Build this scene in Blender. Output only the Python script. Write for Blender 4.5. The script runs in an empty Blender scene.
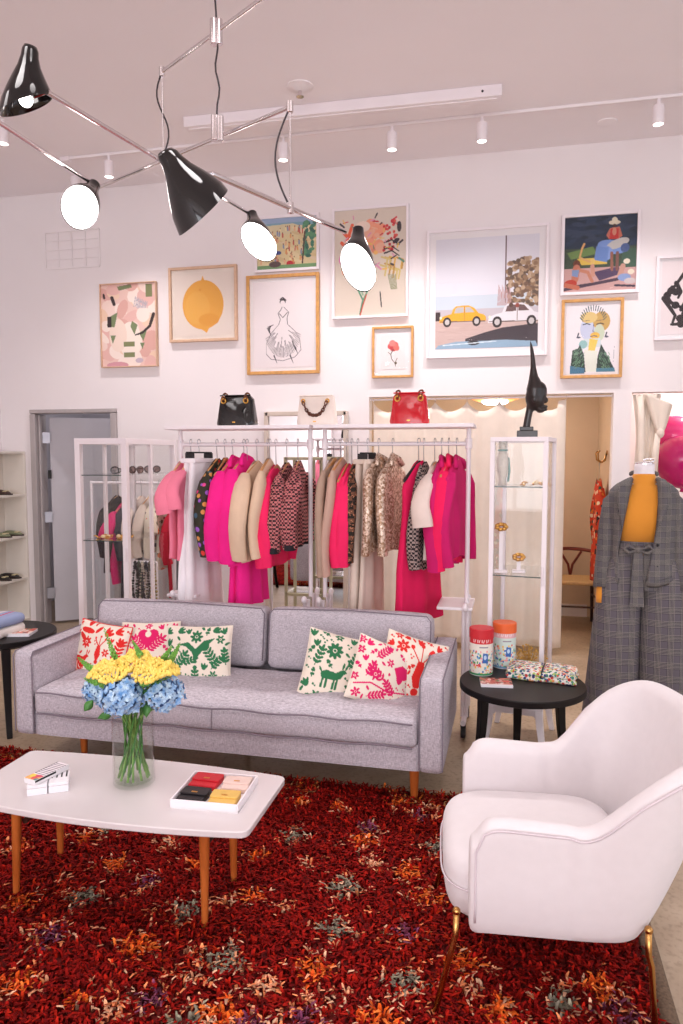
import bpy, math, random
import numpy as np
from mathutils import Vector, Matrix, noise
random.seed(7)
rng = np.random.default_rng(7)
C = bpy.context.scene.collection
sc = bpy.context.scene
# ------------------------------------------------------------ camera
CAM_H, FPX, PITCH, YAW = 1.6, 730.0, math.radians(4.46), math.radians(13.15)
cd = bpy.data.cameras.new('camera'); cam = bpy.data.objects.new('camera', cd); C.objects.link(cam)
cd.sensor_fit = 'VERTICAL'; cd.sensor_height = 36.0; cd.lens = 36.0 * FPX / 1024.0
cam.location = (0, 0, CAM_H); cam.rotation_euler = (math.pi / 2 - PITCH, 0, YAW)
cd.clip_start = 0.05
sc.camera = cam
# ------------------------------------------------------------ world, light, exposure
w = bpy.data.worlds.new('daylight'); sc.world = w; w.use_nodes = True
w.node_tree.nodes['Background'].inputs[0].default_value = (0.86, 0.90, 1.0, 1)
w.node_tree.nodes['Background'].inputs[1].default_value = 1.1
sc.view_settings.view_transform = 'Standard'; sc.view_settings.look = 'None'
sc.view_settings.exposure = 0.14; sc.view_settings.gamma = 1.0
sc.view_settings.use_curve_mapping = False
sc.cycles.transparent_max_bounces = 32

def area(name, loc, rot, sx, sy, power, col):
    l = bpy.data.lights.new(name, 'AREA'); l.shape = 'RECTANGLE'; l.size = sx; l.size_y = sy
    l.energy = power; l.color = col
    o = bpy.data.objects.new(name, l); C.objects.link(o); o.location = loc; o.rotation_euler = rot
    return o
R = math.radians
# daylight entering through the storefront glazing behind the camera and the side windows
area('daylight_storefront_west', (-2.55, -6.95, 1.95), (R(90), 0, 0), 3.6, 3.0, 150, (0.97, 0.955, 1.0))
area('daylight_storefront_east', (1.55, -6.95, 1.95), (R(90), 0, 0), 3.4, 3.0, 150, (0.97, 0.955, 1.0))
area('daylight_side', (3.42, 1.4, 1.95), (R(90), 0, R(90)), 5.0, 3.0, 14, (0.96, 0.97, 1.0))

# ------------------------------------------------------------ helpers
def srgb(c):
    out = []
    for v in c[:3]:
        v = v / 255.0
        out.append(v / 12.92 if v <= 0.04045 else ((v + 0.055) / 1.055) ** 2.4)
    return out
CY, SY, CP, SP = math.cos(YAW), math.sin(YAW), math.cos(PITCH), math.sin(PITCH)
def ray(px, py):
    a = (px - 341.5) / FPX; b = (512 - py) / FPX
    f = CP + b * SP; u = -SP + b * CP           # forward / up for a pitched camera
    return Vector((a * CY - f * SY, a * SY + f * CY, u))
def atY(px, py, Y):
    r = ray(px, py); return Vector((0, 0, CAM_H)) + r * (Y / r.y)
def atZ(px, py, Z):
    r = ray(px, py); return Vector((0, 0, CAM_H)) + r * ((Z - CAM_H) / r.z)

class MB:
    def __init__(s): s.v = []; s.f = []; s.m = []; s.c = None
    def add(s, vs, fs, mi=0, T=None):
        o = len(s.v)
        s.v += [tuple(T @ Vector(p)) for p in vs] if T is not None else [tuple(p) for p in vs]
        s.f += [tuple(i + o for i in f) for f in fs]; s.m += [mi] * len(fs); return s
    def box(s, c, d, rz=0, mi=0, T=None):
        hx, hy, hz = d[0] / 2, d[1] / 2, d[2] / 2
        ca, sa = math.cos(rz), math.sin(rz); vs = []
        for z in (-hz, hz):
            for x, y in ((-hx, -hy), (hx, -hy), (hx, hy), (-hx, hy)):
                vs.append((c[0] + ca * x - sa * y, c[1] + sa * x + ca * y, c[2] + z))
        return s.add(vs, [(3, 2, 1, 0), (4, 5, 6, 7), (0, 1, 5, 4), (1, 2, 6, 5), (2, 3, 7, 6), (3, 0, 4, 7)], mi, T)
    def loft(s, rings, closed=True, caps=True, mi=0, T=None, loop=False):
        n = len(rings[0]); vs = [p for r in rings for p in r]; fs = []
        m = len(rings)
        for i in range(m if loop else m - 1):
            i2 = (i + 1) % m
            for j in range(n if closed else n - 1):
                k = (j + 1) % n
                fs.append((i * n + j, i * n + k, i2 * n + k, i2 * n + j))
        if caps and closed and not loop:
            fs.append(tuple(range(n - 1, -1, -1))); fs.append(tuple((m - 1) * n + j for j in range(n)))
        return s.add(vs, fs, mi, T)
    def tube(s, pts, rad, seg=8, mi=0, T=None, loop=False, flat=1.0):
        pts = [Vector(p) for p in pts]; n = len(pts)
        rs = rad if isinstance(rad, (list, tuple)) else [rad] * n
        rings = []; prev = None
        for i, p in enumerate(pts):
            if loop: t = pts[(i + 1) % n] - pts[i - 1]
            else: t = pts[min(i + 1, n - 1)] - pts[max(i - 1, 0)]
            t.normalize()
            if prev is None:
                a = Vector((0, 0, 1)) if abs(t.z) < 0.9 else Vector((1, 0, 0))
                u = t.cross(a).normalized()
            else:
                u = (prev - t * prev.dot(t))
                u = u.normalized() if u.length > 1e-6 else t.orthogonal().normalized()
            prev = u; v = t.cross(u)
            rings.append([p + (u * math.cos(2 * math.pi * k / seg) + v * math.sin(2 * math.pi * k / seg) * flat) * rs[i] for k in range(seg)])
        return s.loft(rings, mi=mi, T=T, loop=loop)
    def lathe(s, prof, c=(0, 0, 0), seg=24, mi=0, T=None):
        rings = [[(c[0] + r * math.cos(2 * math.pi * k / seg), c[1] + r * math.sin(2 * math.pi * k / seg), c[2] + z) for k in range(seg)] for r, z in prof]
        return s.loft(rings, mi=mi, T=T)
    def ell(s, c, r, seg=16, rings=10, mi=0, T=None):
        if not isinstance(r, (list, tuple)): r = (r, r, r)
        rr = []
        for i in range(rings + 1):
            a = -math.pi / 2 + math.pi * i / rings
            ca = max(math.cos(a), 0.02)
            rr.append([(c[0] + r[0] * ca * math.cos(2 * math.pi * k / seg), c[1] + r[1] * ca * math.sin(2 * math.pi * k / seg), c[2] + r[2] * math.sin(a)) for k in range(seg)])
        return s.loft(rr, mi=mi, T=T)
    def prism(s, poly, z0, z1, mi=0, T=None):
        n = len(poly)
        vs = [(x, y, z0) for x, y in poly] + [(x, y, z1) for x, y in poly]
        fs = [tuple(range(n - 1, -1, -1)), tuple(range(n, 2 * n))] + [(i, (i + 1) % n, n + (i + 1) % n, n + i) for i in range(n)]
        return s.add(vs, fs, mi, T)
def frame_of(o):
    while o.parent: o = o.parent
    return Matrix.Translation(o.location) @ o.rotation_euler.to_matrix().to_4x4()
def mesh(mb, name, mats, parent=None, loc=None, smooth=40, bevel=0, sub=0, local=False, recalc=True):
    me = bpy.data.meshes.new(name)
    V = mb.v
    if not local:
        M = frame_of(parent) if parent is not None else Matrix.Translation(Vector(loc) if loc is not None else Vector((0, 0, 0)))
        Mi = M.inverted(); V = [tuple(Mi @ Vector(p)) for p in V]
    me.from_pydata(V, [], mb.f)
    if not isinstance(mats, (list, tuple)): mats = [mats]
    for m in mats: me.materials.append(m)
    if len(mats) > 1: me.polygons.foreach_set('material_index', mb.m)
    if mb.c is not None:
        at = me.attributes.new('Col', 'FLOAT_COLOR', 'POINT')
        at.data.foreach_set('color', np.asarray(mb.c, dtype=np.float32).ravel())
    if smooth:
        me.polygons.foreach_set('use_smooth', [True] * len(me.polygons))
        if smooth < 180: me.set_sharp_from_angle(angle=R(smooth))
    if recalc:
        import bmesh
        bm = bmesh.new(); bm.from_mesh(me); bmesh.ops.recalc_face_normals(bm, faces=bm.faces); bm.to_mesh(me); bm.free()
    me.update()
    o = bpy.data.objects.new(name, me); C.objects.link(o)
    if parent is not None: o.parent = parent
    elif loc is not None: o.location = loc
    if bevel:
        b = o.modifiers.new('bevel', 'BEVEL'); b.width = bevel; b.segments = 3; b.limit_method = 'ANGLE'; b.angle_limit = R(40)
    if sub:
        b = o.modifiers.new('sub', 'SUBSURF'); b.levels = sub; b.render_levels = sub
    return o
def tag(o, label=None, cat=None, group=None, kind=None):
    if label: o['label'] = label
    if cat: o['category'] = cat
    if group: o['group'] = group
    if kind: o['kind'] = kind
    return o
def thing(name, label, cat, loc=(0, 0, 0), rz=0, group=None, kind=None):
    o = bpy.data.objects.new(name, None); C.objects.link(o); o.location = loc; o.rotation_euler = (0, 0, rz)
    o.empty_display_size = 0.05
    return tag(o, label, cat, group, kind)
def copy_tree(o, parent=None):
    c = o.copy(); C.objects.link(c); c.parent = parent
    for ch in list(o.children): copy_tree(ch, c)
    return c
# ------------------------------------------------------------ materials
def nt(name):
    m = bpy.data.materials.new(name); m.use_nodes = True
    return m, m.node_tree, m.node_tree.nodes['Principled BSDF']
def N(t, kind, **kw):
    n = t.nodes.new(kind)
    for k, v in kw.items(): setattr(n, k, v)
    return n
def mat(name, rgb, rough=0.5, metal=0.0, var=0.06, vscale=6.0, bump=0.0, bscale=120.0, coat=0.0, sheen=0.0, emit=0.0, attr=False, rgb2=None, stretch=None, spec=None):
    m, t, b = nt(name); L = t.links
    b.inputs['Roughness'].default_value = rough; b.inputs['Metallic'].default_value = metal
    if coat: b.inputs['Coat Weight'].default_value = coat; b.inputs['Coat Roughness'].default_value = 0.05
    if sheen: b.inputs['Sheen Weight'].default_value = sheen
    if spec is not None: b.inputs['Specular IOR Level'].default_value = spec
    tc = N(t, 'ShaderNodeTexCoord'); mp = N(t, 'ShaderNodeMapping')
    L.new(tc.outputs['Object'], mp.inputs['Vector'])
    if stretch: mp.inputs['Scale'].default_value = stretch
    if attr:
        a = N(t, 'ShaderNodeAttribute', attribute_name='Col'); src = a.outputs['Color']
        L.new(src, b.inputs['Base Color'])
    else:
        c = srgb(rgb)
        no = N(t, 'ShaderNodeTexNoise'); no.inputs['Scale'].default_value = vscale; no.inputs['Detail'].default_value = 4
        L.new(mp.outputs[0], no.inputs['Vector'])
        cr = N(t, 'ShaderNodeValToRGB')
        c2 = srgb(rgb2) if rgb2 else [min(1, x * (1 + var)) for x in c]
        c1 = c if rgb2 else [x * (1 - var) for x in c]
        cr.color_ramp.elements[0].position = 0.35; cr.color_ramp.elements[1].position = 0.65
        cr.color_ramp.elements[0].color = (*c1, 1); cr.color_ramp.elements[1].color = (*c2, 1)
        L.new(no.outputs['Fac'], cr.inputs['Fac']); L.new(cr.outputs['Color'], b.inputs['Base Color'])
        if emit:
            b.inputs['Emission Color'].default_value = (*c, 1); b.inputs['Emission Strength'].default_value = emit
    if bump:
        n2 = N(t, 'ShaderNodeTexNoise'); n2.inputs['Scale'].default_value = bscale; n2.inputs['Detail'].default_value = 3
        L.new(mp.outputs[0], n2.inputs['Vector'])
        bp = N(t, 'ShaderNodeBump'); bp.inputs['Strength'].default_value = bump; bp.inputs['Distance'].default_value = 0.003
        L.new(n2.outputs['Fac'], bp.inputs['Height']); L.new(bp.outputs['Normal'], b.inputs['Normal'])
    return m
def glassmat(name, tint=(1, 1, 1), rough=0.0, ior=1.45):
    m, t, b = nt(name); t.nodes.remove(b); L = t.links
    out = t.nodes['Material Output']
    tr = N(t, 'ShaderNodeBsdfTransparent'); tr.inputs[0].default_value = (*tint, 1)
    gl = N(t, 'ShaderNodeBsdfGlossy'); gl.inputs['Roughness'].default_value = rough
    fr = N(t, 'ShaderNodeFresnel'); fr.inputs['IOR'].default_value = ior
    mx = N(t, 'ShaderNodeMixShader')
    ge = N(t, 'ShaderNodeNewGeometry'); sb = N(t, 'ShaderNodeMath', operation='SUBTRACT'); sb.inputs[0].default_value = 1; L.new(ge.outputs['Backfacing'], sb.inputs[1])
    mu = N(t, 'ShaderNodeMath', operation='MULTIPLY'); L.new(fr.outputs[0], mu.inputs[0]); L.new(sb.outputs[0], mu.inputs[1])
    L.new(mu.outputs[0], mx.inputs[0]); L.new(tr.outputs[0], mx.inputs[1]); L.new(gl.outputs[0], mx.inputs[2])
    L.new(mx.outputs[0], out.inputs[0]); return m
def plaid(name, base, lines, per=0.085, tilt=0.0):
    # glen check: bundles of fine light and dark threads crossing at right angles
    m, t, b = nt(name); L = t.links; b.inputs['Roughness'].default_value = 0.9
    tc = N(t, 'ShaderNodeTexCoord'); sp = N(t, 'ShaderNodeSeparateXYZ'); L.new(tc.outputs['Object'], sp.inputs[0])
    def M(op, a, bb=None, cc=None):
        n = N(t, 'ShaderNodeMath', operation=op)
        for i, v in enumerate((a, bb, cc)):
            if v is None: continue
            if isinstance(v, (int, float)): n.inputs[i].default_value = v
            else: L.new(v, n.inputs[i])
        return n.outputs[0]
    facs = []; lts = []
    for ax, p in ((sp.outputs['X'], per), (sp.outputs['Z'], per * 1.15)):
        fr = M('FRACT', M('ADD', M('MULTIPLY', ax, 1 / p), 20.0))
        inb = M('LESS_THAN', fr, 0.5)
        si = M('SINE', M('MULTIPLY', fr, 2 * math.pi * 10))
        facs.append(M('MULTIPLY', inb, M('GREATER_THAN', si, 0.25))); lts.append(M('MULTIPLY', inb, M('LESS_THAN', si, -0.7)))
    f = M('MINIMUM', M('ADD', facs[0], facs[1]), 1.0)
    mx = N(t, 'ShaderNodeMix', data_type='RGBA')
    no = N(t, 'ShaderNodeTexNoise'); no.inputs['Scale'].default_value = 260; L.new(tc.outputs['Object'], no.inputs['Vector'])
    mx.inputs['A'].default_value = (*srgb(base), 1); mx.inputs['B'].default_value = (*srgb(lines), 1)
    L.new(M('MULTIPLY', f, M('ADD', no.outputs['Fac'], 0.25)), mx.inputs['Factor'])
    m2 = N(t, 'ShaderNodeMix', data_type='RGBA'); L.new(mx.outputs['Result'], m2.inputs['A']); m2.inputs['B'].default_value = (*srgb((168, 160, 148)), 1)
    L.new(M('MULTIPLY', M('MINIMUM', M('ADD', lts[0], lts[1]), 1.0), 0.6), m2.inputs['Factor'])
    L.new(m2.outputs['Result'], b.inputs['Base Color']); return m
def houndstooth(name, c1, c2, c3, s=55):
    m, t, b = nt(name); L = t.links; b.inputs['Roughness'].default_value = 0.9
    tc = N(t, 'ShaderNodeTexCoord'); mp = N(t, 'ShaderNodeMapping'); mp.inputs['Rotation'].default_value = (0.0, 0.0, 0.75)
    mp.inputs['Scale'].default_value = (s * .7, s * .7, s)
    L.new(tc.outputs['Object'], mp.inputs['Vector'])
    ck = N(t, 'ShaderNodeTexChecker'); ck.inputs['Scale'].default_value = 1.0
    ck.inputs['Color1'].default_value = (*srgb(c1), 1); ck.inputs['Color2'].default_value = (*srgb(c2), 1)
    L.new(mp.outputs[0], ck.inputs['Vector'])
    no = N(t, 'ShaderNodeTexNoise'); no.inputs['Scale'].default_value = s * 1.6; L.new(tc.outputs['Object'], no.inputs['Vector'])
    gt = N(t, 'ShaderNodeMath', operation='GREATER_THAN'); gt.inputs[1].default_value = 0.62; L.new(no.outputs['Fac'], gt.inputs[0])
    mx = N(t, 'ShaderNodeMix', data_type='RGBA'); L.new(gt.outputs[0], mx.inputs['Factor']); L.new(ck.outputs['Color'], mx.inputs['A'])
    mx.inputs['B'].default_value = (*srgb(c3), 1); L.new(mx.outputs['Result'], b.inputs['Base Color']); return m
def dots(name, base, cols, scale=14, size=0.34, rough=0.8):
    # scattered rounded blossoms on a plain ground
    m, t, b = nt(name); L = t.links; b.inputs['Roughness'].default_value = rough
    tc = N(t, 'ShaderNodeTexCoord'); vo = N(t, 'ShaderNodeTexVoronoi'); vo.inputs['Scale'].default_value = scale
    L.new(tc.outputs['Object'], vo.inputs['Vector'])
    lt = N(t, 'ShaderNodeMath', operation='LESS_THAN'); lt.inputs[1].default_value = size; L.new(vo.outputs['Distance'], lt.inputs[0])
    cr = N(t, 'ShaderNodeValToRGB'); cr.color_ramp.interpolation = 'CONSTANT'
    sp = N(t, 'ShaderNodeSeparateColor'); L.new(vo.outputs['Color'], sp.inputs[0]); L.new(sp.outputs[0], cr.inputs['Fac'])
    e = cr.color_ramp.elements
    while len(e) < len(cols): e.new(0.5)
    for i, c in enumerate(cols): e[i].position = i / len(cols); e[i].color = (*srgb(c), 1)
    mx = N(t, 'ShaderNodeMix', data_type='RGBA'); L.new(lt.outputs[0], mx.inputs['Factor'])
    mx.inputs['A'].default_value = (*srgb(base), 1); L.new(cr.outputs['Color'], mx.inputs['B']); L.new(mx.outputs['Result'], b.inputs['Base Color'])
    return m
M = {}
M['wall'] = mat('wall_paint', (238, 231, 232), 0.85, var=0.01, vscale=2, bump=0.08, bscale=90)
M['ceil'] = mat('ceiling_paint', (246, 240, 243), 0.9, var=0.015, vscale=1, bump=0.1, bscale=60)
M['white'] = mat('white_lacquer', (240, 232, 236), 0.35, var=0.01)
M['whitematte'] = mat('white_matte', (240, 233, 235), 0.7, var=0.01)
M['shelf'] = mat('cream_shelf', (232, 224, 214), 0.5, var=0.02)
M['tan'] = mat('fitting_room_wall', (214, 190, 165), 0.85, var=0.02)
M['door'] = mat('door_grey_paint', (196, 192, 198), 0.45, var=0.02)
M['jamb'] = mat('jamb_grey', (176, 168, 168), 0.4, var=0.03)
M['chrome'] = mat('chrome', (225, 220, 222), 0.12, 1.0, var=0.01)
M['steel'] = mat('brushed_steel', (170, 172, 180), 0.35, 0.9)
M['brass'] = mat('brass', (190, 142, 84), 0.25, 1.0, var=0.08)
M['gold'] = mat('gold_metal', (214, 160, 78), 0.3, 0.9, var=0.12, vscale=40)
M['black'] = mat('black_wood', (16, 12, 13), 0.42, var=0.2, vscale=30, spec=.3)
M['gloss'] = mat('black_gloss_enamel', (10, 9, 11), 0.08, coat=0.2)
M['rubber'] = mat('black_rubber', (28, 27, 29), 0.6)
M['cable'] = mat('black_cable', (50, 42, 48), 0.5)
M['bulb'] = mat('glowing_diffuser', (255, 247, 243), 0.4, emit=12.0)
M['spot'] = mat('glowing_spot', (255, 246, 238), 0.4, emit=5.0)
M['glass'] = glassmat('clear_glass', (0.982, 0.988, 0.987))
M['vase'] = glassmat('vase_glass', (0.965, 0.975, 0.965), ior=1.5)
M['water'] = glassmat('vase_water', (0.95, 0.965, 0.94), ior=1.33)
M['teak'] = mat('teak_wood', (164, 82, 30), 0.4, rgb2=(190, 102, 44), vscale=5, stretch=(8, 8, 0.8))
M['darkwood'] = mat('dark_wood', (66, 34, 26), 0.4, var=0.2, vscale=10, stretch=(6, 6, 1))
M['hangerwood'] = mat('hanger_beech', (206, 148, 92), 0.45, var=0.12, vscale=20)
M['attr'] = mat('painted', (255, 255, 255), 0.6, attr=True)
M['attrfabric'] = mat('printed_fabric', (255, 255, 255), 0.95, attr=True, bump=0.4, bscale=500)
M['paint'] = mat('painted_canvas', (255, 255, 255), 0.75, attr=True, bump=0.15, bscale=300)
M['whitecloth'] = mat('white_boucle', (226, 219, 221), 0.9, var=0.012, vscale=30, bump=0.12, bscale=700, sheen=0.2)
M['piping'] = mat('chair_piping', (214, 202, 208), 0.9)
M['curtain'] = mat('linen_curtain', (236, 222, 208), 0.95, var=0.03, vscale=8, bump=0.2, bscale=400)

def sofa_fabric():
    m, t, b = nt('grey_tweed'); L = t.links; b.inputs['Roughness'].default_value = 0.95
    tc = N(t, 'ShaderNodeTexCoord'); cols = []
    a = N(t, 'ShaderNodeMapping'); a.inputs['Scale'].default_value = (60, 60, 420); L.new(tc.outputs['Object'], a.inputs['Vector'])
    n1 = N(t, 'ShaderNodeTexNoise'); n1.inputs['Scale'].default_value = 1; n1.inputs['Detail'].default_value = 3; L.new(a.outputs[0], n1.inputs['Vector'])
    c = N(t, 'ShaderNodeMapping'); c.inputs['Scale'].default_value = (420, 420, 60); L.new(tc.outputs['Object'], c.inputs['Vector'])
    n2 = N(t, 'ShaderNodeTexNoise'); n2.inputs['Scale'].default_value = 1; n2.inputs['Detail'].default_value = 3; L.new(c.outputs[0], n2.inputs['Vector'])
    ad = N(t, 'ShaderNodeMath', operation='ADD'); L.new(n1.outputs['Fac'], ad.inputs[0]); L.new(n2.outputs['Fac'], ad.inputs[1])
    hf = N(t, 'ShaderNodeMath', operation='MULTIPLY'); hf.inputs[1].default_value = 0.5; L.new(ad.outputs[0], hf.inputs[0])
    cr = N(t, 'ShaderNodeValToRGB'); cr.color_ramp.elements[0].position = 0.36; cr.color_ramp.elements[1].position = 0.64
    cr.color_ramp.elements[0].color = (*srgb((154, 147, 155)), 1); cr.color_ramp.elements[1].color = (*srgb((212, 204, 212)), 1)
    L.new(hf.outputs[0], cr.inputs['Fac']); L.new(cr.outputs['Color'], b.inputs['Base Color'])
    bp = N(t, 'ShaderNodeBump'); bp.inputs['Strength'].default_value = 0.25; bp.inputs['Distance'].default_value = 0.002
    L.new(hf.outputs[0], bp.inputs['Height']); L.new(bp.outputs['Normal'], b.inputs['Normal']); return m
M['sofa'] = sofa_fabric()
M['sofapipe'] = mat('sofa_piping', (128, 118, 128), 0.9)
def floor_mat():
    m, t, b = nt('polished_concrete'); L = t.links; b.inputs['Roughness'].default_value = 0.38
    tc = N(t, 'ShaderNodeTexCoord')
    n1 = N(t, 'ShaderNodeTexNoise'); n1.inputs['Scale'].default_value = 1.3; n1.inputs['Detail'].default_value = 8; n1.inputs['Roughness'].default_value = 0.65
    n2 = N(t, 'ShaderNodeTexNoise'); n2.inputs['Scale'].default_value = 45; n2.inputs['Detail'].default_value = 4
    L.new(tc.outputs['Object'], n1.inputs['Vector']); L.new(tc.outputs['Object'], n2.inputs['Vector'])
    cr = N(t, 'ShaderNodeValToRGB'); e = cr.color_ramp.elements
    e[0].position = 0.3; e[0].color = (*srgb((152, 128, 102)), 1); e[1].position = 0.68; e[1].color = (*srgb((198, 176, 150)), 1)
    c2 = N(t, 'ShaderNodeValToRGB'); c2.color_ramp.elements[0].position = 0.3; c2.color_ramp.elements[0].color = (0.72, 0.7, 0.68, 1)
    c2.color_ramp.elements[1].position = 0.5; c2.color_ramp.elements[1].color = (1, 1, 1, 1)
    L.new(n1.outputs['Fac'], cr.inputs['Fac']); L.new(n2.outputs['Fac'], c2.inputs['Fac'])
    mx = N(t, 'ShaderNodeMix', data_type='RGBA', blend_type='MULTIPLY'); mx.inputs['Factor'].default_value = 1
    L.new(cr.outputs['Color'], mx.inputs['A']); L.new(c2.outputs['Color'], mx.inputs['B']); L.new(mx.outputs['Result'], b.inputs['Base Color']); return m
M['floor'] = floor_mat()
# ------------------------------------------------------------ a tiny raster painter (colours only, no shading)
class Cv:
    def __init__(s, W, H, bg, aspect=None):
        s.W, s.H = W, H; s.a = np.zeros((H, W, 3)); s.a[:] = bg
        s.X, s.Y = np.meshgrid((np.arange(W) + .5) / W, (np.arange(H) + .5) / H); s.ar = H / W
    def put(s, m, c): s.a[m] = c
    def ell(s, cx, cy, rx, ry, c, rot=0):
        dx = s.X - cx; dy = (s.Y - cy) * s.ar; ca, sa = math.cos(rot), math.sin(rot)
        u = dx * ca + dy * sa; v = -dx * sa + dy * ca
        s.put((u / rx) ** 2 + (v / (ry * s.ar)) ** 2 < 1, c); return s
    def rect(s, x0, y0, x1, y1, c): s.put((s.X > x0) & (s.X < x1) & (s.Y > y0) & (s.Y < y1), c); return s
    def poly(s, pts, c):
        ins = np.zeros(s.X.shape, bool); n = len(pts); j = n - 1
        for i in range(n):
            xi, yi = pts[i]; xj, yj = pts[j]
            if yi != yj:
                ins ^= ((yi > s.Y) != (yj > s.Y)) & (s.X < (xj - xi) * (s.Y - yi) / (yj - yi) + xi)
            j = i
        s.put(ins, c); return s
    def line(s, pts, w, c, w2=None):
        n = len(pts) - 1
        for i in range(n):
            (x0, y0), (x1, y1) = pts[i], pts[i + 1]; y0 *= s.ar; y1 *= s.ar
            dx, dy = x1 - x0, y1 - y0; L = dx * dx + dy * dy + 1e-12
            t = np.clip(((s.X - x0) * dx + (s.Y * s.ar - y0) * dy) / L, 0, 1)
            d = np.hypot(s.X - x0 - t * dx, s.Y * s.ar - y0 - t * dy)
            ww = w if w2 is None else (w + (w2 - w) * ((i + t) / n))
            s.put(d < ww, c)
        return s
    lw = 1.0
    def leaf(s, x, y, ln, wd, ang, c):
        wd = wd * s.lw
        return s.ell(x + math.cos(ang) * ln / 2, y + math.sin(ang) * ln / 2 / s.ar, ln / 2, wd / 2 / s.ar, c, ang)
    def lin(s):
        a = s.a / 255.0; return np.where(a <= 0.04045, a / 12.92, ((a + 0.055) / 1.055) ** 2.4)
def canvas_mesh(cv, P, depth_dir=None):
    # P(u, v) -> 3D point; a grid whose vertices carry the painter's colours
    mb = MB(); W, H = cv.W, cv.H; L = cv.lin()
    mb.v = [P((i + .0) / (W - 1), (j + .0) / (H - 1)) for j in range(H) for i in range(W)]
    mb.f = [(j * W + i, j * W + i + 1, (j + 1) * W + i + 1, (j + 1) * W + i) for j in range(H - 1) for i in range(W - 1)]
    mb.m = [0] * len(mb.f)
    mb.c = np.concatenate([L.reshape(-1, 3), np.ones((W * H, 1))], 1); return mb
# ============================================================ SETTING
WY, CZ, LX, RX, FY = 5.95, 3.93, -4.65, 3.5, -7.0
def struct(name, mb, m, **k):
    o = mesh(mb, name, m, **k); o['kind'] = 'structure'; return o
o1a, o1b, o1h = -1.158, 0.745, 2.075          # fitting room opening
o2a, o2b = 0.874, 2.4
da, db, dh = -4.328, -3.451, 2.015            # doorway
T = 0.14
mb = MB()
mb.box(((LX - .5 + da) / 2, WY + T / 2, CZ / 2), (da - LX + .5, T, CZ))
mb.box(((da + db) / 2, WY + T / 2, (dh + CZ) / 2), (db - da, T, CZ - dh))
mb.box(((db + o1a) / 2, WY + T / 2, CZ / 2), (o1a - db, T, CZ))
mb.box(((o1a + o1b) / 2, WY + T / 2, (o1h + CZ) / 2), (o1b - o1a, T, CZ - o1h))
mb.box(((o1b + o2a) / 2, WY + T / 2, CZ / 2), (o2a - o1b, T, CZ))
mb.box(((o2a + o2b) / 2, WY + T / 2, (o1h + CZ) / 2), (o2b - o2a, T, CZ - o1h))
mb.box(((o2b + RX + .1) / 2, WY + T / 2, CZ / 2), (RX + .1 - o2b, T, CZ))
struct('wall_back', mb, M['wall'], smooth=0)
struct('wall_left', MB().box((LX - .05, (FY + WY) / 2, CZ / 2), (.1, WY - FY, CZ)), M['wall'], smooth=0)
mb = MB()   # front wall with two storefront openings
for x0, x1 in ((LX, -4.35), (-.75, -.15), (3.25, RX)): mb.box(((x0 + x1) / 2, FY - .1, CZ / 2), (x1 - x0, .2, CZ))
mb.box(((LX + RX) / 2, FY - .1, 3.69), (RX - LX, .2, .48)); mb.box(((LX + RX) / 2, FY - .1, .22), (RX - LX, .2, .44))
struct('wall_front', mb, M['wall'], smooth=0)
mb = MB()
for y0, y1 in ((FY, -1.1), (3.9, WY + 1.9)): mb.box((RX + .1, (y0 + y1) / 2, CZ / 2), (.2, y1 - y0, CZ))
mb.box((RX + .1, 1.4, 3.69), (.2, 5.0, .48)); mb.box((RX + .1, 1.4, .22), (.2, 5.0, .44))
struct('wall_right', mb, M['wall'], smooth=0)
struct('floor', MB().box((-.6, .4, -.05), (9.0, 15.2, .1)), M['floor'], smooth=0)
struct('ceiling', MB().box((-.6, .4, CZ + .05), (9.0, 15.2, .1)), M['ceil'], smooth=0)
mb = MB()
for x in (-4.35, -2.55, -.78): mb.box((x, FY - .02, 1.95), (.06, .06, 3.0))
for x in (-.12, 1.55, 3.22): mb.box((x, FY - .02, 1.95), (.06, .06, 3.0))
for z in (.47, 3.42): mb.box((-2.55, FY - .02, z), (3.6, .06, .06)); mb.box((1.55, FY - .02, z), (3.4, .06, .06))
struct('window_1', mb, M['jamb'], smooth=0)
mb = MB()
for y in (-1.07, 1.4, 3.87): mb.box((RX - .01, y, 1.95), (.05, .06, 3.0))
for z in (.47, 3.42): mb.box((RX - .01, 1.4, z), (.05, 5.0, .06))
struct('window_2', mb, M['jamb'], smooth=0)
# fitting rooms behind the wall
FB = 7.52
mb = MB(); mb.box((o1a - .05, (WY + T + FB) / 2, 1.3), (.08, FB - WY - T, 2.6)); mb.box((.838, (WY + T + FB) / 2, 1.3), (.06, FB - WY - T, 2.6))
mb.box(((o1a + o1b) / 2 + .02, FB + .04, 1.3), (o1b - o1a + .28, .08, 2.6))
struct('wall_fitting_room', mb, M['tan'], smooth=0)
struct('baseboard_fitting_room', MB().box(((o1a + o1b) / 2, FB - .01, .06), (o1b - o1a, .02, .12)), M['whitematte'], smooth=0)
struct('ceiling_fitting_room', MB().box(((o1a + o2b) / 2, (WY + T + FB) / 2, 2.64), (o2b - o1a + .3, FB - WY - T + .1, .08)), M['tan'], smooth=0)
mb = MB(); mb.box(((o2a + o2b) / 2 + .06, FB + .04, 1.3), (o2b - o2a, .08, 2.6)); mb.box((o2b + .05, (WY + T + FB) / 2, 1.3), (.08, FB - WY - T, 2.6))
struct('wall_second_fitting_room', mb, M['whitematte'], smooth=0)
l2 = bpy.data.lights.new('second_fitting_room_fill', 'POINT'); l2.energy = 22; l2.color = (1, .95, .95); l2.shadow_soft_size = .15  # added fill lamp, no fixture here, lifts the alcove and balloons
o = bpy.data.objects.new('second_fitting_room_fill', l2); C.objects.link(o); o.location = (1.7, 6.8, 2.3)
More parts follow.
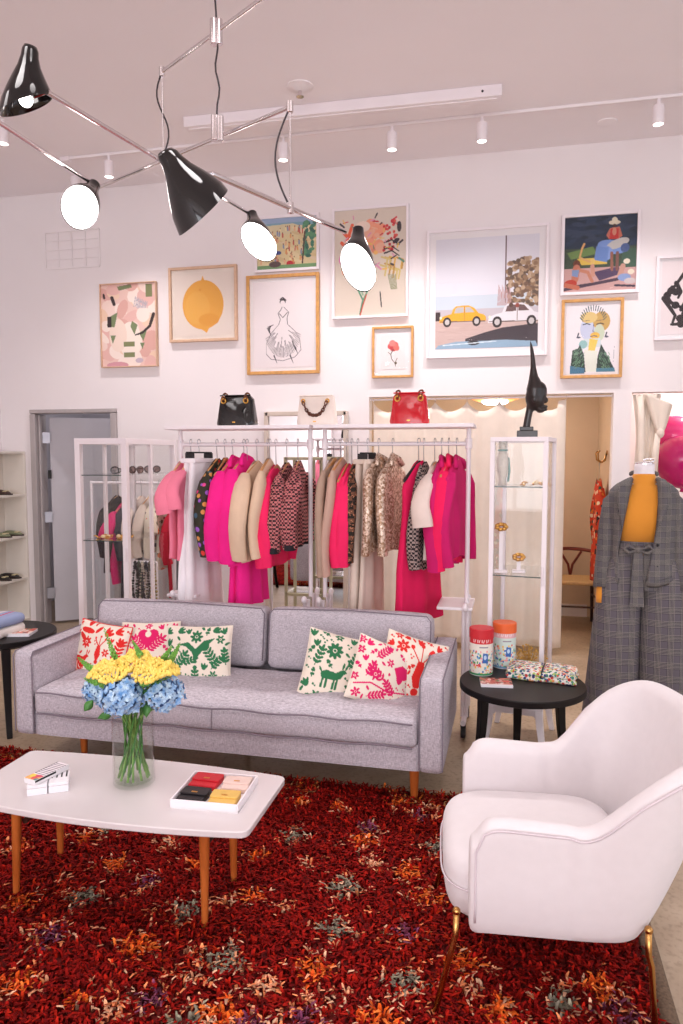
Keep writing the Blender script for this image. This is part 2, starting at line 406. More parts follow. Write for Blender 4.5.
# back room behind the grey door
mb = MB(); mb.box((-4.95, 6.9, 1.4), (.1, 1.6, 2.8)); mb.box((-3.1, 6.9, 1.4), (.1, 1.6, 2.8)); mb.box((-4.0, 7.72, 1.4), (1.9, .08, 2.8)); mb.box((-4.0, 6.9, 2.76), (2.0, 1.6, .08))
struct('wall_back_room', mb, M['door'], smooth=0)
mb = MB()
mb.box((da + .028, WY + .055, (dh - .04) / 2), (.055, T + .03, dh - .04)); mb.box((db - .028, WY + .055, (dh - .04) / 2), (.055, T + .03, dh - .04)); mb.box(((da + db) / 2, WY + .055, dh - .018), (db - da, T + .03, .035))
mb.box((da + .068, WY + .03, (dh - .04) / 2), (.02, .04, dh - .05))
struct('trim_1', mb, M['jamb'], bevel=.006)
bl = bpy.data.lights.new('back_room_fill', 'POINT'); bl.energy = 10; bl.color = (1, .96, .98); bl.shadow_soft_size = .25  # unseen fill lamp added to brighten the room behind the door
o = bpy.data.objects.new('back_room_fill', bl); C.objects.link(o); o.location = (-3.6, 6.75, 2.4)
ang = R(36)
Td = Matrix.Translation((da + .105, WY + .10, 0)) @ Matrix.Rotation(ang, 4, 'Z')
dr = struct('door_1', MB().box((.39, .02, .985), (.76, .042, 1.93), T=Td), M['door'], bevel=.004)
mb = MB()
for z in (1.76, 1.02, .30): mb.box((-.022, -.012, z), (.07, .03, .10), T=Td); mb.tube([Td @ Vector((-.055, -.02, z - .05)), Td @ Vector((-.055, -.02, z + .05))], .009)
mesh(mb, 'hinge', M['steel'], parent=dr)
mesh(MB().box((.0, -.02, 1.42), (.03, .02, .08), T=Td), 'strike_plate', M['rubber'], parent=dr)
t = thing('wall_vent', 'white square return air grille high on the wall near the left corner', 'vent', atY(72, 250, WY - .02))
a, b = atY(45, 233, WY), atY(100, 266, WY)
mb = MB(); cx, cz, wx, wz = (a.x + b.x) / 2, (a.z + b.z) / 2, b.x - a.x, a.z - b.z
for s in (-1, 1): mb.box((cx + s * wx / 2, WY - .005, cz), (.014, .008, wz)); mb.box((cx, WY - .005, cz + s * wz / 2), (wx, .008, .014))
mesh(mb, 'frame', M['wall'], t)
mb = MB()
for i in range(1, 4): mb.box((cx, WY - .004, cz - wz / 2 + wz * i / 4), (wx, .006, .006)); mb.box((cx - wx / 2 + wx * i / 4, WY - .004, cz), (.006, .006, wz))
mesh(mb, 'grille', M['wall'], t)

# ============================================================ CEILING FITTINGS
a, b = atZ(186, 127, CZ - .05), atZ(502, 95, CZ - .05)
t = thing('ceiling_channel', 'long white strip light channel on the ceiling behind the mobile lamp', 'ceiling light', ((a.x + b.x) / 2, (a.y + b.y) / 2, CZ))
mb = MB().box(((a.x + b.x) / 2, (a.y + b.y) / 2, CZ - .035), ((b - a).length, .09, .07), math.atan2(b.y - a.y, b.x - a.x)); mesh(mb, 'housing', M['white'], t, bevel=.004)
mb = MB().box(((a.x + b.x) / 2, (a.y + b.y) / 2, CZ - .073), ((b - a).length - .06, .03, .006), math.atan2(b.y - a.y, b.x - a.x)); mesh(mb, 'cover_strip', M['whitematte'], t)
mesh(MB().ell((b.x - .12, b.y - .046, CZ - .035), .008), 'screw', M['rubber'], t)
TY = 5.285
t = thing('lighting_track', 'thin white lighting track running along the ceiling parallel to the back wall', 'track', (-.8, TY, CZ))
mesh(MB().box((-1.1, TY, CZ - .010), (4.75, .024, .020)), 'rail', M['whitematte'], t, bevel=.003)
mesh(MB().box((-3.46, TY, CZ - .016), (.08, .045, .032)), 'end_cap', M['white'], t, bevel=.003)
proto = None
spots = [(108, 'leftmost of the six lamps, above the pink abstract canvas'), (283, 'above the beach painting'), (392, 'above the abstract flower painting'), (482, 'above the vintage car photograph'), (658, 'at the right end of the ceiling track')]
def spot_at(x, y, lab, tilt=0):
    global proto
    if proto is None:
        proto = thing('track_spotlight', '', 'spotlight', (x, y, CZ - .02), group='white spotlights under the ceiling')
        q = [(.012, 0), (.012, -.03), (.034, -.04), (.036, -.05), (.036, -.155), (.032, -.16), (.030, -.15)]
        ob = mesh(MB().lathe(q, proto.location, 20), 'lamp_barrel', M['white'], proto)
        mesh(MB().lathe([(.029, -.151), (.029, -.158), (.002, -.162)], proto.location, 20), 'lens', M['spot'], proto)
        o = proto
    else:
        o = copy_tree(proto)
    o.location = (x, y, CZ - .02); o['label'] = lab
    if y > 5.4 or x < -3.3: return o
    l = bpy.data.lights.new('track_lamp', 'SPOT'); l.energy = 76; l.color = (1.0, .94, .93); l.spot_size = R(125); l.spot_blend = 1.0; l.shadow_soft_size = .06
    q = bpy.data.objects.new('track_lamp', l); C.objects.link(q); q.location = (x, y, CZ - .20); q.rotation_euler = (R(-6), 0, 0)
    return o
for px, d in spots:
    p = atZ(px, 140 - (px - 283) * .1, CZ - .1); r = ray(px, 130); x = r.x * TY / r.y
    spot_at(x, TY, 'white cylindrical track spotlight ' + d)
p = atZ(75, 172, CZ - .02); spot_at(p.x, p.y, 'white spotlight on the ceiling behind the lowest left lamp shade')
p = atZ(3, 132, CZ - .1); spot_at(p.x, p.y, 'white spotlight at the left edge of the photo below the tall black shade')
p = atZ(300, 86, CZ)
t = thing('smoke_detector', 'round white sprinkler head and rosette on the ceiling above the strip light', 'sprinkler', p)
mesh(MB().lathe([(.001, 0), (.085, 0), (.085, -.008), (.05, -.014), (.03, -.03), (.001, -.03)], p), 'rosette', M['whitematte'], t)
mesh(MB().lathe([(.001, -.03), (.012, -.03), (.012, -.06), (.025, -.062), (.025, -.066), (.001, -.066)], p, 12), 'sprinkler_head', M['chrome'], t)
p = atZ(607, 122, CZ)
tag(mesh(MB().lathe([(.001, 0), (.07, 0), (.068, -.008), (.04, -.012), (.001, -.012)], p), 'ceiling_speaker', M['ceil'], loc=p), 'small round flush disc on the ceiling left of the last spotlight', 'ceiling disc')

# two added unseen lighting tracks that brighten the seating area and shop front
for ty, en, dd in ((1.7, 30, 'over the seating area'), (-2.2, 62, 'over the shop front')):
    t = thing('lighting_track', 'added unseen lighting track on the ceiling ' + dd, 'track', (-.8, ty, CZ))
    mesh(MB().box((-.8, ty, CZ - .010), (4.75, .024, .020)), 'rail', M['whitematte'], t, bevel=.003)
    for k in range(5):
        o = copy_tree(proto); x = -2.8 + k * 1.0; o.location = (x, ty, CZ - .02); o['label'] = ('first', 'second', 'third', 'fourth', 'fifth')[k] + ' added spotlight from the left on the unseen track ' + dd
        l = bpy.data.lights.new('track_lamp', 'SPOT'); l.energy = en; l.color = (1.0, .94, .94); l.spot_size = R(150); l.spot_blend = 1.0; l.shadow_soft_size = .22  # overhead fill from the added tracks
        q = bpy.data.objects.new('track_lamp', l); C.objects.link(q); q.location = (x, ty, CZ - .42)
# ============================================================ MOBILE CHANDELIER
z1, z2, zA, zB = 3.138, 2.80, 2.815, 2.46
c2 = atZ(218, 128, z2); c1 = Vector((c2.x, c2.y, z1))
ch = thing('mobile_chandelier', 'chrome armed mobile chandelier with five glossy black shades hanging over the coffee table', 'chandelier', (c2.x, c2.y, CZ))
mb = MB()
def wav(p, q, n=12, amp=.012):
    p, q = Vector(p), Vector(q); return [p.lerp(q, i / n) + Vector((amp * math.sin(i * 1.1), amp * math.cos(i * .8) * .5, 0)) * math.sin(math.pi * i / n) for i in range(n + 1)]
mesh(MB().tube(wav((c2.x, c2.y, CZ), c1), .0035), 'cable', M['cable'], ch)
mesh(MB().tube(wav(c1, c2, amp=.007), .0035), 'cable', M['cable'], ch)
mesh(MB().lathe([(.001, 0), (.06, 0), (.06, -.03), (.001, -.035)], (c2.x, c2.y, CZ)), 'ceiling_canopy', M['chrome'], ch)
for c in (c1, c2):
    mb = MB(); mb.lathe([(.001, -.045), (.016, -.045), (.016, .045), (.001, .045)], (c.x - .010, c.y, c.z)); mb.lathe([(.001, -.045), (.012, -.045), (.012, .045), (.001, .045)], (c.x + .014, c.y - .01, c.z - .008))
    mesh(mb, 'coupler', M['chrome'], ch, bevel=.003)
def rod(p, q, r=.0075): return mesh(MB().tube([p, q], r, 10), 'rod', M['chrome'], ch)
r1l = atZ(162, 72, z1); dirn = (r1l - c1); r1r = c1 - dirn * 2.3; rod(r1l, r1r)
r2l, r2r = atZ(97, 188, z2), atZ(290, 107, z2); rod(r2l, r2r)
A1, A3 = atZ(47, 92, zA), atZ(250, 214, zA); Am = Vector((r1l.x, r1l.y, zA)); rod(A1, A3, .009)
B4 = atZ(345, 232, zB); Bm = Vector((r2r.x, r2r.y, zB)); B5 = Bm + (Bm - B4) * 1.15; rod(B5, B4, .009)
L2 = atZ(90, 182, z2 - .01); LC = atZ(-75, 74, z2 - .01); rod(LC, L2, .009)
for p, q, s in ((r1l, Am, -1), (r2r, Bm, -1)):
    rod(p, q, .0035)
    n = 14; pts = [p.lerp(q, i / n) + Vector((-.055 * math.sin(math.pi * i / n), 0, 0)) if s < 0 and q is Bm else p.lerp(q, i / n) + Vector((.025 * math.sin(2 * math.pi * i / n) * -1, 0, 0)) for i in range(n + 1)]
    mesh(MB().tube(pts, .0035), 'cable', M['cable'], ch)
    for e in (p, q): mesh(MB().lathe([(.001, -.02), (.012, -.018), (.012, .018), (.001, .02)], e, 12), 'joint', M['chrome'], ch)
def shade(neck, axis, mouthn, length, rad, glow=True, bend=None, cutk=.55, bulbr=None, parent=ch, glowf=.975):
    # asymmetric flared shade: rings slide along the axis and end on an oblique mouth plane
    axis = Vector(axis).normalized(); mn = Vector(mouthn).normalized()
    u = (mn - axis * mn.dot(axis)); u = u.normalized() if u.length > 1e-3 else axis.orthogonal().normalized(); v = axis.cross(u)
    prof = [(.02, -.02), (.26 if not glow else .32, 0), (.33, .06), (.36, .16), (.46, .30), (.64, .46), (.82, .64), (.94, .80), (1.0, 1.0)]
    rings = []; n = 28
    for r, s in prof:
        ring = []
        for k in range(n):
            a = 2 * math.pi * k / n
            sh = cutk * s * s * (-math.cos(a))      # longer on the side away from the mouth normal
            ring.append(Vector(neck) + (bend * length * (1 - s) ** 2 if bend is not None else Vector()) + axis * length * (s * (1 + .0) + sh * .5) + (u * math.cos(a) + v * math.sin(a)) * r * rad)
        rings.append(ring)
    inner = [[p + (Vector(neck) + axis * length * .6 - p).normalized() * .004 for p in ring] for ring in rings[::-1]]
    s = mesh(MB().loft(rings + inner[:-1], caps=True), 'lamp_shade', M['gloss'], parent, smooth=60)
    mb = MB(); m = Vector(neck) + axis * length
    rim = rings[-1]; cen = sum(rim, Vector()) / n
    nn = (rim[n // 4] - cen).cross(rim[0] - cen).normalized()
    if nn.dot(axis) < 0: nn = -nn
    if glow:
        dome = [[cen + (p - cen) * glowf * math.cos(t) + nn * (.30 * rad * math.sin(t) - .006) for p in rim] for t in (0, .3, .6, .9, 1.2, 1.5)]
        mesh(MB().loft(dome, caps=True), 'diffuser', M['bulb'], s, smooth=180)
    else:
        mb.ell(cen - axis * length * (.12 if (bulbr or 1) < .03 else .34), (bulbr or .035) * .8); mesh(mb, 'bulb', M['bulb'], s, smooth=180)
    return s
cv_ = Vector((0, 0, CAM_H))
def tocam(p): return (cv_ - p).normalized()
rt = Vector((CY, SY, 0)); fw = Vector((-SY, CY, 0)); up = Vector((0, 0, 1))
n2 = L2 + rt * .02 - up * .01; shade(n2, -up * .80 - fw * .58 - rt * .22, -fw * 1 - up * .1 + rt * .15, .165, .080, cutk=.55)
n3 = A3 + Vector((0.01, 0, .0)); shade(n3, -up * .86 - fw * .45 + rt * .22, -fw * .8 - rt * .75, .190, .080, cutk=.75)
n4 = B4 + Vector((.050, .01, .010)); shade(n4, -up * .95 - fw * .38 - rt * .02, -fw * .8 - rt * .6, .175, .068, cutk=.75)
n1 = atY(31, 58, 2.25); shade(n1, -up * 1 - rt * .22 + fw * .12, -up * .6 + fw * .3 + rt * .85, .150, .080, glow=False, bend=-rt * .0 + up * .25, cutk=.7, bulbr=.028)
mesh(MB().tube([A1, n1 + Vector((0, .01, -.12))], .006), 'stem', M['chrome'], ch)
n5 = atY(173, 152, 2.05); shade(n5, -up * .85 + rt * .42 + fw * .15, rt * .7 + fw * .75 - up * .1, .185, .096, glow=False, bend=-rt * .12, cutk=.42, bulbr=.03)
n0 = LC + Vector((0, 0, .02)); shade(n0, -up, -up + fw * .3, .15, .08, glow=False)
mesh(MB().tube([B5, n5 + Vector((.02, .02, -.05))], .006), 'stem', M['chrome'], ch)
# ============================================================ PICTURES ON THE WALL
def picture(name, label, box, cv, fmat, fw_=.02, matw=0.0, depth=.035, matcol=None, glass=True):
    x0, y0, x1, y1 = box
    a = atY(x0, y0, WY - depth); b = atY(x1, y1, WY - depth)
    yl = (y0 + y1) / 2
    X0, X1, Z1, Z0 = a.x, b.x, (a.z + atY(x1, y0 - .075 * (x1 - x0) * (455 - y0) / 230, WY - depth).z) / 2, b.z
    Yf = WY - depth
    t = thing(name, label, 'picture', ((X0 + X1) / 2, WY, Z0))
    mb = MB(); cx, cz = (X0 + X1) / 2, (Z0 + Z1) / 2
    for s in (-1, 1):
        mb.box((cx + s * ((X1 - X0) / 2 - fw_ / 2), WY - depth / 2 - .002, cz), (fw_, depth, Z1 - Z0))
        mb.box((cx, WY - depth / 2 - .002, cz + s * ((Z1 - Z0) / 2 - fw_ / 2)), (X1 - X0 - 2 * fw_, depth, fw_))
    mesh(mb, 'frame', fmat, t, bevel=.002)
    if matw: mesh(MB().box((cx, WY - .012, cz), (X1 - X0 - 2 * fw_, .012, Z1 - Z0 - 2 * fw_)), 'mat_board', matcol or M['whitematte'], t)
    m = fw_ + matw; ax, bx, bz, az = X0 + m, X1 - m, Z1 - m, Z0 + m; yy = WY - .02 if matw else WY - depth * .6
    mesh(canvas_mesh(cv, lambda u, v: (ax + (bx - ax) * u, yy, bz - (bz - az) * v)), 'print' if glass else 'painted_canvas', M['paint'], t, smooth=0, recalc=False)
    if glass: mesh(MB().box((cx, WY - depth * .82, cz), (X1 - X0 - 2 * fw_, .002, Z1 - Z0 - 2 * fw_)), 'glazing', M['glass'], t)
    return t
def seedrand(s): return random.Random(s)
fw_wood = mat('light_oak_frame', (214, 178, 150), .5, var=.06, vscale=30)
fw_gold = mat('honey_gold_frame', (206, 152, 86), .4, var=.12, vscale=25)
fw_white = M['white']
# abstract pink and green canvas
r = seedrand(3); cv = Cv(120, 170, (228, 194, 184))
for i in range(46): cv.ell(r.random(), r.random(), .06 + .12 * r.random(), .04 + .08 * r.random(), r.choice([(236, 210, 200), (224, 180, 172), (240, 222, 212), (216, 168, 158), (232, 200, 176)]), r.random() * 3)
cv.ell(.52, .68, .2, .22, (240, 226, 214)); cv.ell(.3, .62, .16, .2, (236, 214, 200))
for a_ in ((.82, .02, .93, .17), (.4, .7, .6, .76), (.4, .83, .6, .89)): cv.rect(*a_, (128, 132, 92))
cv.poly([(.3, .03), (.55, .01), (.57, .05), (.33, .08)], (118, 128, 92))
for p in ([(.12, .4), (.3, .34), (.24, .52), (.1, .5)], [(.56, .45), (.66, .5), (.6, .62), (.53, .52)], [(.16, .62), (.26, .62), (.2, .72)], [(.68, .6), (.84, .54), (.76, .7)], [(.7, .72), (.78, .72), (.74, .8)]): cv.poly(p, (120, 134, 96))
cv.rect(.11, .39, .18, .52, (54, 42, 44)); cv.line([(.95, .38), (.88, .52), (.74, .6), (.62, .62)], .03, (58, 46, 48), .012); cv.line([(.2, .16), (.24, .24)], .03, (64, 52, 54)); cv.line([(.05, .12), (.06, .16)], .02, (64, 52, 54))
for i in range(8): cv.line([(.6 + .03 * i, .28), (.63 + .03 * i, .16 + .01 * i), (.66 + .025 * i, .3)], .006, (176, 168, 178))
cv.ell(.28, .98, .2, .04, (206, 150, 160)); cv.ell(.68, .93, .07, .03, (196, 178, 190))
picture('abstract_painting', 'pink and green abstract canvas painting, farthest to the left of the wall pictures', (99, 284, 157, 366), cv, fw_wood, .008, depth=.04, glass=False)
# lemon print
cv = Cv(150, 160, (240, 224, 214)); 
cv.ell(.5, .51, .36, .39, (240, 172, 74)); cv.poly([(.36, .2), (.47, .13), (.5, .05), (.53, .13), (.64, .2)], (240, 172, 74)); cv.poly([(.4, .86), (.52, .93), (.56, .96), (.62, .85)], (240, 172, 74))
cv.ell(.4, .56, .22, .26, (243, 180, 84)); cv.ell(.6, .75, .18, .1, (236, 164, 66)); cv.ell(.45, .27, .02, .015, (226, 148, 50))
picture('lemon_print', 'orange yellow lemon print in square pale wood frame', (168, 268, 237, 340), cv, fw_wood, .022, .030, matcol=mat('cream_mat', (240, 226, 216), .8))
# beach painting
r = seedrand(5); cv = Cv(150, 120, (226, 206, 160))
cv.rect(0, 0, 1, .1, (158, 176, 206)); cv.rect(0, .1, 1, .17, (130, 168, 186)); cv.poly([(0, .15), (.6, .12), (1, .3), (1, .35), (0, .3)], (222, 206, 168))
for i in range(40): cv.ell(r.random(), .2 + .7 * r.random(), .12, .03, r.choice([(234, 214, 172), (222, 198, 150), (230, 206, 176), (216, 190, 146)]), .3)
for i in range(70):
    x, y = .05 + .8 * r.random(), .18 + .68 * r.random(); c = r.choice([(214, 140, 116), (200, 96, 84), (232, 180, 140), (240, 220, 170), (140, 150, 180), (226, 160, 100)])
    cv.line([(x, y), (x + .01 * r.uniform(-1, 1), y + .06)], .013, c); cv.ell(x, y - .02, .010, .014, (150, 100, 76))
for i in range(34): cv.ell(.78 + .2 * r.random(), .12 + .7 * r.random() ** 1.3, .05, .035, r.choice([(78, 132, 110), (96, 150, 112), (60, 110, 96)]), r.random() * 3)
cv.line([(.8, .3), (.76, .9)], .012, (96, 70, 60)); cv.ell(.35, .68, .06, .04, (70, 84, 150)); cv.ell(.55, .9, .06, .06, (200, 50, 60)); cv.rect(0, .92, 1, 1, (120, 160, 110)); cv.ell(.3, .9, .1, .06, (100, 80, 80))
picture('beach_painting', 'small beach scene painting with bathers in thin white frame', (254, 217, 319, 269), cv, fw_white, .022, depth=.03)
# gown sketch
r = seedrand(6); cv = Cv(180, 240, (240, 228, 230)); K = (62, 52, 58)
cv.ell(.5, .24, .05, .035, K); cv.ell(.5, .255, .04, .032, (240, 228, 230)); cv.line([(.46, .21), (.5, .19), (.55, .22)], .01, K)
cv.line([(.49, .3), (.47, .33), (.42, .37), (.46, .44), (.43, .5)], .005, K); cv.line([(.52, .3), (.56, .33), (.6, .36), (.57, .43), (.58, .5)], .005, K); cv.line([(.44, .37), (.5, .42), (.58, .36)], .005, K)
for i in range(10): cv.line([(.34 - .012 * i, .5 + .004 * i), (.25 + .006 * i, .52 + .012 * i)], .004, K)
cv.line([(.43, .5), (.3, .6), (.22, .72), (.22, .84), (.3, .9), (.5, .92), (.7, .88), (.8, .8), (.78, .68), (.7, .58), (.58, .5)], .005, (130, 118, 124))
for i in range(34):
    a0 = .15 + 2.8 * i / 34; x1, y1 = .5 + .3 * math.cos(a0), .58 + .3 * math.sin(a0); t0 = r.random() * .5 + .3
    xa, ya = .5 + (x1 - .5) * t0, .52 + (y1 - .52) * t0; cv.line([(xa, ya), (x1, y1)], .0045, r.choice([(110, 98, 104), (150, 140, 146), K]))
for x, y in ((.66, .7), (.7, .76), (.35, .86), (.62, .86)): cv.line([(x, y), (x + .05, y + .09)], .011, K, .003)
picture('gown_sketch', 'ink sketch of a figure in a ball gown, honey wood frame', (246, 276, 319, 373), cv, fw_gold, .026, .03)
# big floral
r = seedrand(9); cv = Cv(170, 240, (222, 206, 192))
for i in range(14): cv.ell(.45 + .25 * r.random(), .14 + .25 * r.random(), .07, .05, r.choice([(240, 158, 128), (236, 176, 150), (230, 140, 120)]), r.random() * 3)
for i in range(30): cv.ell(.68 + .2 * r.random(), .12 + .28 * r.random(), .02, .014, r.choice([(206, 50, 60), (190, 40, 60), (220, 90, 80)]))
for p in ([(.12, .2), (.2, .26), (.14, .34)], [(.1, .3), (.2, .38), (.24, .3)], [(.25, .14), (.2, .24), (.3, .3)]): cv.line(p, .022, (232, 96, 60))
for y in (.3, .36, .4): cv.line([(.7, y + .02), (.8, y), (.9, y + .05)], .012, (54, 44, 48), .006)
cv.ell(.9, .18, .03, .05, (60, 52, 58)); cv.ell(.86, .31, .05, .02, (60, 50, 60), -.5)
for i in range(12): x = .62 + .3 * r.random(); y = .44 + .16 * r.random(); cv.line([(x, y), (x + .08, y + .02), (x + .06, y + .1)], .012, r.choice([(224, 176, 84), (196, 150, 80), (214, 190, 120)]))
for i in range(6): cv.line([(.85 - .02 * i, .62), (.87 - .015 * i, .76)], .006, (150, 150, 120))
for q, c in (([(.1, .55), (.3, .7), (.4, .85), (.36, .98)], (78, 140, 110)), ([(.58, .6), (.48, .74), (.4, .86)], (96, 150, 120)), ([(.3, .6), (.4, .8)], (130, 170, 140))): cv.line(q, .012, c)
cv.line([(.45, .8), (.4, .9), (.36, 1)], .008, (200, 60, 50))
for i in range(46):
    x, y = .1 + .82 * r.random(), .08 + .5 * r.random(); cv.line([(x, y), (x + r.uniform(-.08, .08), y + r.uniform(-.04, .04))], r.uniform(.006, .014), r.choice([(232, 120, 90), (206, 60, 70), (240, 180, 150), (226, 150, 180), (90, 140, 120), (236, 190, 100), (70, 60, 66), (244, 214, 200)])); cv.ell(.1, .46, .04, .05, (226, 130, 180)); cv.line([(.64, .78), (.66, .92)], .008, (60, 54, 60)); cv.ell(.4, .16, .1, .05, (240, 214, 200))
for i in range(10): cv.ell(.2 + .4 * r.random(), .4 + .15 * r.random(), .03, .02, r.choice([(244, 204, 190), (236, 150, 150), (244, 190, 110)]))
picture('floral_abstract', 'tall colourful abstract flower painting in white frame', (332, 209, 408, 316), cv, fw_white, .02)
# red flower
cv = Cv(110, 130, (240, 230, 230))
for dx, dy, c in ((-.1, 0, (214, 84, 84)), (.08, -.03, (222, 104, 100)), (0, .07, (200, 60, 66)), (.12, .05, (226, 120, 110)), (-.04, -.08, (232, 130, 124))): cv.ell(.52 + dx, .32 + dy, .13, .09, c, dx * 4)
cv.line([(.52, .42), (.42, .56), (.46, .7), (.6, .84), (.62, .92)], .018, (90, 74, 60), .01); cv.line([(.6, .8), (.68, .68)], .012, (90, 74, 60)); cv.line([(.44, .58), (.32, .5)], .01, (110, 90, 70)); cv.ell(.62, .82, .05, .04, (100, 84, 64))
picture('red_flower_print', 'small print of one red flower in light wood frame', (372, 327, 413, 377), cv, fw_gold, .018, .05)
# car photograph
r = seedrand(11); cv = Cv(300, 270, (224, 218, 228))
cv.rect(0, 0, 1, .62, (226, 222, 232)); cv.rect(0, .52, 1, .66, (206, 214, 226)); cv.rect(.678, 0, .69, .6, (120, 100, 104))
for i in range(150): x = .7 + .3 * r.random(); y = .24 + .36 * r.random(); 
for i in range(260):
    x = .7 + .32 * r.random(); y = .2 + .42 * r.random() + .1 * abs(x - .86); cv.ell(x, y, .022, .018, r.choice([(150, 118, 92), (176, 146, 118), (120, 92, 76), (196, 168, 140), (104, 84, 72)]))
for i in range(14): cv.line([(.61 + .01 * i, .62), (.62 + .008 * i, .44 + .02 * (i % 4))], .003, (190, 150, 150))
cv.rect(0, .64, 1, .74, (200, 190, 198)); cv.rect(0, .66, .05, .76, (60, 44, 46)); cv.rect(0, .74, 1, 1, (206, 178, 172))
for i in range(90): cv.line([((x := r.random()), (y := .76 + .2 * r.random())), (x + .06, y)], .002, r.choice([(196, 166, 160), (214, 188, 182)]))
cv.poly([(.3, .91), (.48, .86), (.66, .82), (1, .79), (1, 1), (.3, 1)], (66, 56, 64))
cv.poly([(.03, .965), (.2, .935), (.7, .93), (.98, .95), (1, 1), (0, 1)], (148, 176, 200)); cv.ell(.38, .95, .06, .02, (40, 36, 44)); cv.line([(.08, .965), (.6, .94)], .004, (220, 232, 240))
def car(cv, x, y, s, col, dk):
    W = lambda *q: [(x + u * s, y + v * s) for u, v in q]
    cv.poly(W((0, .14), (.02, .07), (.12, .03), (.26, .0), (.3, -.1), (.36, -.15), (.62, -.16), (.74, -.11), (.84, .0), (.95, .03), (1, .08), (1, .16), (0, .17)), col)
    cv.poly(W((.32, -.01), (.35, -.1), (.39, -.125), (.52, -.13), (.52, -.02)), dk); cv.poly(W((.56, -.02), (.56, -.13), (.66, -.12), (.76, -.02)), dk)
    cv.line(W((.54, -.14), (.54, .14)), .0025, (120, 84, 60)); cv.line(W((.02, .15), (.98, .16)), .004, (110, 90, 84)); cv.ell(x + .03 * s, y + .07 * s, .012, .014, (240, 230, 210))
    for wx in (.17, .8): cv.ell(x + wx * s, y + .16 * s, .088 * s, .098 * s, (50, 40, 42)); cv.ell(x + wx * s, y + .16 * s, .05 * s, .055 * s, (204, 196, 196))
car(cv, .04, .68, .46, (240, 172, 44), (190, 186, 190)); car(cv, .52, .685, .52, (232, 226, 232), (110, 84, 84))
cv.ell(.74, .62, .02, .02, (90, 60, 52)); cv.ell(.8, .625, .02, .02, (150, 70, 60))
picture('vintage_car_photograph', 'large photograph of a yellow and a white vintage car, white frame', (427, 231, 547, 355), cv, fw_white, .022, .05)
# blue painting with hat lady
r = seedrand(12); cv = Cv(170, 170, (36, 52, 74))
for i in range(60): cv.ell(r.random(), .36 * r.random(), .09, .03, r.choice([(34, 50, 76), (44, 62, 88), (30, 44, 62), (52, 66, 90)]), r.random() - .5)
cv.rect(0, .42, 1, .68, (62, 78, 62)); cv.poly([(.04, .47), (.4, .4), (.46, .5), (.1, .56)], (110, 138, 78)); cv.poly([(.18, .55), (.6, .56), (.6, .64), (.25, .64)], (226, 190, 84)); cv.rect(0, .68, 1, 1, (204, 160, 156)); cv.rect(.8, .45, 1, .7, (62, 92, 76))
cv.poly([(.42, .74), (.76, .68), (.8, .78), (.5, .86)], (84, 64, 96)); cv.line([(0, .96), (.4, .9), (.75, .85)], .02, (74, 56, 76)); cv.line([(.1, .92), (.5, .88)], .01, (70, 56, 70))
cv.poly([(.58, .26), (.63, .17), (.76, .16), (.8, .28), (.75, .32), (.62, .32)], (196, 110, 92)); cv.poly([(.64, .18), (.75, .18), (.75, .32), (.62, .32)], (200, 50, 48)); cv.ell(.69, .22, .03, .05, (210, 140, 116))
cv.ell(.69, .1, .08, .03, (226, 212, 188)); cv.ell(.69, .07, .04, .04, (232, 220, 196)); cv.ell(.69, .14, .025, .02, (70, 44, 40))
cv.ell(.66, .42, .2, .09, (120, 148, 206), .2); cv.ell(.74, .38, .16, .06, (196, 190, 186), -.3); cv.ell(.56, .5, .12, .1, (134, 158, 214)); cv.ell(.84, .44, .06, .06, (74, 92, 140)); cv.line([(.66, .5), (.67, .72)], .02, (150, 96, 80)); cv.line([(.74, .5), (.74, .72)], .02, (130, 84, 76)); cv.poly([(.45, .4), (.62, .42), (.6, .62), (.42, .58)], (110, 140, 200))
cv.ell(.18, .62, .05, .05, (110, 56, 40)); cv.line([(.18, .68), (.16, .82)], .05, (196, 120, 96)); cv.line([(.2, .7), (.34, .74), (.4, .86)], .022, (200, 130, 104)); cv.poly([(.12, .7), (.22, .7), (.2, .8), (.12, .78)], (130, 150, 190)); cv.ell(.1, .88, .09, .05, (190, 60, 44)); cv.line([(.03, .9), (.2, .94)], .03, (196, 110, 84))
cv.ell(.4, .6, .035, .045, (232, 196, 110)); cv.line([(.4, .66), (.41, .78)], .028, (206, 150, 130)); cv.line([(.36, .6), (.22, .54), (.25, .42), (.28, .36)], .014, (220, 170, 110)); 
for x, y in ((.87, .62), (.93, .76)): cv.ell(x, y, .045, .035, (232, 220, 200))
cv.line([(.82, .68), (.78, .8)], .035, (200, 150, 134)); cv.ell(.84, .83, .09, .05, (140, 160, 206)); cv.ell(.92, .88, .08, .04, (206, 190, 190)); cv.line([(.72, .93), (.98, .95)], .014, (60, 50, 70))
picture('garden_party_painting', 'dark blue painting of a woman in hat and children, white frame', (562, 215, 639, 292), cv, fw_white, .024)
